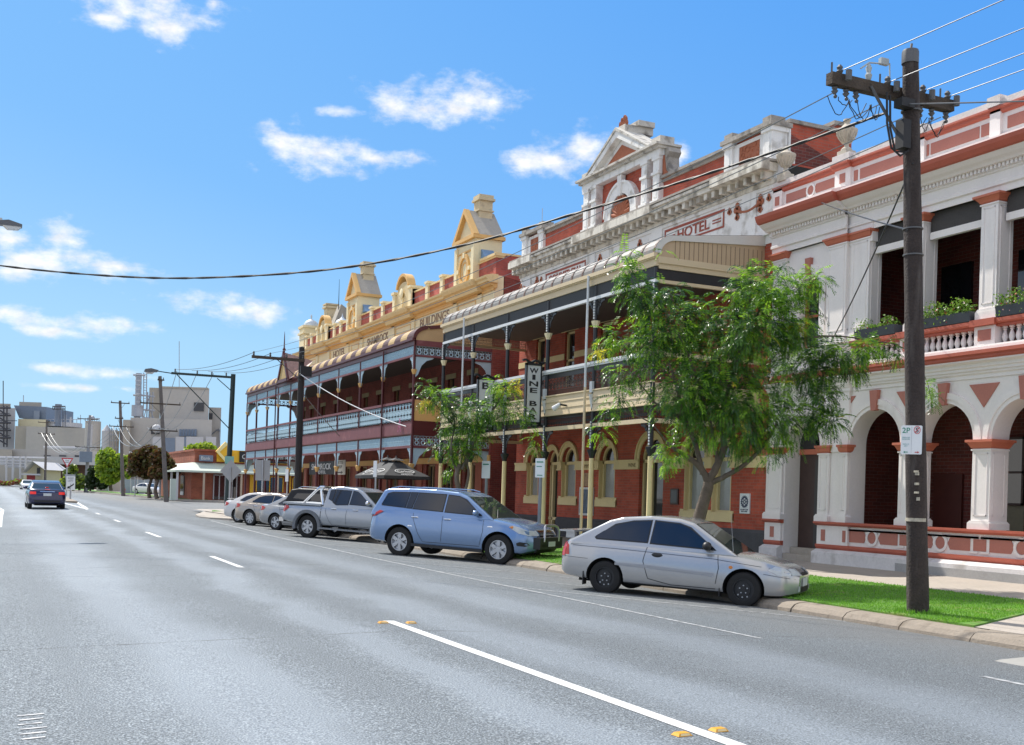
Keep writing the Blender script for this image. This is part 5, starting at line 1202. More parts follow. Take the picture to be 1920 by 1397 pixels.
for y in (SPY[0], SPY[-1]):                        # return ends
    co('lower_frieze', lace(MB(), 'y', y, V + .06, F, 3.2, 3.58, .26, 'frieze'), BLUELACE); co('upper_frieze', lace(MB(), 'y', y, V + .06, F, 6.74, 7.08, .26, 'frieze'), BLUELACE)
    b = MB(); b.box(V + .05, F, y - .04, y + .04, 3.1, 3.2); b.box(V + .05, F, y - .04, y + .04, 6.66, 6.74); b.box(V, F, y - .05, y + .05, 7.08, 7.3); co('beam', b, PLUM)
    b = MB(); b.box(V + .05, F, y - .03, y + .03, 3.6, 4.15); co('fascia_board', b, MAROON)
    if y < 50: b = MB(); b.box(V + .06, F, y - .02, y + .02, 4.17, 4.98); co('screen_board', b, OCHRE)
    else: co('balustrade', lace(MB(), 'y', y, V + .06, F, 4.2, 4.88, .3, 'panel'), BLUELACE)
    for z in (3.1, 6.66):
        b = MB()
        for x, s in ((V + .06, 1), (F, -1)):
            b.prism([(x, z), (x + s * .75, z), (x + s * .7, z - .06), (x + s * .45, z - .14), (x + s * .24, z - .34), (x + s * .1, z - .7), (x, z - .8)], 'y', y - .012, y + .012)
        co('bracket', b, BLUELACE)
# signs and umbrellas under the verandah
SG = thing('name_board', 'black board with white SHAMROCK HOTEL lettering hanging under the blue lace verandah', 'sign', (V + .4, 55.4, 2.4))
b = MB(); b.box(V + .35, V + .4, 53.2, 57.8, 2.12, 2.78); obj('board', b, BLACKP, SG, 0)
SW = mat('sign_letter_white', (.62, .62, .6), .5, .08, 8)
text('lettering', 'SHAMROCK', SW, (V + .345, 55.5, 2.52), '-x', SG, width=3.6, height=.3, depth=.01); text('lettering', 'HOTEL', SW, (V + .345, 55.5, 2.24), '-x', SG, width=1.9, height=.15, depth=.01)
S2 = thing('bottle_shop_board', 'small pale board with dark lines and an arrow beside the black name board', 'sign', (V + .4, 51.9, 2.4))
b = MB(); b.box(V + .35, V + .39, 51.3, 53.1, 2.1, 2.8); obj('board', b, mat('aged_sign_cream', (.45, .42, .34), .6, .1, 5), S2, 0)
text('lettering', 'BOTTLE\nSHOP', mat('sign_brown', (.05, .04, .03), .6, .1, 6), (V + .345, 52.2, 2.58), '-x', S2, width=1.2, height=.36, depth=.008)
b = MB(); b.prism([(52.8, 2.23), (51.9, 2.23), (51.9, 2.28), (51.6, 2.205), (51.9, 2.13), (51.9, 2.18), (52.8, 2.18)], 'x', V + .34, V + .35); obj('arrow', b, MATS['sign_brown'], S2, 0)
UMB = mat('charcoal_canvas', (.035, .036, .038), .8, .12, 3); UMW = mat('umbrella_white_print', (.6, .6, .58), .6, .05, 6)
def umbrella(x, y, label, w, z0, z1, rot):
    u = thing('market_umbrella', label, 'umbrella', (x, y, -.1), rot, 'umbrellas outside the corner hotel')
    n = 4; b = MB(); k = [(w * math.cos(R(45 + 90 * i)) * 1.414, w * math.sin(R(45 + 90 * i)) * 1.414) for i in range(4)]
    vs = [(0, 0, z1 + .1)]
    for f, z in ((.12, z1), (.55, (z1 + z0) / 2 - .03), (1, z0)): vs += [(p[0] * f, p[1] * f, z + .1) for p in k]
    fs = [(0, 1 + i, 1 + (i + 1) % 4) for i in range(4)] + [(1 + r * 4 + i, 5 + r * 4 + i, 5 + r * 4 + (i + 1) % 4, 1 + r * 4 + (i + 1) % 4) for r in range(2) for i in range(4)]
    b.add(vs, fs); b.add([(p[0], p[1], z0 + .1) for p in k] + [(p[0], p[1], z0 - .02) for p in k], [(i, (i + 1) % 4, 4 + (i + 1) % 4, 4 + i) for i in range(4)])
    obj('canopy', b, UMB, u, 0, loc=(0, 0, 0), fix=False)
    b = MB(); b.add([(.25 * p[0], .25 * p[1], z1 + .12) for p in k] + [(0, 0, z1 + .24)], [(i, (i + 1) % 4, 4) for i in range(4)]); obj('vent', b, UMB, u, 0, loc=(0, 0, 0))
    b = MB(); b.tube([(0, 0, 0), (0, 0, z1 + .3)], .03, 8); b.lathe([(.28, 0), (.28, .08), (.05, .1)], (0, 0, 0), 12); obj('pole', b, mat('umbrella_pole', (.12, .11, .1), .5, .1, 5), u, loc=(0, 0, 0))
    b = MB(); sl = math.atan2((z1 - z0) * .5, w * .5)
    for s in range(4):
        m = Matrix.Rotation(R(90 * s), 4, 'Z') @ Matrix.Translation((0, -w * .74, z0 + .1 + (z1 - z0) * .27 + .02)) @ Matrix.Rotation(sl * .97, 4, 'X')
        q = MB(); q.arc('z', (0, 0), .3, .335, 0, 360, 0, .008, 26); q.v = [(x_ * 1.25, y_ * .5, z_) for x_, y_, z_ in q.v]
        b.add([m @ Vector(v) for v in q.v], q.f)
        me = text_mesh('Carlton', UMW, width=.62, depth=.008); b.add([m @ v.co for v in me.vertices], [tuple(p.vertices) for p in me.polygons])
        me = text_mesh('DRAUGHT', UMW, width=.5, depth=.008); b.add([m @ (v.co + Vector((0, -.25, 0))) for v in me.vertices], [tuple(p.vertices) for p in me.polygons])
    obj('canopy_print', b, UMW, u, 0, loc=(0, 0, 0), fix=False)
    return u
umbrella(14.1, 40.75, 'large charcoal canvas umbrella with white print, nearer one at the corner hotel', .98, 1.98, 2.55, R(8))
umbrella(14.25, 42.2, 'charcoal canvas umbrella behind the nearer one, its peak against a maroon post', .98, 1.98, 2.6, R(4))
# ---------------------------------------------------------------- vehicles
RUB = mat('tyre_rubber', (.013, .013, .013), .85, .2, 12); ALLOY = mat('silver_alloy', (.50, .51, .53), .3, .06, 8, metal=.75); STEELW = mat('black_steel_rim', (.016, .016, .017), .45, .2, 9)
TRIMB = mat('black_plastic_trim', (.017, .017, .018), .5, .15, 9); CHROME = mat('bright_chrome', (.75, .76, .78), .12, .03, 9, metal=1)
GLC = mat('tinted_car_glass', (.012, .014, .022), .03, 0, spec=.75); GLW = mat('windscreen_glass', (.03, .038, .036), .03, 0, spec=.7)
TAIL = mat('red_tail_lens', (.42, .012, .014), .15, .1, 9, spec=.7); HEADL = mat('clear_lamp_lens', (.50, .52, .53), .1, .15, 14, spec=.8); AMBER = mat('amber_lens', (.6, .2, .03), .2, .05, 9)
PLATE = mat('number_plate', (.6, .62, .62), .5, .05, 9); SEATM = mat('seat_cloth', (.05, .048, .05), .9, .2, 6); UNDER = mat('underbody_black', (.008, .008, .008), .9, .2, 4)
def paint(name, col, metal=.5, rough=.24): return mat(name, col, rough, .03, 1.5, metal=metal, coat=.6)
def lerp_poly(p, x):
    if x <= p[0][0]: return p[0][1]
    for (a, u), (c, w) in zip(p, p[1:]):
        if x <= c: return u + (w - u) * (x - a) / (c - a)
    return p[-1][1]
def smooth_poly(p, x, s): return sum(lerp_poly(p, x + d * s) * w for d, w in ((-1, .15), (-.5, .2), (0, .3), (.5, .2), (1, .15)))
def wheel(parent, x, y, r, w, kind, side, spokes, rr=.64, rim=ALLOY):
    """tyre and rim as parts of one wheel; the outer face looks along side*y"""
    s = side
    W = bpy.data.objects.new('wheel', None); COL.objects.link(W); W.parent = parent; W.location = (x, y, r); W.empty_display_size = .1
    b = MB(); p = [(r * rr, -w / 2 + .01), (r * .80, -w / 2), (r * .95, -w / 2 + .012), (r, -w / 2 + .04), (r, w / 2 - .04), (r * .95, w / 2 - .012), (r * .80, w / 2), (r * rr, w / 2 - .01)]
    b.lathe([(r * rr, -w / 2 + .01)] + p + [(r * rr, -w / 2 + .011)], (0, 0, 0), 28, 'y'); b.f = [f for f in b.f if len(f) < 20]
    obj('tyre', b, RUB, W, 40, loc=(0, 0, 0))
    b = MB(); o = s * (w / 2 - .015)
    q = r * rr + .004
    b.arc('y', (0, 0), q * .9, q, 0, 360, o - s * .1, o, 28); b.arc('y', (0, 0), .001, q * .96, 0, 360, o - s * .085, o - s * .075, 20)
    if kind == 'steel':
        b.arc('y', (0, 0), .001, q * .62, 0, 360, o - s * .05, o - s * .028, 20); b.arc('y', (0, 0), .001, q * .2, 0, 360, o - s * .03, o - s * .008, 12)
        b.arc('y', (0, 0), q * .55, q * .9, 0, 360, o - s * .07, o - s * .045, 20)
    else:
        for i in range(spokes):
            a = 2 * math.pi * (i + .5) / spokes; ca, sa = math.cos(a), math.sin(a); h0, h1 = q * .15, q * (.2 if spokes < 7 else .13)
            pts = [(q * .12, -h0), (q * .95, -h1), (q * .95, h1), (q * .12, h0)]
            b.prism([(u * ca - v * sa, u * sa + v * ca) for u, v in pts], 'y', o - s * .05, o - s * .012)
        b.arc('y', (0, 0), .001, q * .26, 0, 360, o - s * .05, o - s * .006, 14)
    m = obj('rim', b, STEELW if kind == 'steel' else rim, W, 40, loc=(0, 0, 0))
    b = MB()
    if kind == 'steel':
        for i in (6, 7, 8): a = R(36 * i + 10); b.arc('y', (q * .72 * math.cos(a), q * .72 * math.sin(a)), .001, .013, 0, 360, o - s * .044, o - s * .04, 8)  # bright dots low on the rim paint light showing through its holes
    for i in range(5): a = R(72 * i + 20); b.arc('y', (q * .36 * math.cos(a), q * .36 * math.sin(a)), .001, .011, 0, 360, o - s * .03, o - s * .012 + s * .006, 7)
    o_ = len(m.data.vertices); k_ = len(m.data.materials); me = bpy.data.meshes.new('rim'); me.from_pydata([v.co[:] for v in m.data.vertices] + b.v, [], [list(p.vertices) for p in m.data.polygons] + [[o_ + i for i in f] for f in b.f])
    me.materials.append(m.data.materials[0]); me.materials.append(ALLOY if kind == 'steel' else TRIMB); nf = len(m.data.polygons)
    for i, p in enumerate(me.polygons): p.material_index = 0 if i < nf else 1
    me.shade_smooth(); me.set_sharp_from_angle(angle=R(40)); m.data = me
    return W
class Car:
    def __init__(c, name, label, pos, heading, pitch, P):
        c.P = P; c.root = thing(name, label, 'car' if 'cat' not in P else P['cat'], pos, (0, pitch, heading), P.get('group', 'cars parked at an angle along the kerb'))
        c.top, c.bot, c.wid = P['top'], P['bot'], P['wid']
        c.x0, c.x1 = c.top[0][0], c.top[-1][0]; c.paint = P['paint']
        c.body(); c.cabin()
    def sect(c, x):
        zt = smooth_poly(c.top, x, c.P.get('sm', .06)); zb = lerp_poly(c.bot, x); w = smooth_poly(c.wid, x, .05); h = zt - zb; k = c.P.get('crease', .70)
        cr = c.P.get('crown', .02)
        return [(0, zb), (w * .86, zb), (w * .95, zb + h * .04), (w * .985, zb + h * .14), (w * 1.0, zb + h * .32), (w * 1.0, zb + h * .5), (w * .985, zb + h * k), (w * .955, zb + h * .86), (w * .915, zb + h * .955), (w * .84, zt), (w * .5, zt + cr * .75), (0, zt + cr)]
    def side_y(c, x, z):
        s = c.sect(x); 
        for (y0, z0), (y1, z1) in zip(s[2:9], s[3:10]):
            if z0 <= z <= z1: return y0 + (y1 - y0) * (z - z0) / max(z1 - z0, 1e-6)
        return s[2][0] if z < s[2][1] else s[9][0]
    def put(c, name, b, m, parent=None, smooth=35, fix=True): return obj(name, b, m, parent or c.root, smooth, loc=(0, 0, 0), fix=fix)
    def body(c):
        P = c.P; n = 56; xs = [c.x0 + (c.x1 - c.x0) * (.5 - .5 * math.cos(math.pi * (i / n))) * .35 + (c.x1 - c.x0) * .65 * i / n for i in range(n + 1)]
        vs = []; k = 12; m = 2 * k - 2
        for x in xs:
            s = c.sect(x); ring = s + [(-y, z) for y, z in s[-2:0:-1]]
            vs += [(x, y, z) for y, z in ring]
        fs = [(i * m + j, i * m + (j + 1) % m, (i + 1) * m + (j + 1) % m, (i + 1) * m + j) for i in range(n) for j in range(m)] + [tuple(range(m - 1, -1, -1)), tuple(n * m + j for j in range(m))]
        b = MB(); b.add(vs, fs); b.cur = 0
        o = c.put('body', b, [c.paint, UNDER])
        r = P['wr']
        for wx in P['wx']:                          # open the wheel arches
            q = MB(); q.lathe([(r * P.get('arch', 1.17), -1.2), (r * P.get('arch', 1.17), 1.2)], (wx, 0, r * P.get('az', 1.0)), 32, 'y')
            cut = obj('cutter', q, [c.paint, UNDER], c.root, loc=(0, 0, 0)); cut.data.polygons.foreach_set('material_index', [1] * len(cut.data.polygons))
            for side in (1, -1):
                q2 = MB(); q2.lathe([(r * P.get('arch', 1.17), side * P['w'] * .66), (r * P.get('arch', 1.17), side * (P['w'] + .25))], (wx, 0, r * P.get('az', 1.0)), 32, 'y')
                me = q2.mesh('cutter', [c.paint, UNDER], 0); me.polygons.foreach_set('material_index', [1] * len(me.polygons)); cut.data = me
                md = o.modifiers.new('arch', 'BOOLEAN'); md.operation = 'DIFFERENCE'; md.object = cut; md.solver = 'EXACT'
                dg = bpy.context.evaluated_depsgraph_get(); dg.update()
                nm = bpy.data.meshes.new_from_object(o.evaluated_get(dg)); o.modifiers.clear(); o.data = nm
            bpy.data.objects.remove(cut)
        o.data.shade_smooth(); o.data.set_sharp_from_angle(angle=R(32)); o.data.name = 'body'
        c.bodyo = o
        for wx in P['wx']:
            for s in (-1, 1): wheel(c.root, wx, s * (P['w'] - P['ww'] / 2 - .025), r, P['ww'], P['wk'], s, P.get('spokes', 6), P.get('rr', .66))
        b = MB()
        for wx in P['wx']: b.tube([(wx, -P['w'] * .8, r), (wx, P['w'] * .8, r)], .05, 6)
        b.box(c.x0 + .3, c.x1 - .3, -P['w'] * .6, P['w'] * .6, lerp_poly(c.bot, 0) - .03, lerp_poly(c.bot, 0) + .08); c.put('underbody', b, UNDER)
        lipm = P.get('lip')
        if lipm:
            for wx in P['wx']:
                for s in (-1, 1):
                    b = MB(); ra = r * P.get('arch', 1.17); ya = s * P['w']
                    b.arc('y', (wx, r * P.get('az', 1.0)), ra - .005, ra + P.get('lipw', .05), -12, 192, ya - s * .09, ya + s * P.get('lipo', .012), 22); c.put('arch_flare', b, lipm)
    def wr_(c, z):
        P = c.P; t = (z - P['belt']) / (P['roof'] - P['belt']); return P['wb'] + (P['wt'] - P['wb']) * t
    def cabin(c):
        P = c.P; pr = P['cab']                      # outline (x,z) from windscreen base over the roof to the tail
        n = len(pr); bm = bmesh.new()
        L = [bm.verts.new((x, c.wr_(z), z)) for x, z in pr]; Rr = [bm.verts.new((x, -c.wr_(z), z)) for x, z in pr]
        bm.faces.new(L); bm.faces.new(Rr[::-1])
        for i in range(n): j = (i + 1) % n; bm.faces.new((L[i], Rr[i], Rr[j], L[j]))
        bmesh.ops.recalc_face_normals(bm, faces=bm.faces)
        ed = [e for e in bm.edges if (e.verts[0] in L and e.verts[1] in L) or (e.verts[0] in Rr and e.verts[1] in Rr)]
        ed += [e for e in bm.edges if abs(e.verts[0].co.x - e.verts[1].co.x) < 1e-6 and abs(e.verts[0].co.z - e.verts[1].co.z) < 1e-6 and e.verts[0].co.z > P['belt'] + .12]
        bmesh.ops.bevel(bm, geom=ed, offset=P.get('bev', .05), segments=4, profile=.6, affect='EDGES', clamp_overlap=True)
        me = bpy.data.meshes.new('cabin'); bm.to_mesh(me); bm.free(); me.materials.append(c.paint); me.shade_smooth(); me.set_sharp_from_angle(angle=R(40))
        o = bpy.data.objects.new('cabin', me); COL.objects.link(o); o.parent = c.root; c.cab = o
        for poly in P['side_glass']:
            for s in (-1, 1):
                b = MB(); pts = [(x, s * (c.wr_(z) + .003), z) for x, z in poly]; k = len(pts)
                b.add(pts + [(x, y + s * .004, z) for x, y, z in pts], [tuple(range(k)), tuple(range(2 * k - 1, k - 1, -1))] + [(i, (i + 1) % k, k + (i + 1) % k, k + i) for i in range(k)]); w_ = c.put('window', b, GLC, smooth=0)
                cx = sum(p[0] for p in poly) / k; cz = sum(p[1] for p in poly) / k
                b = MB(); e = .022                 # black seal round the pane
                out = [(x + (e if x > cx else -e), z + (e if z > cz else -e)) for x, z in poly]
                b.add([(x, s * (c.wr_(z) + .0015), z) for x, z in out], [tuple(range(k))]); obj('seal', b, TRIMB, w_, 0, loc=(0, 0, 0))
        for nm, m, (i, j), ins, side in P['glass_ends']:
            (xa, za), (xb, zb) = pr[i], pr[j]; ta, tb, iw = ins
            A = Vector((xa, 0, za)).lerp(Vector((xb, 0, zb)), ta); B = Vector((xa, 0, za)).lerp(Vector((xb, 0, zb)), tb); nn = Vector((-(B.z - A.z), 0, B.x - A.x)).normalized()
            if nn.x * side < 0: nn = -nn
            b = MB(); q = []
            for p in (A, B):
                w = c.wr_(p.z) - iw
                q += [(p + nn * .006) + Vector((0, y, 0)) for y in (w, -w)]
            b.add(q, [(0, 1, 3, 2)]); w_ = c.put(nm, b, m, smooth=0)
            b = MB(); q = []
            for p, e in ((A.lerp(B, -.03), 0), (A.lerp(B, 1.03), 0)):
                w = c.wr_(p.z) - iw + .03; q += [(p + nn * .003) + Vector((0, y, 0)) for y in (w, -w)]
            b.add(q, [(0, 1, 3, 2)]); obj('seal', b, TRIMB, w_, 0, loc=(0, 0, 0))
    def decal(c, name, poly, m, parent=None, lift=.003, sides=(-1, 1), sub=3, thick=.006):
        """thin panel following the body side; poly is (x,z), subdivided so that it hugs the curve"""
        for s in sides:
            pts = []
            for i in range(len(poly)):
                a, e = poly[i], poly[(i + 1) % len(poly)]
                for t in range(sub): pts.append((a[0] + (e[0] - a[0]) * t / sub, a[1] + (e[1] - a[1]) * t / sub))
            k = len(pts); cx = sum(p[0] for p in pts) / k; cz = sum(p[1] for p in pts) / k
            vs = [(x, s * (c.side_y(x, z) + lift), z) for x, z in pts] + [(cx, s * (c.side_y(cx, cz) + lift + thick * .5), cz)]
            b = MB(); b.add(vs, [(i, (i + 1) % k, k) for i in range(k)]); c.put(name, b, m, parent, 0)
    def line(c, pts, w=.006, name='panel_gap', m=None, sides=(-1, 1)):
        for s in sides:
            b = MB(); ps = []
            for (x0, z0), (x1, z1) in zip(pts, pts[1:]):
                for t in range(6): ps.append((x0 + (x1 - x0) * t / 6, z0 + (z1 - z0) * t / 6))
            ps.append(pts[-1]); vs = []
            for i, (x, z) in enumerate(ps):
                a = ps[max(i - 1, 0)]; e = ps[min(i + 1, len(ps) - 1)]; d = Vector((e[0] - a[0], e[1] - a[1])).normalized()
                for q in (-1, 1): X, Z = x - d.y * w * q, z + d.x * w * q; vs.append((X, s * (c.side_y(X, Z) + .002), Z))
            b.add(vs, [(2 * i, 2 * i + 1, 2 * i + 3, 2 * i + 2) for i in range(len(ps) - 1)]); c.put(name, b, m or TRIMB, c.bodyo, 0)
    def handle(c, x, z, m, sides=(-1, 1), l=.1):
        for s in sides:
            b = MB(); y = c.side_y(x, z); b.tube([(x - l, s * (y - .005), z), (x - l * .7, s * (y + .03), z + .004), (x + l * .7, s * (y + .03), z + .004), (x + l, s * (y - .005), z)], [.012, .017, .017, .012], 6); c.put('door_handle', b, m)
    def mirror(c, x, z, m, y=None):
        for s in (-1, 1):
            yy = (y or c.wr_(z)) ; b = MB()
            b.ball((x, s * (yy + .12), z + .02), .075, .105, .075, 12, 8); b.box(x - .03, x + .04, s * (yy + .03) - .05, s * (yy + .03) + .05, z - .05, z - .01); c.put('wing_mirror', b, m)
    def plate(c, x, z, front, txt=None):
        b = MB(); b.box(x - .006, x + .006, -.185, .185, z - .065, z + .065); o = c.put('number_plate', b, PLATE, smooth=0)
        return o
    def endcap(c, name, y0, y1, z0, z1, front, m, d=.012, mirror_=True, taper=0):
        """panel on the rounded nose or tail: sits on the body surface at each (y,z)"""
        for s in ((-1, 1) if mirror_ else (1,)):
            b = MB(); n = 6; vs = []
            for j in range(3):
                for i in range(n + 1):
                    y = y0 + (y1 - y0) * i / n; z = z0 + (z1 - z0) * j / 2 + taper * (i / n) * (1 if j == 0 else 0 if j == 1 else -.3); vs.append((c.end_x(abs(y), z, front) + (d if front else -d), s * y, z))
            b.add(vs, [(j * (n + 1) + i, j * (n + 1) + i + 1, (j + 1) * (n + 1) + i + 1, (j + 1) * (n + 1) + i) for j in range(2) for i in range(n)]); c.put(name, b, m, smooth=60)
    def end_x(c, y, z, front):
        lo, hi = (0, c.x1) if front else (c.x0, 0)
        for _ in range(22):
            mid = (lo + hi) / 2; s = c.sect(mid)
            ins = s[0][1] <= z <= s[-1][1] and y <= (c.side_y(mid, z))
            if front: lo, hi = (mid, hi) if ins else (lo, mid)
            else: lo, hi = (lo, mid) if ins else (mid, hi)
        return (lo + hi) / 2
    def seats(c, xs):
        b = MB()
        for x in xs:
            for y in (-.36, .36): b.box(x - .1, x + .02, y - .22, y + .22, c.P['belt'] - .3, c.P['belt'] + .08); b.box(x - .08, x, y - .12, y + .12, c.P['belt'] + .08, c.P['belt'] + .26)
        c.put('seat', b, SEATM)

def sedan_profile(L, fr, rr, h, belt): pass
DEG = math.degrees
def hatch():
    SIL = paint('silver_grey_paint', (.44, .44, .44))
    P = dict(paint=SIL, w=.81, wr=.285, ww=.185, wk='steel', wx=(1.22, -1.18), arch=1.2, belt=.83, roof=1.38, wb=.755, wt=.585, crease=.74, rr=.62, sm=.1,
        top=[(-2.06, .62), (-2.03, .84), (-1.93, .915), (-1.6, .93), (-.6, .90), (.4, .865), (1.0, .845), (1.45, .785), (1.85, .69), (1.98, .62), (2.05, .52)],
        bot=[(-2.06, .33), (-1.95, .27), (-1.5, .22), (1.4, .19), (1.8, .2), (2.05, .27)],
        wid=[(-2.06, .56), (-2.0, .70), (-1.85, .765), (-1.4, .80), (-.5, .81), (1.2, .805), (1.55, .77), (1.82, .68), (1.98, .56), (2.05, .42)],
        cab=[(1.12, .80), (.30, 1.31), (.05, 1.37), (-.45, 1.385), (-.95, 1.335), (-1.18, 1.27), (-1.86, .90), (-1.86, .8)], bev=.06,
        side_glass=[[(.72, .90), (.66, .945), (.24, 1.215), (.08, 1.275), (-.36, 1.295), (-.40, .93)],
                    [(-.47, .94), (-.44, 1.295), (-.78, 1.265), (-1.05, 1.19), (-1.28, 1.07), (-1.40, .985), (-1.36, .945)]],
        glass_ends=[('windscreen', GLW, (0, 1), (.08, .95, .09), 1), ('rear_window', GLC, (5, 6), (.08, .86, .08), -1)])
    return P
def mk_hatch():
    a = HEAD(10.97, 16.35, 40.2)
    c = Car('hatchback_car', 'silver three door hatchback with black steel wheels, nearest of the parked cars', *a, hatch())
    P = c.P
    c.line([(.76, .865), (.80, .60), (.76, .34)]); c.line([(-.44, .90), (-.50, .62), (-.40, .33), (.0, .255), (.76, .255)]); c.line([(-1.95, .80), (-1.0, .79), (.7, .745), (1.62, .66)], .004)
    c.decal('side_moulding', [(-1.0, .56), (-.46, .56), (-.46, .50), (-1.0, .515)], SILD := mat('dark_silver_moulding', (.30, .31, .33), .4, .05, 6)); c.decal('side_moulding', [(-.44, .56), (.72, .51), (.72, .455), (-.44, .50)], SILD)  # mouldings in a darker grey than the body
    for s in (-1, 1):
        b = MB(); y = c.side_y(-.26, .735); b.ball((-.26, s * y, .735), .1, .022, .04, 10, 6); c.put('door_handle', b, TRIMB)
    c.mirror(.60, .93, TRIMB)
    c.decal('side_repeater', [(1.0 + .035 * math.cos(R(t)), .63 + .028 * math.sin(R(t))) for t in range(0, 360, 45)], AMBER, sub=1)
    c.endcap('tail_light', .42, .72, .60, .845, False, TAIL); c.decal('tail_light', [(-2.03, .62), (-1.86, .63), (-1.885, .80), (-1.96, .85), (-2.01, .84)], TAIL, lift=.006)
    c.endcap('headlight', .28, .56, .56, .665, True, HEADL); c.decal('headlight', [(1.60, .625), (1.70, .695), (1.84, .665), (1.95, .60), (1.93, .545), (1.75, .555)], HEADL, lift=.006)
    c.endcap('grille', 0, .25, .55, .60, True, BLACKP); c.endcap('air_intake', 0, .3, .28, .37, True, BLACKP); c.endcap('fog_lamp', .36, .46, .30, .385, True, HEADL)
    c.line([(-2.04, .60), (-1.5, .585)], .004); c.line([(1.53, .56), (2.0, .50)], .004)
    b = MB(); b.box(-2.12, -1.84, -.62, .62, 1.02, 1.05); 
    for s in (-1, 1): b.box(-2.02, -1.86, s * .5 - .05, s * .5 + .05, .91, 1.03)
    sp = c.put('spoiler', b, c.paint)
    c.plate(2.065, .44, True); c.plate(-2.075, .47, False)
    b = MB(); b.tube([(1.0, -.66, .85), (.93, -.68, 1.5)], [.005, .002], 5); c.put('aerial', b, STEEL)
    b = MB()
    for wx in P['wx']:
        for s in (-1, 1): b.box(wx - .40, wx - .385, s * .62, s * .79, .13, .36)
    [c.put('mud_flap', q, TRIMB, smooth=0) for q in clusters(b)]
    b = MB(); b.tube([(-1.9, .45, .24), (-2.08, .45, .235)], .025, 8); c.put('exhaust', b, STEEL)
    b = MB(); b.tube([(1.0, -.5, .86), (.75, .1, 1.0)], .008, 5); b.tube([(1.0, .2, .86), (.75, .55, 1.0)], .008, 5); c.put('wiper', b, TRIMB); c.seats((-.05, -.95))
def HEAD(x, y, deg, z=None):
    """position and attitude of a nose-to-kerb car whose middle stands at x,y; deg is its angle from the street line"""
    hx, hy = math.sin(R(deg)), -math.cos(R(deg)); yaw = math.atan2(hy, hx)
    return (x, y, rz(x) if z is None else z), yaw, math.atan(.04 * hx)
def mk_suv():
    BLU = paint('ice_blue_paint', (.20, .30, .48))
    P = dict(paint=BLU, w=.94, wr=.375, ww=.24, wk='alloy', spokes=6, wx=(1.42, -1.37), arch=1.16, az=1.02, belt=1.10, roof=1.74, wb=.87, wt=.66, crease=.72, sm=.1, rr=.62,
        top=[(-2.34, .72), (-2.31, 1.0), (-2.22, 1.14), (-1.9, 1.2), (-.6, 1.17), (.7, 1.125), (1.15, 1.115), (1.6, 1.06), (2.0, .98), (2.2, .88), (2.3, .74)],
        bot=[(-2.34, .42), (-2.1, .36), (-1.6, .33), (1.6, .31), (2.0, .30), (2.3, .40)],
        wid=[(-2.34, .74), (-2.28, .85), (-2.1, .915), (-1.6, .94), (1.5, .94), (1.9, .90), (2.15, .80), (2.3, .62)],
        cab=[(1.28, 1.06), (.42, 1.62), (.16, 1.705), (-.5, 1.745), (-1.3, 1.735), (-1.9, 1.695), (-2.02, 1.65), (-2.26, 1.12), (-2.26, 1.0)], bev=.07,
        side_glass=[[(.92, 1.175), (.84, 1.225), (.40, 1.52), (.22, 1.595), (-.10, 1.615), (-.12, 1.205)],
                    [(-.2, 1.21), (-.18, 1.62), (-.95, 1.625), (-1.05, 1.235)], [(-1.10, 1.24), (-1.0, 1.625), (-1.18, 1.622), (-1.24, 1.245)],
                    [(-1.29, 1.25), (-1.23, 1.62), (-1.72, 1.60), (-1.86, 1.56), (-1.98, 1.32), (-1.96, 1.28)]],
        glass_ends=[('windscreen', GLW, (0, 1), (.08, .96, .1), 1), ('rear_window', GLC, (6, 7), (.1, .8, .12), -1)])
    c = Car('blue_four_wheel_drive', 'pale blue wagon with silver bull bar, between the silver hatchback and the ute', *HEAD(11.0, 26.4, 39.5), P)
    c.line([(.98, 1.13), (1.0, .8), (.92, .45)]); c.line([(-.16, 1.17), (-.14, .8), (-.16, .42), (.92, .42)]); c.line([(-1.02, 1.19), (-.98, .98), (-.82, .62), (-.68, .42), (-.16, .42)])
    for x in (-.02, -.95): c.handle(x + .0, 1.02, CHROME)
    c.mirror(.80, 1.20, c.paint)
    b = MB()
    for s in (-1, 1): b.prism([(-1.0, .36), (1.0, .34), (1.0, .27), (-1.0, .29)], 'y', s * .80, s * .93)
    c.put('sill', b, TRIMB, smooth=0)
    c.decal('tail_light', [(-2.31, .96), (-2.12, .99), (-1.88, 1.12), (-2.05, 1.15), (-2.25, 1.13)], TAIL, lift=.018, sub=4, thick=.02); c.endcap('tail_light', .55, .8, .95, 1.12, False, TAIL)
    c.decal('headlight', [(1.68, .94), (1.78, .985), (1.98, .935), (2.19, .85), (2.21, .75), (1.95, .80)], HEADL, lift=.016, sub=4, thick=.03); c.endcap('headlight', .48, .74, .76, .88, True, HEADL)
    c.decal('marker_lens', [(1.69, .94), (1.76, .97), (1.80, .95), (1.78, .90)], AMBER, lift=.024)
    c.endcap('grille', 0, .42, .70, .89, True, CHROME); c.endcap('grille_slot', 0, .40, .73, .77, True, BLACKP, .02); c.endcap('grille_slot', 0, .40, .80, .84, True, BLACKP, .02)
    c.endcap('air_intake', 0, .5, .43, .6, True, BLACKP); c.decal('fog_lamp', [(1.9, .56), (1.98, .6), (2.16, .575), (2.2, .53), (2.1, .49), (1.92, .5)], BLACKP, lift=.006)
    c.decal('side_badge', [(-1.12, .78), (-1.0, .78), (-1.0, .81), (-1.12, .81)], CHROME, sub=1); c.decal('side_badge', [(1.1, .9), (1.26, .905), (1.24, .93), (1.12, .925)], CHROME, sub=1)
    b = MB(); b.box(2.26, 2.44, -.68, .68, .44, .72); b.prism([(2.26, .44), (2.44, .5), (2.44, .56), (2.26, .34)], 'y', -.6, .6)
    bb = c.put('bull_bar', b, TRIMB, smooth=0)
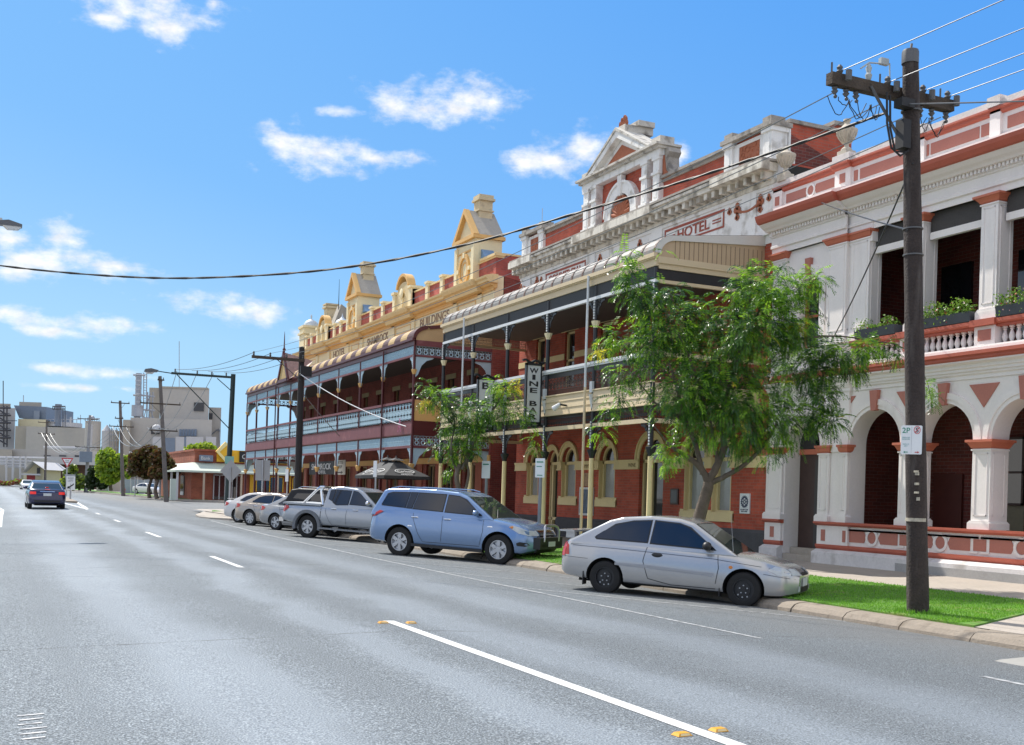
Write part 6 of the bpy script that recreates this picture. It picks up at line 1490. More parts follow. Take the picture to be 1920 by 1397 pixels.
    b = MB()
    b.tube([(2.43, -.44, .62), (2.44, -.43, .88), (2.41, -.38, .97), (2.38, -.26, 1.01), (2.37, .26, 1.01), (2.41, .38, .97), (2.44, .43, .88), (2.43, .44, .62)], .032, 10)
    obj('hoop', b, mat('polished_bar', (.5, .5, .52), .3, .05, 9, metal=.8), bb, loc=(0, 0, 0))
    b = MB(); b.box(2.445, 2.456, -.2, .2, .5, .62); obj('number_plate', b, PLATE, bb, 0, loc=(0, 0, 0))
    c.plate(-2.35, .8, False); c.seats((.1, -.8)); b = MB(); b.tube([(1.2, -.55, 1.12), (.9, .05, 1.32)], .009, 5); c.put('wiper', b, TRIMB)
    b = MB()
    for s in (-1, 1): b.tube([(.1, s * .6, 1.725), (-.1, s * .6, 1.77), (-1.6, s * .6, 1.765), (-1.85, s * .6, 1.71)], .016, 6)
    c.put('roof_rail', b, c.paint)
def mk_ute():
    SIL = paint('cool_silver_paint', (.35, .375, .41))
    P = dict(paint=SIL, w=.90, wr=.385, ww=.25, wk='alloy', spokes=6, wx=(1.52, -1.48), arch=1.17, az=1.03, belt=1.10, roof=1.77, wb=.835, wt=.64, crease=.72, sm=.05, rr=.58, lip=mat('grey_arch_flare', (.13, .14, .155), .5, .1, 6), lipw=.1, lipo=.04,
        top=[(-2.55, .68), (-2.52, 1.0), (-2.46, 1.09), (-1.0, 1.12), (.2, 1.13), (1.1, 1.12), (1.6, 1.08), (2.1, .99), (2.3, .86), (2.4, .68)],
        bot=[(-2.55, .55), (-2.2, .5), (-1.9, .48), (1.8, .42), (2.2, .36), (2.4, .42)],
        wid=[(-2.55, .80), (-2.4, .875), (-2.0, .89), (1.5, .90), (1.95, .86), (2.2, .76), (2.4, .58)],
        cab=[(1.28, 1.08), (.52, 1.64), (.3, 1.73), (-.3, 1.775), (-.75, 1.73), (-.86, 1.65), (-.93, 1.12), (-.93, 1.0)], bev=.07,
        side_glass=[[(.96, 1.2), (.86, 1.255), (.46, 1.555), (.34, 1.62), (.16, 1.645), (.10, 1.215)], [(.03, 1.2), (.07, 1.64), (-.5, 1.65), (-.56, 1.26), (-.40, 1.17)], [(-.60, 1.28), (-.55, 1.645), (-.72, 1.615), (-.74, 1.36)]],
        glass_ends=[('windscreen', GLW, (0, 1), (.08, .96, .1), 1), ('rear_window', GLC, (5, 6), (.1, .8, .12), -1)], cat='ute')
    c = Car('utility_truck', 'silver double cab ute with chrome sports bar, left of the pale blue wagon', *HEAD(11.18, 35.85, 40), P)
    c.line([(1.02, 1.14), (1.03, .85), (.98, .5)]); c.line([(.06, 1.16), (.02, .85), (.04, .5), (.98, .5)]); c.line([(-.78, 1.12), (-.78, .9), (-.62, .62), (-.5, .5), (.04, .5)]); c.line([(-.97, 1.12), (-.97, .52)], .012)
    for x in (-.48, .36): c.handle(x, 1.03, CHROME)
    c.mirror(.85, 1.26, CHROME)
    c.decal('tail_light', [(-2.54, .86), (-2.42, .84), (-2.24, .98), (-2.3, 1.05), (-2.5, 1.07)], TAIL, lift=.014, sub=4, thick=.02); c.endcap('tail_light', .72, .85, .84, 1.04, False, TAIL)
    c.decal('headlight', [(1.85, .96), (2.05, .96), (2.28, .88), (2.3, .78), (2.0, .82)], HEADL, lift=.008); c.endcap('headlight', .45, .7, .76, .9, True, HEADL); c.endcap('grille', 0, .42, .62, .88, True, BLACKP)
    b = MB()
    for s in (-1, 1): b.tube([(-.98, s * .70, 1.72), (-1.12, s * .72, 1.72), (-1.25, s * .74, 1.62), (-1.75, s * .78, 1.14)], .042, 8); b.tube([(-.98, s * .74, 1.14), (-1.08, s * .72, 1.6), (-1.02, s * .70, 1.72)], .05, 8)
    b.tube([(-1.06, -.72, 1.72), (-1.06, .72, 1.72)], .045, 8); c.put('sports_bar', b, CHROME)
    b = MB(); b.box(-2.5, -.99, -.80, .80, 1.125, 1.165); c.put('tonneau_cover', b, mat('pale_tonneau', (.42, .44, .46), .45, .06, 3), smooth=0)
    b = MB(); b.box(-2.5, -.99, -.86, -.80, 1.1, 1.15); b.box(-2.5, -.99, .80, .86, 1.1, 1.15); c.put('tray_rail', b, c.paint, smooth=0)
    b = MB()
    for s in (-1, 1): b.prism([(-1.0, .40), (1.05, .38), (1.05, .33), (-1.0, .35)], 'y', s * .76, s * .96)
    c.put('side_step', b, mat('grey_step', (.2, .21, .22), .5, .1, 6), smooth=0)
    b = MB(); b.box(-2.68, -2.5, -.8, .8, .5, .64); c.put('rear_bumper', b, CHROME, smooth=0)
    b = MB()
    for s in (-1, 1): b.box(-2.02, -2.0, s * .66, s * .9, .22, .6)
    c.put('mud_flap', b, TRIMB, smooth=0); c.seats((.1, -.6))
def mk_sedans():
    def sp(pnt, rr=.64, spokes=7, k=1.0, hz=1.44, wr=.325):
        return dict(paint=pnt, w=.90, wr=wr, ww=.22, wk='alloy', spokes=spokes, wx=(1.40, -1.38), arch=1.14, belt=.93, roof=hz, wb=.83, wt=.62, crease=.72, sm=.1, rr=rr,
            top=[(-2.36, .62), (-2.33, .90), (-2.25, .985), (-1.9, 1.0), (-1.0, .985), (.8, .955), (1.3, .92), (1.75, .83), (2.1, .72), (2.25, .64), (2.33, .55)],
            bot=[(-2.36, .34), (-2.2, .27), (-1.6, .22), (1.6, .2), (2.1, .2), (2.33, .28)], wid=[(-2.36, .70), (-2.28, .82), (-2.1, .87), (-1.5, .90), (1.4, .90), (1.8, .86), (2.1, .76), (2.33, .52)],
            cab=[(1.22, .91), (.35, 1.35), (.08, 1.42), (-.45, hz), (-1.0, 1.37), (-1.22, 1.30), (-1.92, .97), (-1.92, .88)], bev=.07,
            side_glass=[[(.75, 1.0), (.66, 1.04), (.26, 1.26), (.05, 1.32), (-.18, 1.335), (-.2, 1.02)], [(-.27, 1.02), (-.25, 1.335), (-.75, 1.3), (-1.02, 1.22), (-1.32, 1.07), (-1.27, 1.03)]],
            glass_ends=[('windscreen', GLW, (0, 1), (.08, .96, .1), 1), ('rear_window', GLC, (5, 6), (.06, .9, .1), -1)])
    def detail(c, lamp, sgn=1):
        c.line([(.82, .96), (.84, .65), (.80, .32)]); c.line([(-.23, .98), (-.25, .65), (-.24, .3), (.80, .3)]); c.line([(-1.25, 1.0), (-1.05, .62), (-.95, .3), (-.24, .3)])
        for x in (-.08, -1.05): c.handle(x, .86, c.paint if not lamp else CHROME)
        c.mirror(.66, 1.02, c.paint)
        c.decal('tail_light', [(-2.33, .72), (-2.0, .78), (-1.93, .88), (-2.1, .93), (-2.3, .91)], TAIL, lift=.008); c.endcap('tail_light', .38, .8, .72, .87, False, TAIL)
        c.decal('headlight', [(1.72, .70), (1.82, .755), (2.05, .70), (2.2, .62), (2.15, .57), (1.9, .62)], HEADL, lift=.008); c.endcap('headlight', .4, .7, .56, .66, True, HEADL); c.endcap('grille', 0, .36, .5, .62, True, BLACKP)
        c.plate(-2.375, .62, False); c.seats((.1, -.8))
    c = Car('beige_sedan', 'champagne beige sedan with silver multi spoke wheels, behind the row of parked cars', *HEAD(11.5, 46.9, 35), sp(paint('champagne_paint', (.40, .345, .29)), spokes=8, wr=.345)); detail(c, True)
    c = Car('silver_sedan', 'silver grey sedan with five spoke wheels squeezed between the beige sedan and the black wagon', *HEAD(11.55, 42.5, 33), sp(paint('soft_silver_paint', (.32, .325, .335)), spokes=5, wr=.33)); detail(c, False)
    c = Car('white_sedan', 'white sedan farthest back in the angled row, only its tail showing', *HEAD(11.75, 50.7, 35), sp(paint('white_car_paint', (.62, .60, .58), 0), spokes=7)); detail(c, False)
    b = MB(); b.box(-2.3, -2.05, -.6, .6, 1.06, 1.09); 
    for s in (-1, 1): b.box(-2.2, -2.1, s * .5 - .04, s * .5 + .04, .98, 1.07)
    c.put('spoiler', b, c.paint)
    # black wagon, mostly hidden by the ute
    BK = mat('black_car_paint', (.008, .008, .010), .45, .05, 2, spec=.25)
    P = sp(BK, spokes=6, hz=1.68, wr=.36); P.update(belt=1.1, w=.92, wb=.85, wt=.70, top=[(-2.36, .7), (-2.33, 1.1), (-2.2, 1.15), (1.0, 1.12), (1.5, 1.08), (2.1, .98), (2.33, .7)], bot=[(-2.36, .45), (-1.6, .36), (1.6, .34), (2.33, .45)],
        cab=[(1.25, 1.08), (.55, 1.55), (.3, 1.64), (-.5, 1.68), (-1.7, 1.66), (-2.05, 1.60), (-2.28, 1.12), (-2.28, 1.0)], side_glass=[[(.9, 1.2), (.5, 1.42), (.3, 1.47), (-.1, 1.49), (-.12, 1.22)], [(-.2, 1.24), (-.18, 1.49), (-1.0, 1.49), (-1.05, 1.24)], [(-1.15, 1.26), (-1.1, 1.49), (-1.72, 1.47), (-1.86, 1.3)]],
        glass_ends=[('windscreen', GLW, (0, 1), (.08, .96, .1), 1), ('rear_window', GLC, (5, 6), (.1, .8, .1), -1)])
    c = Car('black_wagon', 'black four wheel drive wagon mostly hidden behind the silver ute', *HEAD(11.75, 39.2, 36), P)
    c.endcap('tail_light', .7, .88, .8, 1.05, False, TAIL); c.decal('tail_light', [(-2.34, .75), (-2.25, .75), (-2.22, 1.05), (-2.32, 1.05)], TAIL, lift=.006); c.handle(-.95, 1.0, CHROME)
    b = MB()
    for s in (-1, 1): b.tube([(0, s * .6, 1.67), (-.1, s * .6, 1.72), (-1.6, s * .6, 1.72), (-1.8, s * .6, 1.66)], .018, 6)
    c.put('roof_rail', b, CHROME); c.seats((.1,))
    # dark blue sedan driving away
    P = sp(paint('navy_paint', (.012, .016, .065), .3, .22), spokes=5); P['group'] = 'cars driving on the road'
    c = Car('moving_sedan', 'dark navy blue sedan driving away in the left lane with brake lights lit', (2.62, 62.3, -.03), R(90.5), 0, P)
    BRK = mat('lit_brake_lens', (.6, .02, .015), .3, .05, 9, emit=((1, .04, .02), .2))
    c.endcap('tail_light', .52, .80, .74, .87, False, BRK, .02); c.endcap('tail_light', -.12, .12, .985, 1.01, False, BRK, .03, False)
    o = c.plate(-2.385, .73, False); c.endcap('boot_strip', 0, .34, .87, .895, False, CHROME, .016); c.mirror(.66, 1.02, c.paint); c.seats((.1, -.8)); c.line([(-2.34, .6), (-1.9, .6)], .006)
    b = MB(); b.box(-1.72, -1.6, -.08, .08, 1.08, 1.105); c.put('high_brake_light', b, BRK, smooth=0); c.endcap('bumper_insert', 0, .6, .36, .45, False, TRIMB, .012)
    # two oncoming cars far down the road
    for i, (x, y, lab) in enumerate(((5.0, 176, 'distant white car facing us, farther left of the two beyond the navy sedan'), (7.1, 170, 'distant white car facing us, partly behind the navy sedan'))):
        P = sp(paint('white_car_paint', (.62, .60, .58), 0), spokes=5); P['group'] = 'cars driving on the road'
        c = Car('distant_car', lab, (x, y, -.05), R(-88), 0, P); c.endcap('headlight', .4, .72, .56, .7, True, HEADL, .02); c.endcap('grille', 0, .36, .45, .6, True, BLACKP, .02)
    P = sp(paint('white_car_paint', (.62, .60, .58), 0), spokes=5); P['group'] = 'cars behind the far fence'
    c = Car('van_behind_fence', 'small white and blue car parked by the far fence between two power poles', (18.6, 150, 0), R(-60), 0, P)
mk_hatch(); mk_suv(); mk_ute(); mk_sedans()
# ---------------------------------------------------------------- factory, shop, fences far down the street
CLAD = mat('beige_metal_cladding', (.42, .395, .36), .6, .06, .15, streak=((.36, .31, .25), .35, .6, .35)); CLADD = mat('tan_metal_cladding', (.36, .325, .27), .6, .06, .15)
GREYC = mat('blue_grey_cladding', (.16, .20, .26), .55, .12, .3); STACKM = mat('pale_steel_stack', (.34, .36, .40), .45, .15, .6, metal=.4); SHADEW = mat('dark_opening', (.06, .06, .065), .7, .2, 1); PALEP = mat('pale_precast_panel', (.46, .46, .47), .7, .05, .4)
def fbox(px0, px1, py0, py1, D, depth, base=None):
    """a block whose street face spans the given photo columns and rows when it stands D metres ahead"""
    p = at_depth(px0, (py0 + py1) / 2, D); q = at_depth(px1, (py0 + py1) / 2, D); zt = at_depth((px0 + px1) / 2, py0, D).z; zb = at_depth((px0 + px1) / 2, py1, D).z if base is None else base
    return p, q, zt, zb
RIGHT = Vector((math.cos(YAW), -math.sin(YAW), 0)); FWD = Vector((math.sin(YAW), math.cos(YAW), 0))
def slab(b, p, q, zb, zt, depth, off=0., dr=FWD):
    f = dr * depth; o = FWD * off
    P = [p + o, q + o, q + o + f, p + o + f]
    b.add([(v.x, v.y, zb) for v in P] + [(v.x, v.y, zt) for v in P], [(3, 2, 1, 0), (4, 5, 6, 7)] + [(i, (i + 1) % 4, 4 + (i + 1) % 4, 4 + i) for i in range(4)])
def block(name, parent, m, px0, px1, py0, py1, D, depth=12, base=-.3, off=0., sm=0):
    b = MB(); p, q, zt, zb = fbox(px0, px1, py0, py1, D, depth, base); slab(b, p, q, zb, zt, depth, off, Vector((q.x, q.y, 0)).normalized()); return obj(name, b, m, parent, sm)
def cyl(name, parent, m, px0, px1, py0, py1, D, base=None, n=16, cone=0):
    p, q, zt, zb = fbox(px0, px1, py0, py1, D, 0, base); c = (p + q) / 2; r = (q - p).length / 2
    b = MB(); b.lathe([(r, zb), (r, zt)] + ([(r * .1, zt + cone)] if cone else []), (c.x, c.y, 0), n); return obj(name, b, m, parent)
def beam3(b, x0, y0, x1, y1, D, r): b.tube([at_depth(x0, y0, D), at_depth(x1, y1, D)], r, 5)
DF = 260
fa = thing('factory_block', 'tall beige clad factory block with a stepped tower, steel stack and louvre window', 'factory', at_depth(330, 905, DF))
block('wall', fa, CLAD, 300, 390, 727, 900, DF, 30); block('wall', fa, CLADD, 279, 300, 727, 800, DF + 2, 28); block('wall', fa, CLAD, 390, 413, 764, 900, DF + 4, 22); block('wall', fa, CLADD, 229, 243, 787, 900, DF - 10, 30); block('wall', fa, CLAD, 243, 396, 785, 900, DF - 8, 8)
block('window', fa, SHADEW, 364, 383, 755, 771, DF, .4, None, -.3); block('window', fa, SHADEW, 392, 399, 775, 786, DF + 4, .4, None, -.3); block('window', fa, SHADEW, 284, 300, 800, 814, DF - 8, .4, None, -.3)
for i in range(6): block('louvre', fa, GREYC, 337 + 5.6 * i, 341.5 + 5.6 * i, 805, 818, DF - 8, .5, None, -.35)
for x0, x1 in ((286, 304), (329, 345), (349, 381), (386, 405)): block('precast_panel', fa, PALEP, x0, x1, 819, 846, DF - 14, 4)
block('roller_door', fa, GREYC, 305, 328, 821, 846, DF - 14, 3); block('roller_door', fa, GREYC, 345, 349, 819, 846, DF - 14, 3)
b = MB(); c_ = at_depth(294, 804, DF - 9); b.ball(c_, 1.1, 1.1, 1.0, 12, 8); obj('duct_cap', b, PALEP, fa)
b = MB()
for k in range(3): beam3(b, 391, 818 - k * 0, 411, 804, DF + 3.5, .12); beam3(b, 405, 806, 413, 808, DF + 3.4, .15)
beam3(b, 411, 803, 412, 830, DF + 3.5, .12); obj('fire_stair', b, STACKM, fa)
block('parapet', fa, CLADD, 299.5, 390.5, 725.5, 728.5, DF - .2, 30, None)
st = thing('exhaust_stack', 'ribbed steel exhaust stack with ladder platforms on a wider silencer drum', 'chimney', at_depth(258, 790, DF - 6))
cyl('flue', st, STACKM, 254, 265, 700, 762, DF - 6, None); cyl('silencer', st, STACKM, 247, 269, 760, 781, DF - 6, None); cyl('neck', st, STACKM, 251, 263, 781, 788, DF - 6, None)
b = MB()
for y in (703, 741): beam3(b, 250, y, 272, y + .5, DF - 8, .22)
for x in (269.5, 275): beam3(b, x, 699, x - .5, 765, DF - 7, .12)
for k in range(12): beam3(b, 269.5, 702 + 5 * k, 275, 702 + 5 * k, DF - 7, .07)
for k in range(7): beam3(b, 253.7, 706 + 8 * k, 265.3, 706.3 + 8 * k, DF - 8.2, .1)
obj('ladder', b, STACKM, st)
b = MB()
for y0, y1 in ((741, 744), (768, 770), (783, 785)): beam3(b, 266, y0, 290, y1, DF - 4, .2)
for x in (277, 281, 287): beam3(b, x, 735, x - 2, 787, DF - 4, .14)
beam3(b, 268, 790, 281, 740, DF - 4, .12); beam3(b, 281, 768, 289, 786, DF - 4, .1); obj('pipe_rack', b, STACKM, st)
fb = thing('factory_low_block', 'low beige factory block with flat roof left of the silos', 'factory', at_depth(100, 905, 280))
block('wall', fb, CLADD, 27, 48, 799, 905, 282, 30); block('wall', fb, CLAD, 48, 160, 801, 905, 280, 30); block('wall', fb, mat('cream_clad', (.55, .50, .33), .6, .06, .2), 34, 87, 786, 800, 290, 20, None)
cyl('tank', fb, PALEP, 87, 152, 793, 801, 296, None, 20); cyl('vent_pipe', fb, PALEP, 131, 134, 782, 800, 285, None, 8)
b = MB()
for x in range(88, 152, 7): beam3(b, x, 786, x, 793, 292, .08)
beam3(b, 88, 786.5, 152, 786.5, 292, .08)
for x in (121, 151, 124): beam3(b, x, 778, x, 800, 286, .08)
obj('roof_rail', b, STACKM, fb)
fh = thing('factory_hopper', 'dark blue grey hopper building with sloping left side on top of the factory', 'factory', at_depth(60, 800, 300))
D_ = 292; b = MB(); P = [at_depth(x, y, D_) for x, y in ((26, 760), (87, 763), (86, 788), (36, 784))]; b.add(P + [v + FWD * 18 for v in P], [(0, 1, 2, 3), (7, 6, 5, 4)] + [(i, (i + 1) % 4, 4 + (i + 1) % 4, 4 + i) for i in range(4)]); obj('wall', b, GREYC, fh, 0)
block('roof', fh, CLADD, 36, 78, 754, 762, D_ + 3, 10, None); block('lift_shaft', fh, mat('mid_blue_cladding', (.22, .26, .32), .5, .1, .4), 63, 74, 770, 799, D_ - 1, 2, None); b = MB(); beam3(b, 44, 741, 44, 755, D_, .1); obj('aerial', b, STACKM, fh)
fs = thing('stair_tower', 'open steel stair tower on a pale factory wall at the left edge', 'factory', at_depth(10, 905, 285))
block('wall', fs, PALEP, -60, 27, 764, 905, 288, 14); block('roof', fs, CLADD, -60, 20, 756, 764, 289, 12, None); b = MB()
for k in range(5): y = 765 + 14 * k; beam3(b, -10, y, 20, y, 286, .25); beam3(b, -8, y, 14, y + 13, 286, .2); beam3(b, -10, y - 4, 32 if k == 2 else 18, y - 4, 286, .1)
for x in (-8, 7, 13): beam3(b, x, 762, x, 838, 286, .18)
beam3(b, 6, 714, 6, 762, 287, .12); obj('stair', b, mat('dark_steel', (.05, .05, .06), .5, .2, 1), fs)
for i, (x0, x1, y0, y1, D, lab) in enumerate(((103, 115, 758, 799, 276, 'blue grey round stack with a railed platform, standing on the low factory roof'), )):
    t_ = thing('exhaust_stack', lab, 'chimney', at_depth(109, 800, D)); cyl('flue', t_, mat('blue_steel', (.18, .21, .27), .45, .12, .6), x0, x1, y0, y1, D, None, 14)
    b = MB()
    for y in (762, 767): beam3(b, 99, y, 122, y, D - 2, .14)
    for x in (99, 102, 118, 122): beam3(b, x, 761, x, 768 if x < 110 else 799, D - 2, .1)
    obj('platform', b, MATS['dark_steel'], t_)
si = thing('factory_silo', 'wide cream silo with roof rails, tallest of the round tanks', 'silo', at_depth(173, 905, 250)); cyl('tank', si, CLAD, 159, 187, 790, 905, 252, -.3, 24); b = MB()
for k in range(7): beam3(b, 160 + 4.3 * k, 784, 160 + 4.3 * k, 790, 250, .08)
beam3(b, 160, 785, 187, 785, 250, .08); b.ball(at_depth(173, 784, 252), .55); obj('roof_rail', b, STACKM, si); cyl('downpipe', si, PALEP, 167, 173, 796, 860, 247, None, 8)
s2 = thing('factory_silo', 'lower pale silo with a white conical roof, right of the cream silo', 'silo', at_depth(199, 905, 262)); cyl('tank', s2, PALEP, 190, 208, 808, 905, 264, -.3, 20, 1.4); cyl('tank', s2, CLADD, 208, 222, 808, 905, 268, -.3, 16)
b = MB()
for x in (205, 209, 213, 218): beam3(b, x, 802, x + 1, 850, 255, .1)
for y in (806, 815, 826, 838): beam3(b, 203, y, 221, y + 1, 255, .1)
obj('pipe_rack', b, STACKM, s2)
pb = thing('processing_shed', 'long low beige shed with white pipes along its roof edge', 'factory', at_depth(110, 905, 215))
block('wall', pb, CLAD, 22, 184, 844, 860, 218, 20, None); block('wall', pb, CLADD, -40, 22, 842, 905, 216, 20); block('awning', pb, PALEP, 83, 182, 857, 871, 212, 6, None); block('lower_wall', pb, mat('brown_brick_far', (.10, .055, .04), .8, .2, .5), 83, 182, 871, 905, 215, 10)
for x in (82, 111, 140): block('window', pb, SHADEW, x, x + 13, 853.5, 857, 217.8, .3, None)
b = MB()
for y, x0, x1 in ((839, 82, 180), (841, 90, 160), (858, 0, 90), (864, 0, 60), (869, 0, 50), (874, 10, 48)): beam3(b, x0, y, x1, y + 1.5, 210, .3)
for x in (12, 24, 38, 48): beam3(b, x, 856, x, 905, 209, .18)
obj('pipe_run', b, PALEP, pb)
gh = thing('gabled_kiosk', 'small cream gabled building with a pale awning behind the navy sedan', 'house', at_depth(60, 908, 200)); b = MB(); P = [at_depth(x, y, 200) for x, y in ((44, 884), (62, 866), (80, 880), (80, 908), (44, 908))]; b.add(P + [v + FWD * 8 for v in P], [(0, 1, 2, 3, 4), (9, 8, 7, 6, 5)] + [(i, (i + 1) % 5, 5 + (i + 1) % 5, 5 + i) for i in range(5)]); obj('wall', b, MATS['cream_clad'], gh, 0)
b = MB(); Q = [at_depth(x, y, 198) for x, y in ((40, 886), (61, 865), (84, 881))]; b.add([Q[0], Q[1], Q[1] + FWD * 11, Q[0] + FWD * 11, Q[2], Q[2] + FWD * 11], [(0, 1, 2, 3), (1, 4, 5, 2)]); obj('roof', b, PALEP, gh, 0); block('awning', gh, PALEP, 40, 76, 888, 891, 194, 5, None); block('window', gh, SHADEW, 69, 75, 877, 892, 199.8, .2, None); block('red_screen', gh, mat('red_awning', (.35, .04, .04), .6, .1, 2), 50, 66, 891, 900, 196, 1, None)
fw = thing('masonry_fence', 'long pale rendered fence wall beside the far grass verge', 'fence', at_depth(205, 920, 175)); block('wall', fw, mat('pink_grey_render', (.42, .36, .33), .8, .06, .4), 181, 226, 898, 919, 176, .4)
pf = thing('picket_fence', 'grey blue panel fence behind the brown leafed trees', 'fence', at_depth(270, 925, 150))
block('wall', pf, mat('grey_blue_fence', (.28, .31, .35), .7, .08, .6), 226, 330, 900, 925, 152, .3); b = MB()
for x in range(232, 330, 13): beam3(b, x, 897, x, 926, 151, .06)
obj('fence_post', b, PALEP, pf)
b = MB(); beam3(b, 202, 892, 202, 921, 168, .28); solo('white_post', b, PALEP, 'thick white marker post in front of the rendered fence wall', 'post')
# corner shop with the yellow sign
SHX = 19.0
sh = thing('corner_shop', 'single storey brick shop with pale green verandah roof and yellow parapet sign', 'shop', (22, 118, 0))
YEL = mat('sign_yellow', (.78, .44, .015), .5, .04, 3); VROOF = mat('pale_green_roof', (.46, .52, .44), .5, .06, 1)
b = MB(); b.box(20.3, 48, 113, 135, -.1, 3.4); obj('wall', b, brick('shop_brick', (.34, .09, .045), (.26, .07, .04), (.3, .18, .12)), sh, 0)
b = MB(); b.box(20.6, 48, 113.3, 134, 3.4, 4.75); b.box(20.5, 48, 113.2, 134.2, 4.75, 4.95); obj('parapet', b, MATS['shop_brick'], sh, 0)
b = MB(); b.add([(18.6, 111.0, 2.75), (48, 111.0, 2.75), (48, 113.2, 3.6), (20.5, 113.2, 3.6), (18.6, 136, 2.75), (20.5, 134, 3.6)], [(0, 1, 2, 3), (4, 0, 3, 5)]); b.box(18.5, 48, 110.95, 111.05, 2.6, 2.78); b.box(18.5, 18.6, 111, 136, 2.6, 2.78); obj('verandah_roof', b, VROOF, sh, 0)
for x, y in ((18.7, 111.2), (18.7, 115), (18.7, 119), (18.7, 123), (18.7, 127), (21.2, 111.2), (24.8, 111.2), (28.4, 111.2), (32, 111.2)): b = MB(); b.box(x - .09, x + .09, y - .09, y + .09, -.1, 2.65); obj('post', b, PALEP if x < 19 else mat('tan_post', (.42, .33, .24), .6, .1, 3), sh, 0)
b = MB(); b.box(22.7, 48, 113.05, 113.35, 3.75, 4.95); s_ = obj('sign_band', b, YEL, sh, 0)
b = MB(); b.box(24.9, 31.0, 112.9, 113.04, 3.8, 4.9); obj('sign_panel', b, BLACKP, s_, 0); text('lettering', 'Commonwealth Bank', SW, (27.95, 112.88, 4.35), '-y', s_, width=5.6, depth=.02)
b = MB(); b.prism([(22.5, 4.75), (23.4, 5.75), (24.3, 4.75), (23.4, 3.75)], 'y', 112.5, 112.9); dm = obj('diamond_emblem', b, YEL, sh, 0); b = MB(); b.prism([(22.5, 4.75), (23.4, 5.75), (23.65, 5.5), (22.85, 4.7), (23.6, 3.95), (23.4, 3.75)], 'y', 112.42, 112.49); obj('pale_edge', b, mat('pale_yellow', (.8, .68, .3), .5, .04, 3), dm, 0); b = MB(); b.prism([(23.45, 4.3), (24.1, 4.85), (23.6, 3.95)], 'y', 112.4, 112.49); obj('black_tip', b, BLACKP, dm, 0)
b = MB(); b.box(21.0, 22.3, 112.8, 113.2, 3.75, 4.35); obj('small_sign', b, GREYC, sh, 0); text('lettering', 'Bank', SW, (21.6, 112.78, 4.05), '-y', sh, width=.9, depth=.02)
for x0, x1, z0, m in ((22.4, 23.6, 0, GLASSD), (24.2, 25.2, 0, GLASSD), (26.6, 29.4, .9, GLASSD), (30.3, 33.0, .9, GLASSD), (34, 37, .9, GLASSD)):
    b = MB(); b.box(x0, x1, 112.93, 113.01, z0, 2.4); w_ = obj('window', b, m, sh, 0); b = MB()
    for x in (x0, (x0 + x1) / 2 - .05, x1 - .1): b.box(x, x + .1, 112.88, 112.93, z0, 2.45)
    b.box(x0, x1, 112.88, 112.93, 2.38, 2.48); obj('frame', b, PALEP if x0 < 26 else YEL, w_, 0)
for x in (26.0, 29.7, 33.3): b = MB(); b.box(x, x + .45, 112.85, 113.0, -.1, 2.6); obj('yellow_pier', b, YEL, sh, 0)
b = MB(); b.box(20.24, 20.3, 117, 119.5, .3, 2.3); obj('window', b, GLASSD, sh, 0)

def shift_shop(o):
    for c in o.children: shift_shop(c)
    if o.type == 'MESH': o.data.transform(Matrix.Translation((-2.3, 0, 0)))
shift_shop(sh); sh.location.x -= 2.3
def rebase(o):
    for c in o.children: c.matrix_parent_inverse = sh.matrix_basis.inverted()
rebase(sh)

# ---------------------------------------------------------------- power poles, street lights and wires
WOOD = mat('weathered_pole_timber', (.042, .031, .027), .9, .4, 5, .8, 30, streak=((.10, .085, .075), 9, .54, .7)); WOODG = mat('grey_pole_timber', (.13, .115, .105), .9, .3, 3, .5, 20)
ARMW = mat('dark_crossarm_timber', (.07, .052, .038), .9, .35, 6, .6, 30); INS = mat('grey_insulator', (.42, .45, .44), .25, .1, 9)
def insul(b, x, y, z, h=.14): b.lathe([(.02, 0), (.035, .02), (.05, h * .35), (.03, h * .5), (.045, h * .75), (.02, h)], (x, y, z), 8)
NP = Vector((12.2, 12.14)); TOP = Vector((11.64, 12.05, 7.82))
pp = thing('power_pole', 'big dark timber power pole on the grass at right with a four wire crossarm', 'power pole', (12.2, 12.14, -.14), 0, 'timber power poles along the street')
b = MB(); n = 14; b.tube([Vector((NP.x, NP.y, -.3)).lerp(TOP, i / n) for i in range(n + 1)], [.155 - .045 * i / n + .004 * math.sin(i * 2.1) for i in range(n + 1)], 16); obj('shaft', b, WOOD, pp)
def onp(z): t = (z + .3) / (7.82 + .3); return Vector((NP.x, NP.y, -.3)).lerp(TOP, t)
b = MB(); b.lathe([(.118, 0), (.118, .16), (.11, .19)], (TOP.x, TOP.y, 7.67), 16); b.tube([TOP + Vector((0, 0, 0)), TOP + Vector((.02, 0, .14))], .018, 6); obj('cap_band', b, mat('galvanised_band', (.12, .12, .12), .5, .15, 8, metal=.5), pp)
AZ = 7.29; a_ = onp(AZ); ay = a_.y + .2
b = MB(); x0, x1 = a_.x - 1.3, a_.x + .98; b.box(x0, x1, ay - .065, ay + .065, AZ - .07, AZ + .09); arm = obj('crossarm', b, ARMW, pp, 0)
b = MB(); b.tube([(a_.x - .62, ay - .075, AZ), (a_.x - .06, ay - .16, AZ - .78)], .022, 6); obj('brace', b, MATS['galvanised_band'], pp)
b = MB()
for dx in (-1.12, -.25, .42, .9): insul(b, a_.x + dx, ay + .0, AZ + .09); b.tube([(a_.x + dx + .04, ay - .14, AZ + .12), (a_.x + dx + .04, ay - .14, AZ - .02)], .045, 7); b.tube([(a_.x + dx - .14, ay, AZ + .09), (a_.x + dx - .14, ay, AZ + .24)], .014, 5)
for dx in (-1.18, -.98, -.8, .4, .62, .9): insul(b, a_.x + dx, ay + .02, AZ - .18, .12); b.ball((a_.x + dx + .03, ay + .04, AZ - .2), .028)
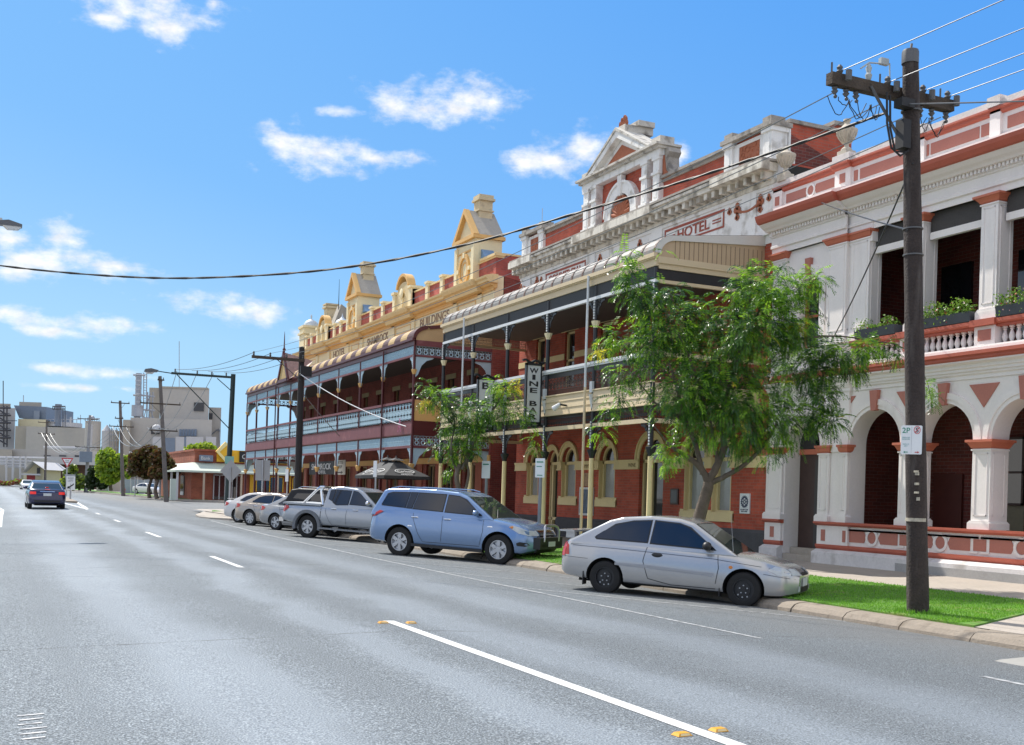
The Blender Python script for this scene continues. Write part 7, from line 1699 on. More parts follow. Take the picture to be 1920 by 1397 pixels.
parts('insulators', b, mat('dark_hardware', (.10, .10, .10), .5, .3, 9), pp)
b = MB(); random.seed(31)
for i in range(11):
    xa = a_.x + random.choice((-1.1, -.9, -.7, -.5, .25, .45, .65, .9)); xb = xa + random.uniform(.12, .4) * random.choice((-1, 1)); s = random.uniform(.06, .26)
    xb = min(max(xb, x0), x1)
    b.tube([(xa + (xb - xa) * t / 8, ay + .05 + random.uniform(-.02, .02), AZ - .2 - s * math.sin(math.pi * t / 8)) for t in range(9)], .0065, 5)
parts('jumper_wires', b, BLACKP, pp)
b = MB(); q = onp(6.75); b.box(q.x - .24, q.x - .1, q.y - .1, q.y + .06, 6.45, 6.85); b.box(q.x - .34, q.x - .1, q.y - .16, q.y, 7.0, 7.12); obj('fuse_box', b, BLACKP, pp, 0)
b = MB(); b.tube([(q.x - .52, q.y - .05, 7.18), (q.x - .5, q.y - .05, 6.75), (q.x - .42, q.y - .06, 6.42), (q.x - .25, q.y - .06, 6.33), (q.x - .12, q.y - .08, 6.42)], .016, 6); b.tube([(q.x - .46, q.y - .05, 7.15), (q.x - .44, q.y - .05, 6.7), (q.x - .34, q.y - .05, 6.38), (q.x - .16, q.y - .06, 6.4)], .016, 6); obj('service_loop', b, BLACKP, pp)
b = MB(); insul(b, a_.x - .6, ay, AZ + .1, .24); b.tube([(a_.x - .75, ay, AZ + .25), (a_.x - .6, ay, AZ + .36), (a_.x - .3, ay, AZ + .4), (a_.x - .22, ay, AZ + .42), (a_.x - .2, ay, AZ + .05)], .012, 5); b.box(a_.x - .4, a_.x - .26, ay - .03, ay + .03, AZ + .38, AZ + .47); obj('surge_arrester', b, INS, pp)
b = MB()
for z in (5.35, 4.98, 7.0): c_ = onp(z); b.lathe([(.142, 0), (.142, .02)], (c_.x, c_.y, z), 16)
parts('band', b, MATS['galvanised_band'], pp)
b = MB(); c_ = onp(1.45); b.lathe([(.146, 0), (.146, .05)], (c_.x, c_.y, 1.2), 16)
for z, s in ((1.9, .02), (1.86, .03), (1.72, .025), (1.6, .02), (1.5, .035)): q = onp(z); b.box(q.x - .135 + 2 * s - .04, q.x - .1 + s - .02, q.y - .15, q.y - .09, z, z + s * 1.4)
parts('tag_and_staples', b, mat('pole_tags', (.4, .36, .28), .5, .5, 30), pp)
# parking sign on the pole
psg = thing('parking_sign', 'white 2P and no stopping parking sign fixed to the big timber pole', 'sign', (12.0, 12.0, 2.2), 0, 'parking signs')
SN = Vector((-.62, -.785, 0)).normalized(); SX = Vector((.785, -.62, 0)).normalized(); fm = Matrix((SX, Vector((0, 0, 1)), SN)).transposed()
c0 = onp(2.35) + SN * .17 + SX * -.075; c0.z = 2.36
def fl(u, v, d=0): return c0 + SX * u + Vector((0, 0, v)) + SN * d
def panel(b, pts, d0, d1): k = len(pts); b.add([fl(u, v, d0) for u, v in pts] + [fl(u, v, d1) for u, v in pts], [tuple(range(k)), tuple(range(2 * k - 1, k - 1, -1))] + [(i, (i + 1) % k, k + (i + 1) % k, k + i) for i in range(k)])
def rrect(w, h, r): return [(sx * (w - r) + r * math.cos(R(a)), sy * (h - r) + r * math.sin(R(a))) for sx, sy, a0 in ((1, 1, 0), (-1, 1, 90), (-1, -1, 180), (1, -1, 270)) for a in range(a0, a0 + 91, 30)]
GRN = mat('sign_green', (.0, .22, .13), .5, .04, 9); REDS = mat('sign_red', (.5, .02, .03), .5, .04, 9)
b = MB(); panel(b, rrect(.142, .205, .018), -.008, 0); obj('plate', b, MATS['sign_white'], psg, 0)
b = MB(); panel(b, [(-.003, -.19), (.0, -.19), (.0, .19), (-.003, .19)], .0, .003); obj('divider', b, STEEL, psg, 0)
text('lettering', '2P', GRN, fl(-.075, .135, .001), fm, psg, width=.105, height=.075, depth=.004, bold=.008)
text('lettering', '9AM-5:30\nMON-FRI', mat('sign_teal_print', (.15, .38, .36), .5, .05, 9), fl(-.075, .02, .001), fm, psg, width=.1, depth=.004); text('lettering', '9AM-12\nSAT', MATS['sign_teal_print'], fl(-.075, -.075, .001), fm, psg, width=.085, depth=.004)
def arrow(name, u, v, s, m): b = MB(); panel(b, [(u - s * .028, v + .005), (u + s * .01, v + .005), (u + s * .01, v + .014), (u + s * .032, v), (u + s * .01, v - .014), (u + s * .01, v - .005), (u - s * .028, v - .005)], .001, .005); obj(name, b, m, psg, 0)
arrow('arrow', -.075, -.175, -1, GRN); arrow('arrow', .075, -.175, 1, REDS)
b = MB(); k = 24
for i in range(k):
    a, c = R(360 * i / k), R(360 * (i + 1) / k); panel(b, [(.072 + .045 * math.cos(a), .14 + .057 * math.sin(a)), (.072 + .045 * math.cos(c), .14 + .057 * math.sin(c)), (.072 + .037 * math.cos(c), .14 + .048 * math.sin(c)), (.072 + .037 * math.cos(a), .14 + .048 * math.sin(a))], .001, .004)
panel(b, [(.043, .11), (.05, .103), (.102, .17), (.095, .177)], .001, .004); obj('no_stopping_ring', b, REDS, psg, 0); text('lettering', 'S', BLACKP, fl(.072, .14, .001), fm, psg, height=.07, depth=.003, bold=.01)
# farther poles
def pole(name, x, y, h, m, r, label, arms, base=-.2, lean=(0, 0), grp='timber power poles along the street', steps=0):
    p = thing(name, label, 'power pole', (x, y, base), 0, grp); b = MB(); b.tube([(x, y, base - .2), (x + lean[0], y + lean[1], base + h)], [r, r * .7], 10); obj('shaft', b, m, p)
    for z, x0, x1, k in arms:
        b = MB(); t = (z - base) / h; cx = x + lean[0] * t; b.box(cx + x0, cx + x1, y - .19, y - .06, z - .06, z + .06); obj('crossarm', b, ARMW, p, 0); b = MB()
        for i in range(k): insul(b, cx + x0 + .08 + (x1 - x0 - .16) * i / max(1, k - 1), y - .12, z + .06, .18)
        parts('insulators', b, MATS['dark_hardware'], p)
        b = MB(); b.tube([(cx + x0 * .5 if abs(x0) > abs(x1) else cx + x1 * .5, y - .12, z - .05), (cx, y - .1, z - .9)], .02, 5); obj('brace', b, MATS['galvanised_band'], p)
    return p
P2 = (12.3, 48.6)
pole('power_pole', *P2, 7.75, mat('dark_pole_timber', (.03, .026, .025), .9, .3, 4, .5, 30), .17, 'dark power pole standing in front of the corner hotel gable', ((7.0, -2.2, .1, 4),), -.15)
b = MB(); b.box(12.2, 12.7, 48.3, 48.42, 6.3, 6.75); solo('pole_transformer_box', b, BLACKP, 'black switch box clamped to the dark pole by the hotel gable', 'switch box')
lp = thing('light_pole', 'dark green street light pole with a long bracket arm over the road', 'street light', (12.4, 65, -.2), 0, 'street lights')
DG = mat('dark_green_pole', (.012, .03, .03), .5, .15, 4); b = MB(); b.tube([(12.3, 64.6, -.3), (12.4, 64.4, 7.75)], [.16, .13], 10); obj('shaft', b, DG, lp)
b = MB(); b.box(9.0, 12.4, 64.3, 64.42, 7.5, 7.62); b.tube([(9.0, 64.36, 7.55), (8.2, 64.36, 7.62)], .03, 6); b.tube([(9.3, 64.36, 7.5), (12.3, 64.36, 4.6)], .03, 6); b.tube([(11.5, 64.36, 7.45), (12.3, 64.36, 6.8)], .025, 6); obj('arm', b, DG, lp)
b = MB()
for x in (9.2, 10.4, 11.2, 12.0): insul(b, x, 64.36, 7.62, .2)
parts('insulators', b, MATS['dark_hardware'], lp)
b = MB(); b.prism([(7.55, 7.55), (7.75, 7.5), (8.25, 7.56), (8.3, 7.66), (7.9, 7.74), (7.6, 7.68)], 'y', 64.2, 64.52); h_ = obj('lamp_head', b, mat('lamp_grey', (.10, .11, .125), .4, .1, 6), lp, 0); b = MB(); b.prism([(7.6, 7.53), (8.1, 7.54), (8.0, 7.44), (7.7, 7.44)], 'y', 64.24, 64.48); obj('glass', b, HEADL, h_, 0)
pole('power_pole', 14.9, 107.3, 11.4, WOODG, .22, 'tallest grey timber pole, beside the brown leafed street trees', ((10.95, -.25, .35, 2), (8.75, -1.9, 1.7, 3), (6.3, -1.2, 1.3, 4)), -.1, (-.9, 0))
pole('power_pole', 15.1, 146, 11.6, WOODG, .24, 'grey timber pole in front of the round green tree', ((11.2, -1.1, 1.1, 3), (9.3, -.7, .3, 2), (8.3, -1.4, 1.5, 4)), -.1, (-.7, 0))
pole('power_pole', 13.4, 182, 11.6, mat('pale_grey_pole', (.26, .26, .27), .8, .15, 3), .3, 'pale pole carrying a grey transformer, near the far shrubs', ((10.9, -1.8, 1.2, 3), (6.6, -1.9, 2.0, 4)), -.1, (.3, 0))
b = MB(); c_ = at_depth(163.5, 858, 170); b.box(c_.x - 1.1, c_.x + .7, c_.y - .3, c_.y + .6, c_.z - .7, c_.z + .9); solo('pole_transformer', b, GREYC, 'grey transformer box hung on the pale far pole', 'transformer')
pole('power_pole', 9.0, 215, 12.2, WOODG, .24, 'leftmost far power pole, rising behind the give way sign', ((11.6, -1.4, 1.4, 3), (9.6, -1.4, 1.4, 4)), -.1)
# the lamp reaching in at the left edge, on its own pole across the road
ll = thing('road_lamp', 'grey street lamp head on an arm reaching in at the left edge of the sky', 'street light', (-5.5, 34.0, -.2), 0, 'street lights')
LQ = Vector((.36, 34.97, 8.62))
b = MB(); b.tube([(-5.5, LQ.y, -.4), (-5.5, LQ.y, LQ.z - .5)], [.13, .09], 10); obj('shaft', b, STEEL, ll)
b = MB(); b.tube([(-5.5, LQ.y, LQ.z - .5), (-4.6, LQ.y, LQ.z - .1), (-2.5, LQ.y, LQ.z + .05), (LQ.x - .25, LQ.y, LQ.z + .06)], .035, 8); b.box(LQ.x - .3, LQ.x - .22, LQ.y - .04, LQ.y + .04, LQ.z + .05, LQ.z + .18); obj('arm', b, STEEL, ll)
b = MB(); q = LQ; b.prism([(q.x - .3, q.z - .02), (q.x - .28, q.z + .1), (q.x - .05, q.z + .14), (q.x + .3, q.z + .05), (q.x + .3, q.z - .02)], 'y', q.y - .13, q.y + .13); h_ = obj('lamp_head', b, MATS['lamp_grey'], ll, 0); b = MB(); b.prism([(q.x - .2, q.z - .02), (q.x + .28, q.z - .02), (q.x + .2, q.z - .1), (q.x - .08, q.z - .12)], 'y', q.y - .11, q.y + .11); obj('glass', b, HEADL, h_, 0)
WIRE = mat('bright_wire', (.17, .175, .18), .35, .1, 5, metal=.5); WIRED = mat('black_cable', (.014, .014, .015), .5, .2, 5)
def wire(name, pts, r, m, label, group=None, sag=None, n=24):
    if sag is not None:
        a, c = Vector(pts[0]), Vector(pts[1]); pts = [a.lerp(c, i / n) - Vector((0, 0, sag * 4 * (i / n) * (1 - i / n))) for i in range(n + 1)]
    b = MB(); b.tube(pts, r, 5); return solo(name, b, m, label, 'cable', group)
WG = 'bright wires strung along the street between the poles'
off = [-1.12, -.25, .42, .9]
WLN = ['bright wire from the left end of the big crossarm, running down to the hotel pole', 'bright wire second from the left on the big crossarm, running down to the hotel pole', 'bright wire just right of the big pole, running down to the hotel pole', 'bright wire from the right end of the big crossarm, running down to the hotel pole']
WLR = ['topmost bright wire rising from the big crossarm to the top right corner', 'second highest bright wire from the big crossarm to the right edge', 'third bright wire from the big crossarm to the right edge', 'lowest bright wire from the big crossarm to the right edge']
for i, dx in enumerate(off):
    wire('power_line', [(a_.x + dx, ay + .12, AZ - .12), (12.3 - 2.1 + .7 * i, 48.45, 7.2)], .008, WIRE, WLN[i], WG, .5)
    wire('power_line', [(a_.x + dx, ay, AZ + .14), (a_.x + dx + .3, -28, 7.7)], .0075, WIRE, WLR[i], WG, .35)
WL3 = ['upper thin wire between the hotel pole and the green light pole', 'second thin wire between the hotel pole and the green light pole', 'third thin wire between the hotel pole and the green light pole', 'lowest thin wire between the hotel pole and the green light pole']
for i in range(4): wire('power_line', [(12.3 - 2.1 + .7 * i, 48.4, 7.2), (9.2 + .9 * i, 64.4, 7.8)], .012, WIRED, WL3[i], 'thin wires between the far poles', .25)
for i, x in enumerate((9.3, 10.4, 11.3)): wire('power_line', [(x, 64.4, 7.7), (14.0 + .6 * i - 1, 107, 6.5)], .018, WIRE, ['first', 'second', 'third'][i] + ' drooping wire from the light pole to the tallest grey pole', 'thin wires between the far poles', 1.2)
for i in range(3): wire('power_line', [(13.2 + .8 * i, 107, 6.4), (13.6 + .8 * i, 146, 8.3)], .03, WIRE, ['left', 'middle', 'right'][i] + ' sagging bright wire between the tallest grey pole and the next', 'thin wires between the far poles', 2.0)
for i in range(3): wire('power_line', [(13.9 + .6 * i, 146, 8.3), (12.6 + .8 * i, 182, 6.7)], .025, WIRE, ['left', 'middle', 'right'][i] + ' faint wire between the round tree pole and the pale transformer pole', 'thin wires between the far poles', .8)
for i in range(3): wire('power_line', [(12.2 + .7 * i, 182, 6.7), (8.2 + .7 * i, 215, 9.7)], .03, WIRE, ['left', 'middle', 'right'][i] + ' sagging wire between the two farthest poles', 'thin wires between the far poles', 2.2)
# aerial bundled cable sweeping across the street
c0_ = Vector((a_.x - .5, ay + .1, AZ - .12)); c1_ = on_x(-40, 492, -.05) if False else Vector((-3.2, 31.0, 8.05))
def cable_pts():
    px = [(1660, 212), (1500, 268), (1300, 334), (1100, 394), (860, 462), (620, 505), (380, 521), (200, 517), (0, 498), (-160, 470)]
    D0, D1 = 16.2, 27.0; out = []
    for x, y in px: t = (1660 - x) / 1820.0; out.append(at_depth(x, y, D0 + (D1 - D0) * t))
    return out
cp = cable_pts(); sm = []
for i in range(len(cp) - 1):
    p0, p1, p2, p3 = cp[max(i - 1, 0)], cp[i], cp[i + 1], cp[min(i + 2, len(cp) - 1)]
    for k in range(6):
        t = k / 6; sm.append(.5 * ((2 * p1) + (p2 - p0) * t + (2 * p0 - 5 * p1 + 4 * p2 - p3) * t * t + (3 * p1 - p0 - 3 * p2 + p3) * t ** 3))
sm.append(cp[-1]); end_ = cp[-1]
b = MB()
for s in (0, math.pi): b.tube([p + Vector((0, .012 * math.cos(i * 1.9 + s), .012 * math.sin(i * 1.9 + s))) for i, p in enumerate(sm)], .016, 6)
solo('twisted_cable', b, WIRED, 'thick black twisted cable sagging from the big pole across the street to the left', 'cable')
b = MB(); b.tube([(end_.x, end_.y, -.4), (end_.x, end_.y, end_.z + .6)], [.15, .11], 10); solo('service_pole', b, WOOD, 'timber pole across the road holding the far end of the twisted cable', 'power pole')
q_ = onp(6.25); wire('service_cable', [(q_.x - .08, q_.y - .1, 6.25), (F - .1, 20.95, 5.25)], .013, WIRED, 'black service cable slanting from the big pole down to the white balcony', None, .12)
q_ = onp(5.35); wire('service_cable', [(q_.x - .14, q_.y - .05, 5.32), (F - .55, 20.9, 8.5)], .013, WIRED, 'short black cable from the pole bands across to the white cornice', None, .03)
q_ = onp(7.0); wire('service_cable', [(q_.x - .2, q_.y - .1, 7.05), (14.9, 2, 5.2)], .011, WIRE, 'grey stay wire running from the big pole down to the right edge', None, .1)
wire('service_cable', [(12.2, 48.4, 6.4), (V - .1, 41.6, 3.95)], .02, mat('white_cable', (.7, .7, .7), .5, .05, 6), 'white cable slanting from the hotel pole to the maroon balcony corner', None, .22)
wire('service_cable', [(12.35, 48.5, 5.6), (V - .05, 51.0, 3.9)], .018, mat('grey_cable', (.16, .15, .15), .6, .1, 6), 'grey cable from the hotel pole to the plum fascia', None, .05)
b = MB(); b.tube([(V - .12, 42.3, 4.3), (V - .14, 42.45, 3.75)], .015, 5); b.tube([(V - .12, 42.3, 4.3), (V - .14, 42.15, 3.75)], .015, 5); b.tube([(V - .12, 42.4, 3.95), (V - .12, 42.2, 3.95)], .012, 5); solo('ribbon', b, mat('pink_ribbon', (.7, .25, .4), .6, .1, 9), 'pink ribbon tied to the white cable by the maroon corner post', 'ribbon')
b = MB(); beam3(b, 336, 640, 336, 728, 300, .09); solo('radio_mast', b, STACKM, 'hair thin radio mast rising above the beige factory roof', 'mast')

# ---------------------------------------------------------------- signs on posts
SBACK = mat('sign_back_grey', (.34, .35, .36), .5, .06, 4, metal=.2)
def post_sign(name, x, y, base, h, label, build, r=.03, m=STEEL, cat='sign', grp=None):
    t = thing(name, label, cat, (x, y, base), 0, grp); b = MB(); b.tube([(x, y, base - .1), (x, y, base + h)], r, 8); obj('post', b, m, t); build(t); return t
VIEWN = lambda x, y: (Vector((x, y, 0)).normalized())
def facing(pts, x, y, z, t, name, m, parent, yaw=0, d=.02, off=-.05):
    """flat plate with outline pts (u,v), turned towards the oncoming traffic by yaw"""
    n = Vector((math.sin(yaw), math.cos(yaw), 0)); u = Vector((n.y, -n.x, 0)); b = MB(); k = len(pts); c = Vector((x, y, z)) + n * off
    b.add([c + u * p + Vector((0, 0, q)) for p, q in pts] + [c + u * p + Vector((0, 0, q)) + n * d for p, q in pts], [tuple(range(k)), tuple(range(2 * k - 1, k - 1, -1))] + [(i, (i + 1) % k, k + (i + 1) % k, k + i) for i in range(k)])
    return obj(name, b, m, parent, 0)
post_sign('diamond_sign', 11.75, 60.9, -.15, 2.55, 'grey back of a diamond road sign on the far corner kerb', lambda t: facing([(0, .62), (.56, 0), (0, -.62), (-.56, 0)], 11.75, 60.9, 2.2, .02, 'plate', SBACK, t, .2, off=.04))
post_sign('square_sign', 12.6, 57.0, -.12, 2.9, 'pale rectangular sign back on a post in front of the blue iron verandah', lambda t: facing([(-.36, .52), (.36, .52), (.36, -.52), (-.36, -.52)], 12.6, 57.0, 2.25, .02, 'plate', SBACK, t, .2, off=.04), .045)
def psign(t, x, y, z, yaw, w=.14, h=.25): facing(rrect(w, h, .02), x, y, z, .01, 'plate', MATS['sign_white'], t, yaw)
post_sign('parking_sign', 13.0, 26.1, -.1, 2.42, 'narrow white parking sign on a thick grey post right of the pale blue wagon', lambda t: (psign(t, 13.0, 26.1, 2.12, 1.0), facing([(-.1, .17), (.1, .17), (.1, .14), (-.1, .14)], 13, 26.1, 2.12, .01, 'print_line', GRN, t, 1.0, .004, -.056), facing([(-.1, .05), (.06, .05), (.06, .03), (-.1, .03)], 13, 26.1, 2.12, .01, 'print_line', GRN, t, 1.0, .004, -.056), facing([(-.08, -.18), (.08, -.18), (.08, -.2), (-.08, -.2)], 13, 26.1, 2.12, .01, 'print_line', GRN, t, 1.0, .004, -.056)), .05, mat('grey_painted_post', (.22, .23, .25), .5, .08, 6), grp='parking signs')
post_sign('parking_sign', 13.0, 29.6, -.1, 2.45, 'narrow white parking sign behind the pale blue wagon, near the small tree', lambda t: (psign(t, 13.0, 29.6, 2.1, 1.0), facing([(-.1, .17), (.1, .17), (.1, .14), (-.1, .14)], 13, 29.6, 2.1, .01, 'print_line', GRN, t, 1.0, .004, -.056)), .045, MATS['grey_painted_post'], grp='parking signs')
post_sign('parking_sign', 13.0, 39.8, -.1, 2.5, 'pale blue edged parking sign seen edge on above the silver ute', lambda t: psign(t, 13.0, 39.8, 2.2, 1.35, .12, .3), .04, grp='parking signs')
post_sign('parking_sign', 13.2, 54.2, -.1, 2.4, 'thin white parking sign by the left maroon posts above the beige sedan', lambda t: psign(t, 13.2, 54.2, 2.0, 1.2, .12, .3), .04, grp='parking signs')
def gw(t):
    x, y = 6.9, 118
    facing([(-.56, .45), (.56, .45), (0, -.55)], x, y, 3.2, .02, 'plate', REDS, t, .1); facing([(-.39, .34), (.39, .34), (0, -.35)], x, y, 3.2, .02, 'inner_face', MATS['sign_white'], t, .1, .01, -.065)
    n = Vector((math.sin(.1), math.cos(.1), 0)); u = Vector((n.y, -n.x, 0)); fm2 = Matrix((u, Vector((0, 0, 1)), -n)).transposed(); text('lettering', 'GIVE\nWAY', BLACKP, Vector((x, y, 3.3)) - n * .07, fm2, t, width=.4, depth=.01)
    facing([(-.5, .3), (.5, .3), (.36, -.4), (-.36, -.4)], x + .3, y, 1.75, .02, 'lower_plate', SBACK, t, .1)
giveway = post_sign('give_way_sign', 6.9, 118, -.1, 3.7, 'white and red GIVE WAY triangle on a post behind the navy sedan', gw, .06)
def kl(t):
    x, y = 5.55, 90; k = .62
    facing([(-.5 * k, .9 * k), (.5 * k, .9 * k), (.5 * k, -.75 * k), (-.5 * k, -.75 * k)], x, y, 1.2, .02, 'plate', MATS['sign_white'], t, .08); facing([(p * k, (q - .15) * k) for p, q in ((.38, .12), (.3, -.02), (-.12, -.3), (-.02, -.42), (-.42, -.42), (-.28, -.12), (-.2, -.2), (.24, .1), (.3, .2))], x, y, 1.2, .02, 'arrow', BLACKP, t, .08, .01, -.065)
    n = Vector((math.sin(.08), math.cos(.08), 0)); u = Vector((n.y, -n.x, 0)); fm2 = Matrix((u, Vector((0, 0, 1)), -n)).transposed(); text('lettering', 'KEEP\nLEFT', SBACK, Vector((x, y, 1.52)) - n * .07, fm2, t, width=.4, depth=.01)
post_sign('keep_left_sign', 5.55, 90, 0, 1.2, 'white KEEP LEFT sign with a black arrow on the median nose', kl, .06)
post_sign('information_sign', 14.9, 132, 0, 3.6, 'pair of stacked white plates on a post beside the brown leafed trees', lambda t: (facing([(-.75, .6), (.75, .6), (.75, -.6), (-.75, -.6)], 14.9, 132, 4.3, .02, 'plate', MATS['sign_white'], t, .1), facing([(-.7, .3), (.7, .3), (.7, -.3), (-.7, -.3)], 14.9, 132, 3.2, .02, 'lower_plate', SBACK, t, .1)), .06)
post_sign('street_name_sign', 12.3, 64.0, -.15, 3.0, 'small green street name blade beside the diamond sign', lambda t: facing([(-.3, .22), (.2, .22), (.2, -.2), (-.3, -.2)], 12.3, 64.0, 2.85, .02, 'plate', mat('pale_green_plate', (.2, .42, .38), .5, .05, 6), t, .2), .035)
b = MB(); b.box(15.35, 15.85, 108, 108.5, -.1, 1.9); solo('service_cabinet', b, mat('pale_green_cabinet', (.45, .52, .46), .5, .06, 3), 'pale green service cabinet at the foot of the tallest grey pole', 'cabinet')
b = MB(); b.lathe([(.16, 0), (.16, .5), (.2, .52), (.12, .75), (.05, .85)], (15.6, 150, -.05), 10); solo('fire_hydrant', b, REDS, 'small red fire hydrant in front of the far fence', 'hydrant')
for i, (x, y) in enumerate(((13.1, 66.5), (12.9, 68.2))): b = MB(); b.box(x - .05, x + .05, y - .05, y + .05, -.15, 1.35); solo('timber_bollard', b, WOODG, ['left', 'right'][i] + ' of two dark timber posts beside the diamond sign', 'bollard', 'timber posts on the corner verge')
b = MB(); b.box(13.9, 14.6, 30.6, 31.9, .62, .68)
tb = thing('cafe_table', 'small brown timber table outside the wine bar, behind the wagon bonnet', 'table', (14.2, 31.2, -.06)); obj('top', b, mat('brown_table_top', (.22, .13, .06), .6, .2, 6), tb, 0)
for x in (14.0, 14.5):
    for y in (30.75, 31.75): b = MB(); b.box(x - .025, x + .025, y - .025, y + .025, -.06, .62); obj('leg', b, BLACKP, tb, 0)
# ---------------------------------------------------------------- trees
BARK = mat('grey_brown_bark', (.13, .10, .075), .9, .35, 9, .8, 35, streak=((.26, .23, .19), 8, .56, .6))
LV = [leafmat('leaf_deep_green', (.020, .072, .010), .22, .32), leafmat('leaf_mid_green', (.058, .165, .016), .38, .34), leafmat('leaf_bright_green', (.17, .36, .025), .48), leafmat('leaf_yellow', (.42, .40, .03), .5)]
def frond(b, p, d, L, n, wid, droop):
    """one pinnate leaf: paired leaflets along a drooping stalk"""
    d = Vector(d).normalized(); pos = Vector(p); st = L / n
    side = d.cross(Vector((0, 0, 1)))
    side = side.normalized() if side.length > .01 else Vector((1, 0, 0))
    for i in range(n):
        d = (d + Vector((0, 0, -droop))).normalized(); pos = pos + d * st
        w = wid * (1 - .45 * i / n); up = side.cross(d)
        for s in (-1, 1):
            e = (side * s * .9 + d * .45 + Vector((0, 0, -.35)) + up * random.uniform(-.25, .25)).normalized(); g = d * st * .42 + up * random.uniform(-.006, .006)
            q = pos + e * w * .5
            b.add([pos, q - g * .8, pos + e * w, q + g * .8], [(0, 1, 2, 3)])
def limb(b, pts, r0, r1, n=7):
    k = len(pts); sm = []
    pts = [Vector(p) for p in pts]
    for i in range(k - 1):
        p0, p1, p2, p3 = pts[max(i - 1, 0)], pts[i], pts[i + 1], pts[min(i + 2, k - 1)]
        for j in range(5):
            t = j / 5; sm.append(.5 * ((2 * p1) + (p2 - p0) * t + (2 * p0 - 5 * p1 + 4 * p2 - p3) * t * t + (3 * p1 - p0 - 3 * p2 + p3) * t ** 3))
    sm.append(pts[-1]); m = len(sm) - 1
    b.tube([p + Vector((random.gauss(0, .006), random.gauss(0, .006), 0)) for p in sm], [r0 + (r1 - r0) * i / m for i in range(m + 1)], n)
    return sm
def street_tree(label, base, D, trunk, limbs, clumps, seed, nf, L, wid, spread, group):
    """clumps: photo column, row, radius in photo pixels, share, tint (0 mixed, 2 bright, 3 yellow); depth scatter is real"""
    random.seed(seed); t = thing('street_tree', label, 'tree', base, 0, group); b = MB(); P = lambda x, y, dz=0: at_depth(x, y, D + dz)
    limb(b, [P(*q) for q in trunk[0]], *trunk[1], 10); obj('trunk', b, BARK, t, 60)
    for pts, r0, r1 in limbs: b = MB(); limb(b, [P(*q) for q in pts], r0, r1); obj('limb', b, BARK, t, 60)
    out = [MB() for _ in LV]; k = D / FPX; tw = MB(); tot = sum(c[2] ** 2 * c[3] for c in clumps)
    for x, y, r, sh, tint in clumps:
        n = max(3, int(nf * r * r * sh / tot)); c = P(x, y, random.uniform(-spread, spread) * .35); rr = r * k
        for i in range(n):
            v = Vector((random.gauss(0, 1), random.gauss(0, 1), random.gauss(0, 1))).normalized() * rr * 1.08 * (random.random() ** .6)
            v.z *= .85; p = c + v; d = v.normalized() + Vector((random.gauss(0, .5), random.gauss(0, .5), random.uniform(-.2, .35)))
            j = tint if tint and random.random() < .7 else random.choices((0, 1, 2, 3), (.40, .38, .22, .0015))[0]
            frond(out[j], p, d, L * random.uniform(.7, 1.25), 9, wid * random.uniform(.8, 1.2), random.uniform(.08, .26))
        if r > 25:
            for i in range(5): v = Vector((random.gauss(0, 1), random.gauss(0, 1), random.gauss(0, .7))).normalized() * rr * .8; tw.tube([c - v * .2 + Vector((0, 0, -rr * .5)), c + v * .4, c + v], [.012, .008, .004], 4)
    b = MB()
    for j, q in enumerate(out): o = len(b.v); b.v += q.v; b.f += [[o + i for i in f] for f in q.f]; b.m += [j] * len(q.f)
    o = len(b.v); b.v += tw.v; b.f += [[o + i for i in f] for f in tw.f]; b.m += [len(LV)] * len(tw.f)
    obj('crown', b, LV + [BARK], t, smooth=0, fix=False)
    return t
D1 = 21.7
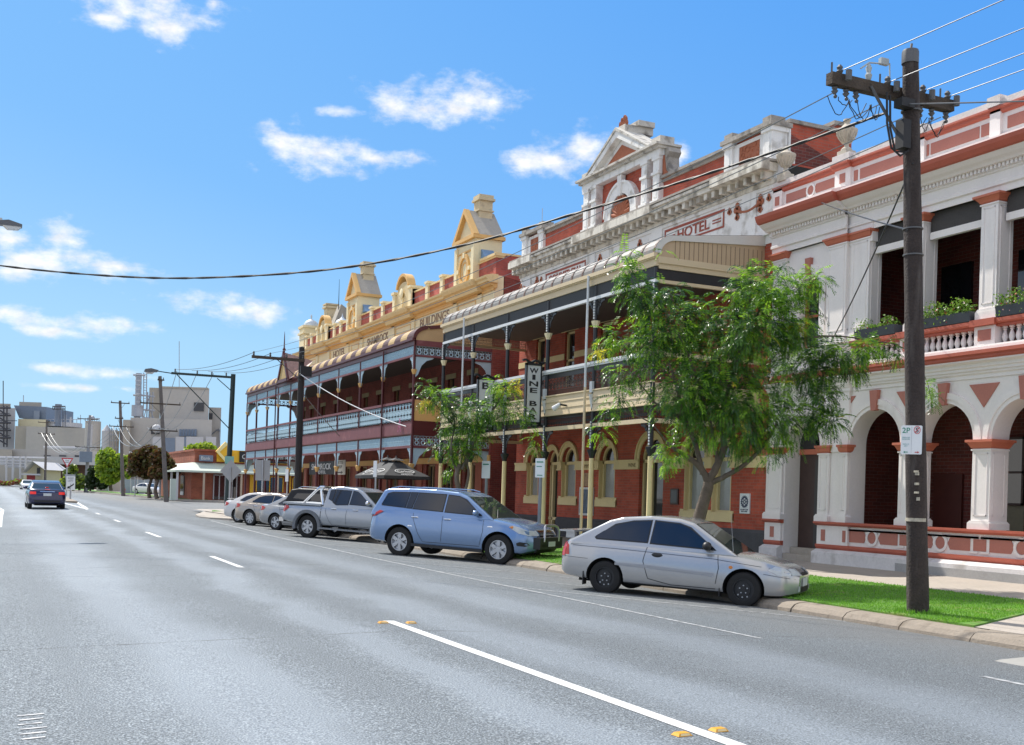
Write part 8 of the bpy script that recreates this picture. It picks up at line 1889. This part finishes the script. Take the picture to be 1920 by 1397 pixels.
street_tree('large leafy street tree with drooping feathery leaves behind the silver hatchback', at_depth(1305, 1040, D1), D1,
    ([(1300, 1045), (1306, 1000), (1312, 965), (1324, 925), (1330, 900)], (.15, .10)),
    [([(1328, 905), (1316, 880), (1296, 862), (1270, 845), (1250, 830)], .075, .03), ([(1330, 902), (1346, 870), (1358, 835), (1352, 790), (1368, 720), (1390, 650)], .085, .03), ([(1318, 890), (1306, 840), (1290, 800), (1272, 740), (1255, 680)], .06, .02),
     ([(1328, 908), (1362, 892), (1400, 868), (1432, 835), (1455, 795)], .06, .025), ([(1346, 870), (1340, 830), (1325, 770), (1300, 690), (1262, 600)], .05, .015), ([(1392, 650), (1420, 590), (1440, 540)], .035, .01), ([(1390, 660), (1470, 640), (1560, 630), (1640, 640), (1690, 660)], .03, .006), ([(1640, 640), (1690, 650), (1725, 685), (1742, 730), (1746, 765)], .012, .004), ([(1290, 800), (1258, 770), (1228, 755), (1205, 725), (1190, 712)], .028, .01), ([(1262, 640), (1225, 600), (1212, 570), (1190, 520), (1172, 480)], .024, .006),
     ([(1252, 830), (1215, 790), (1160, 770)], .02, .006)],
    [(1330, 690, 95, 1, 0), (1250, 620, 62, 1, 0), (1400, 620, 80, 1, 0), (1440, 540, 52, 1.1, 2), (1405, 545, 40, 1, 0), (1470, 600, 62, 1, 0), (1500, 690, 62, 1, 0), (1540, 660, 38, 1, 0), (1380, 760, 95, 1, 0), (1280, 740, 65, 1, 0), (1295, 800, 40, .8, 0), (1405, 815, 52, .9, 0), (1470, 790, 55, 1, 0), (1525, 770, 28, .9, 0), (1560, 790, 22, 1.9, 0), (1545, 740, 26, 1.5, 0),
     (1200, 545, 34, 1, 0), (1180, 525, 24, 1, 0), (1175, 480, 14, 1.2, 2), (1172, 505, 16, 1, 0), (1225, 570, 34, 1, 0), (1260, 550, 26, .9, 0), (1300, 590, 40, 1, 0), (1150, 630, 24, .9, 2), (1180, 640, 28, .9, 0), (1130, 655, 13, .9, 3), (1120, 660, 8, 1, 3), (1215, 650, 34, .9, 0), (1170, 700, 28, .9, 0), (1160, 740, 20, .9, 0), (1146, 770, 17, .9, 0), (1128, 805, 14, 1, 2), (1210, 690, 22, .8, 0),
     (1500, 540, 26, 1, 0), (1525, 525, 22, 1, 2), (1540, 520, 12, 1, 0), (1490, 620, 30, 1, 2), (1495, 613, 13, 1, 3), (1580, 665, 28, 1.9, 0), (1620, 650, 22, 1.9, 2), (1655, 650, 16, 1.9, 0), (1680, 660, 12, 1.9, 0), (1600, 690, 20, 1.9, 0), (1540, 700, 28, .9, 0), (1740, 720, 9, 3, 2), (1745, 750, 8, 3, 0), (1260, 845, 24, 1, 2), (1250, 870, 14, .9, 2), (1445, 855, 20, .7, 0), (1390, 500, 10, 1, 0), (1470, 505, 14, 1, 0), (1245, 470, 0.1, 0, 0)],
    41, 4800, .30, .105, 1.4, 'feathery street trees along the verge')
D2 = 32.0
street_tree('smaller feathery street tree with yellow tips between the wagon and the B and B sign', at_depth(862, 955, D2), D2,
    ([(868, 960), (862, 925), (856, 895), (862, 870)], (.085, .06)),
    [([(866, 880), (880, 850), (900, 810), (930, 760), (950, 725)], .05, .012), ([(860, 890), (848, 860), (846, 830), (852, 790), (838, 750)], .045, .01), ([(870, 930), (878, 890), (874, 850), (880, 815)], .05, .012), ([(852, 800), (826, 770), (800, 735)], .025, .006), ([(900, 810), (940, 780), (985, 770)], .02, .006)],
    [(880, 780, 34, 1, 0), (850, 770, 26, 1, 0), (920, 770, 30, 1, 0), (945, 740, 20, 1, 2), (950, 722, 15, 1, 3), (930, 720, 14, .9, 2), (965, 730, 10, .9, 3), (815, 735, 16, 1, 0), (800, 722, 11, 1, 0), (830, 750, 18, 1, 0), (795, 752, 11, 1, 3), (810, 755, 10, 1, 2), (895, 810, 26, .9, 0), (860, 815, 24, .9, 0), (960, 770, 20, .9, 0), (985, 775, 15, .9, 0), (990, 800, 10, .8, 0), (850, 850, 22, .9, 0), (870, 845, 18, .8, 0), (890, 840, 14, .7, 0), (836, 800, 16, .8, 0), (820, 840, 14, .8, 0), (845, 880, 14, .7, 0), (1005, 820, 10, .9, 2), (1003, 840, 9, .9, 0)],
    42, 1100, .30, .105, .9, 'feathery street trees along the verge')
def crown_tree(name, label, px, py, D, clumps, m, trunk, seed, nl, size, cat='tree', group=None):
    """distant tree: leaf clumps scattered through several masses, with gaps, on a forked trunk"""
    random.seed(seed); c0 = at_depth(px, py, D); t = thing(name, label, cat, c0, 0, group); b = MB(); k = D / FPX; tot = sum(c[2] * c[3] for c in clumps)
    for x, y, rx, ry in clumps:
        c = at_depth(x, y, D + random.uniform(-.6, .6))
        for i in range(int(nl * rx * ry / tot)):
            v = Vector((random.gauss(0, 1), random.gauss(0, 1), random.gauss(0, 1))).normalized() * random.random() ** .4
            p = c + Vector((v.x * rx * k, v.y * rx * k, v.z * ry * k)); a = Vector((random.gauss(0, 1), random.gauss(0, 1), random.gauss(0, 1))).normalized(); e = a.orthogonal().normalized(); g = a.cross(e); s = size * random.uniform(.6, 1.5)
            b.cur = 1 if len(m) > 1 and random.random() < .4 else 0
            b.add([p + e * s, p + g * s * .7, p - e * s, p - g * s * .7], [(0, 1, 2, 3)])
    obj('crown', b, m, t, smooth=0, fix=False)
    for pts, r in trunk: b = MB(); limb(b, [at_depth(x, y, D) for x, y in pts], r, r * .5, 6); obj('trunk', b, BARK if r < .5 else WOODG, t, 60)
BR = [leafmat('leaf_russet', (.10, .055, .022), .25), leafmat('leaf_olive', (.085, .085, .02), .3)]; YG = [leafmat('leaf_spring_green', (.22, .32, .03), .4), leafmat('leaf_apple_green', (.13, .24, .02), .4)]; DGm = [leafmat('leaf_dark_hedge', (.022, .045, .012), .2)]
crown_tree('street_tree', 'russet leafed street tree with a dark trunk, left of the pair', 279, 932, 118, [(262, 862, 22, 20), (280, 850, 18, 16), (255, 880, 18, 14), (276, 885, 22, 14)], BR, [([(280, 934), (279, 915), (284, 895), (275, 875)], .22), ([(281, 905), (292, 885)], .12)], 51, 2600, .2, group='russet street trees by the far verge')
crown_tree('street_tree', 'russet leafed street tree with a curved trunk, right of the pair', 295, 933, 114, [(300, 858, 18, 18), (312, 870, 16, 14), (296, 885, 18, 14), (322, 885, 14, 14)], BR, [([(295, 935), (291, 918), (297, 898), (304, 870)], .22), ([(296, 900), (310, 885)], .12)], 52, 2400, .2, group='russet street trees by the far verge')
crown_tree('round_tree', 'round bright green tree behind the second grey pole', 205, 915, 160, [(200, 862, 20, 22), (214, 875, 22, 20), (192, 880, 14, 18), (225, 868, 16, 18), (206, 895, 20, 14), (236, 885, 12, 14)], YG, [([(208, 920), (206, 895), (210, 870)], .3)], 53, 3600, .28)
crown_tree('shrub', 'dark hedge like shrub under the bright green tree', 180, 915, 165, [(178, 893, 15, 20), (170, 905, 10, 14), (192, 906, 12, 12)], DGm, [], 54, 1500, .25, 'shrub')
crown_tree('shrub', 'spreading grey green shrub with yellow top in front of the far brick shed', 136, 912, 170, [(136, 905, 22, 14), (150, 903, 12, 15), (122, 905, 10, 12), (136, 882, 9, 12), (126, 888, 8, 8)], [leafmat('leaf_sage', (.10, .15, .05), .25), YG[0]], [], 55, 1800, .25, 'shrub')
crown_tree('round_tree', 'yellow green tree behind the yellow shop sign', 378, 880, 150, [(365, 845, 20, 12), (385, 842, 20, 12), (402, 850, 12, 9), (350, 856, 12, 10), (376, 860, 25, 12)], YG, [([(378, 910), (378, 880), (380, 850)], .3)], 56, 3000, .26)
crown_tree('shrub', 'russet bush beside the shop verandah, behind the tallest grey pole', 328, 905, 128, [(325, 868, 16, 18), (338, 875, 10, 14), (322, 892, 14, 14)], BR, [([(326, 930), (326, 900), (328, 880)], .18)], 57, 1500, .2, 'shrub')
crown_tree('shrub', 'low red and green shrubs along the road at the far left', 25, 908, 190, [(10, 906, 18, 4), (35, 903, 16, 5), (-10, 905, 16, 5)], [leafmat('leaf_red_shrub', (.2, .05, .03), .2), YG[1]], [], 58, 700, .2, 'shrub')
# someone sitting outside behind the wagon
def seated(x, y, z):
    t = thing('person', 'dark haired person in black sitting outside the hotel behind the pale blue wagon', 'person', (x, y, z), R(-60))
    me = bpy.data.meshes.new('body'); J = {'pelvis': (0, 0, .5), 'chest': (-.02, 0, .85), 'neck': (.0, 0, 1.04), 'head': (.03, 0, 1.13), 'crown': (.03, 0, 1.24)}; V_ = []; E_ = []; Rr = []
    def chain(pts, rs, start=None):
        p = start
        for q, r in zip(pts, rs): V_.append(q); Rr.append(r); i = len(V_) - 1; (E_.append((p, i)) if p is not None else None); p = i
        return p
    chain([(0, 0, .5), (-.03, 0, .68), (-.02, 0, .88), (0, 0, 1.0), (.02, 0, 1.08), (.04, 0, 1.17), (.03, 0, 1.25)], [.15, .13, .15, .06, .055, .09, .07])
    for s in (-1, 1): chain([(.0, s * .18, .93), (.06, s * .23, .72), (.28, s * .16, .66), (.36, s * .14, .67)], [.06, .05, .038, .035], 2); chain([(.1, s * .1, .5), (.45, s * .12, .5), (.47, s * .12, .1), (.56, s * .12, .05)], [.09, .07, .05, .04], 0)
    me.from_pydata(V_, E_, []); o = bpy.data.objects.new('body', me); COL.objects.link(o); md = o.modifiers.new('skin', 'SKIN'); 
    for i, r in enumerate(Rr): me.skin_vertices[0].data[i].radius = (r, r)
    me.skin_vertices[0].data[0].use_root = True; sb = o.modifiers.new('sub', 'SUBSURF'); sb.levels = sb.render_levels = 2
    dg = bpy.context.evaluated_depsgraph_get(); dg.update(); nm = bpy.data.meshes.new_from_object(o.evaluated_get(dg)); o.modifiers.clear(); o.data = nm; nm.materials.clear(); nm.materials.append(mat('black_clothes', (.02, .02, .024), .9, .2, 9)); nm.materials.append(mat('skin', (.45, .25, .17), .6, .08, 9))
    for p in nm.polygons: c = p.center; p.material_index = 1 if (c.z > 1.03 or (c.x > .2 and .58 < c.z < .72)) else 0
    o.parent = t; b = MB(); b.ball((.015, 0, 1.23), .105, .1, .1, 12, 8); b.ball((-.04, 0, 1.12), .07, .085, .13, 10, 7); obj('hair', b, mat('dark_hair', (.02, .013, .01), .7, .2, 20), t, 60, loc=(0, 0, 0))
    ch_ = thing('cafe_chair', 'dark metal chair under the person seated outside the hotel', 'chair', (x, y, z), R(-60)); b = MB(); b.box(-.2, .22, -.2, .2, .38, .41); obj('seat', b, BLACKP, ch_, 0, loc=(0, 0, 0)); b = MB(); b.box(-.23, -.2, -.2, .2, .41, .85); obj('backrest', b, BLACKP, ch_, 0, loc=(0, 0, 0))
    for sx in (-.18, .2):
        for sy in (-.18, .18): b = MB(); b.tube([(sx, sy, 0), (sx, sy, .38)], .013, 6); obj('leg', b, BLACKP, ch_, loc=(0, 0, 0))
seated(15.6, 36.2, -.05)

# belt of distant trees closing the view on the left of the street
def far_belt():
    random.seed(77); b = MB()
    for i in range(46):
        cx = -12 - i * 4.6 + random.uniform(-2, 2); cy = 300 + random.uniform(-30, 40); h = random.uniform(5, 10); r = random.uniform(3, 5.5)
        for j in range(150):
            v = Vector((random.gauss(0, 1), random.gauss(0, 1), random.gauss(0, 1))).normalized() * random.random() ** .4; p = Vector((cx + v.x * r, cy + v.y * r, h * .5 + v.z * h * .5))
            a = Vector((random.gauss(0, 1), random.gauss(0, 1), random.gauss(0, 1))).normalized(); e = a.orthogonal().normalized(); g = a.cross(e); q = random.uniform(.5, 1.1); b.cur = j % 2
            b.add([p + e * q, p + g * q * .7, p - e * q, p - g * q * .7], [(0, 1, 2, 3)])
    tag(obj('far_trees', b, [DGm[0], YG[1]], smooth=0, fix=False), kind='stuff')
far_belt()
b = MB(); b.prism([(-9, -.4), (-9, -.13), (-9.3, -.11), (-13, -.05), (-13, -.4)], 'y', -40, 260); struct('opposite_footpath', b, CONC, 0)
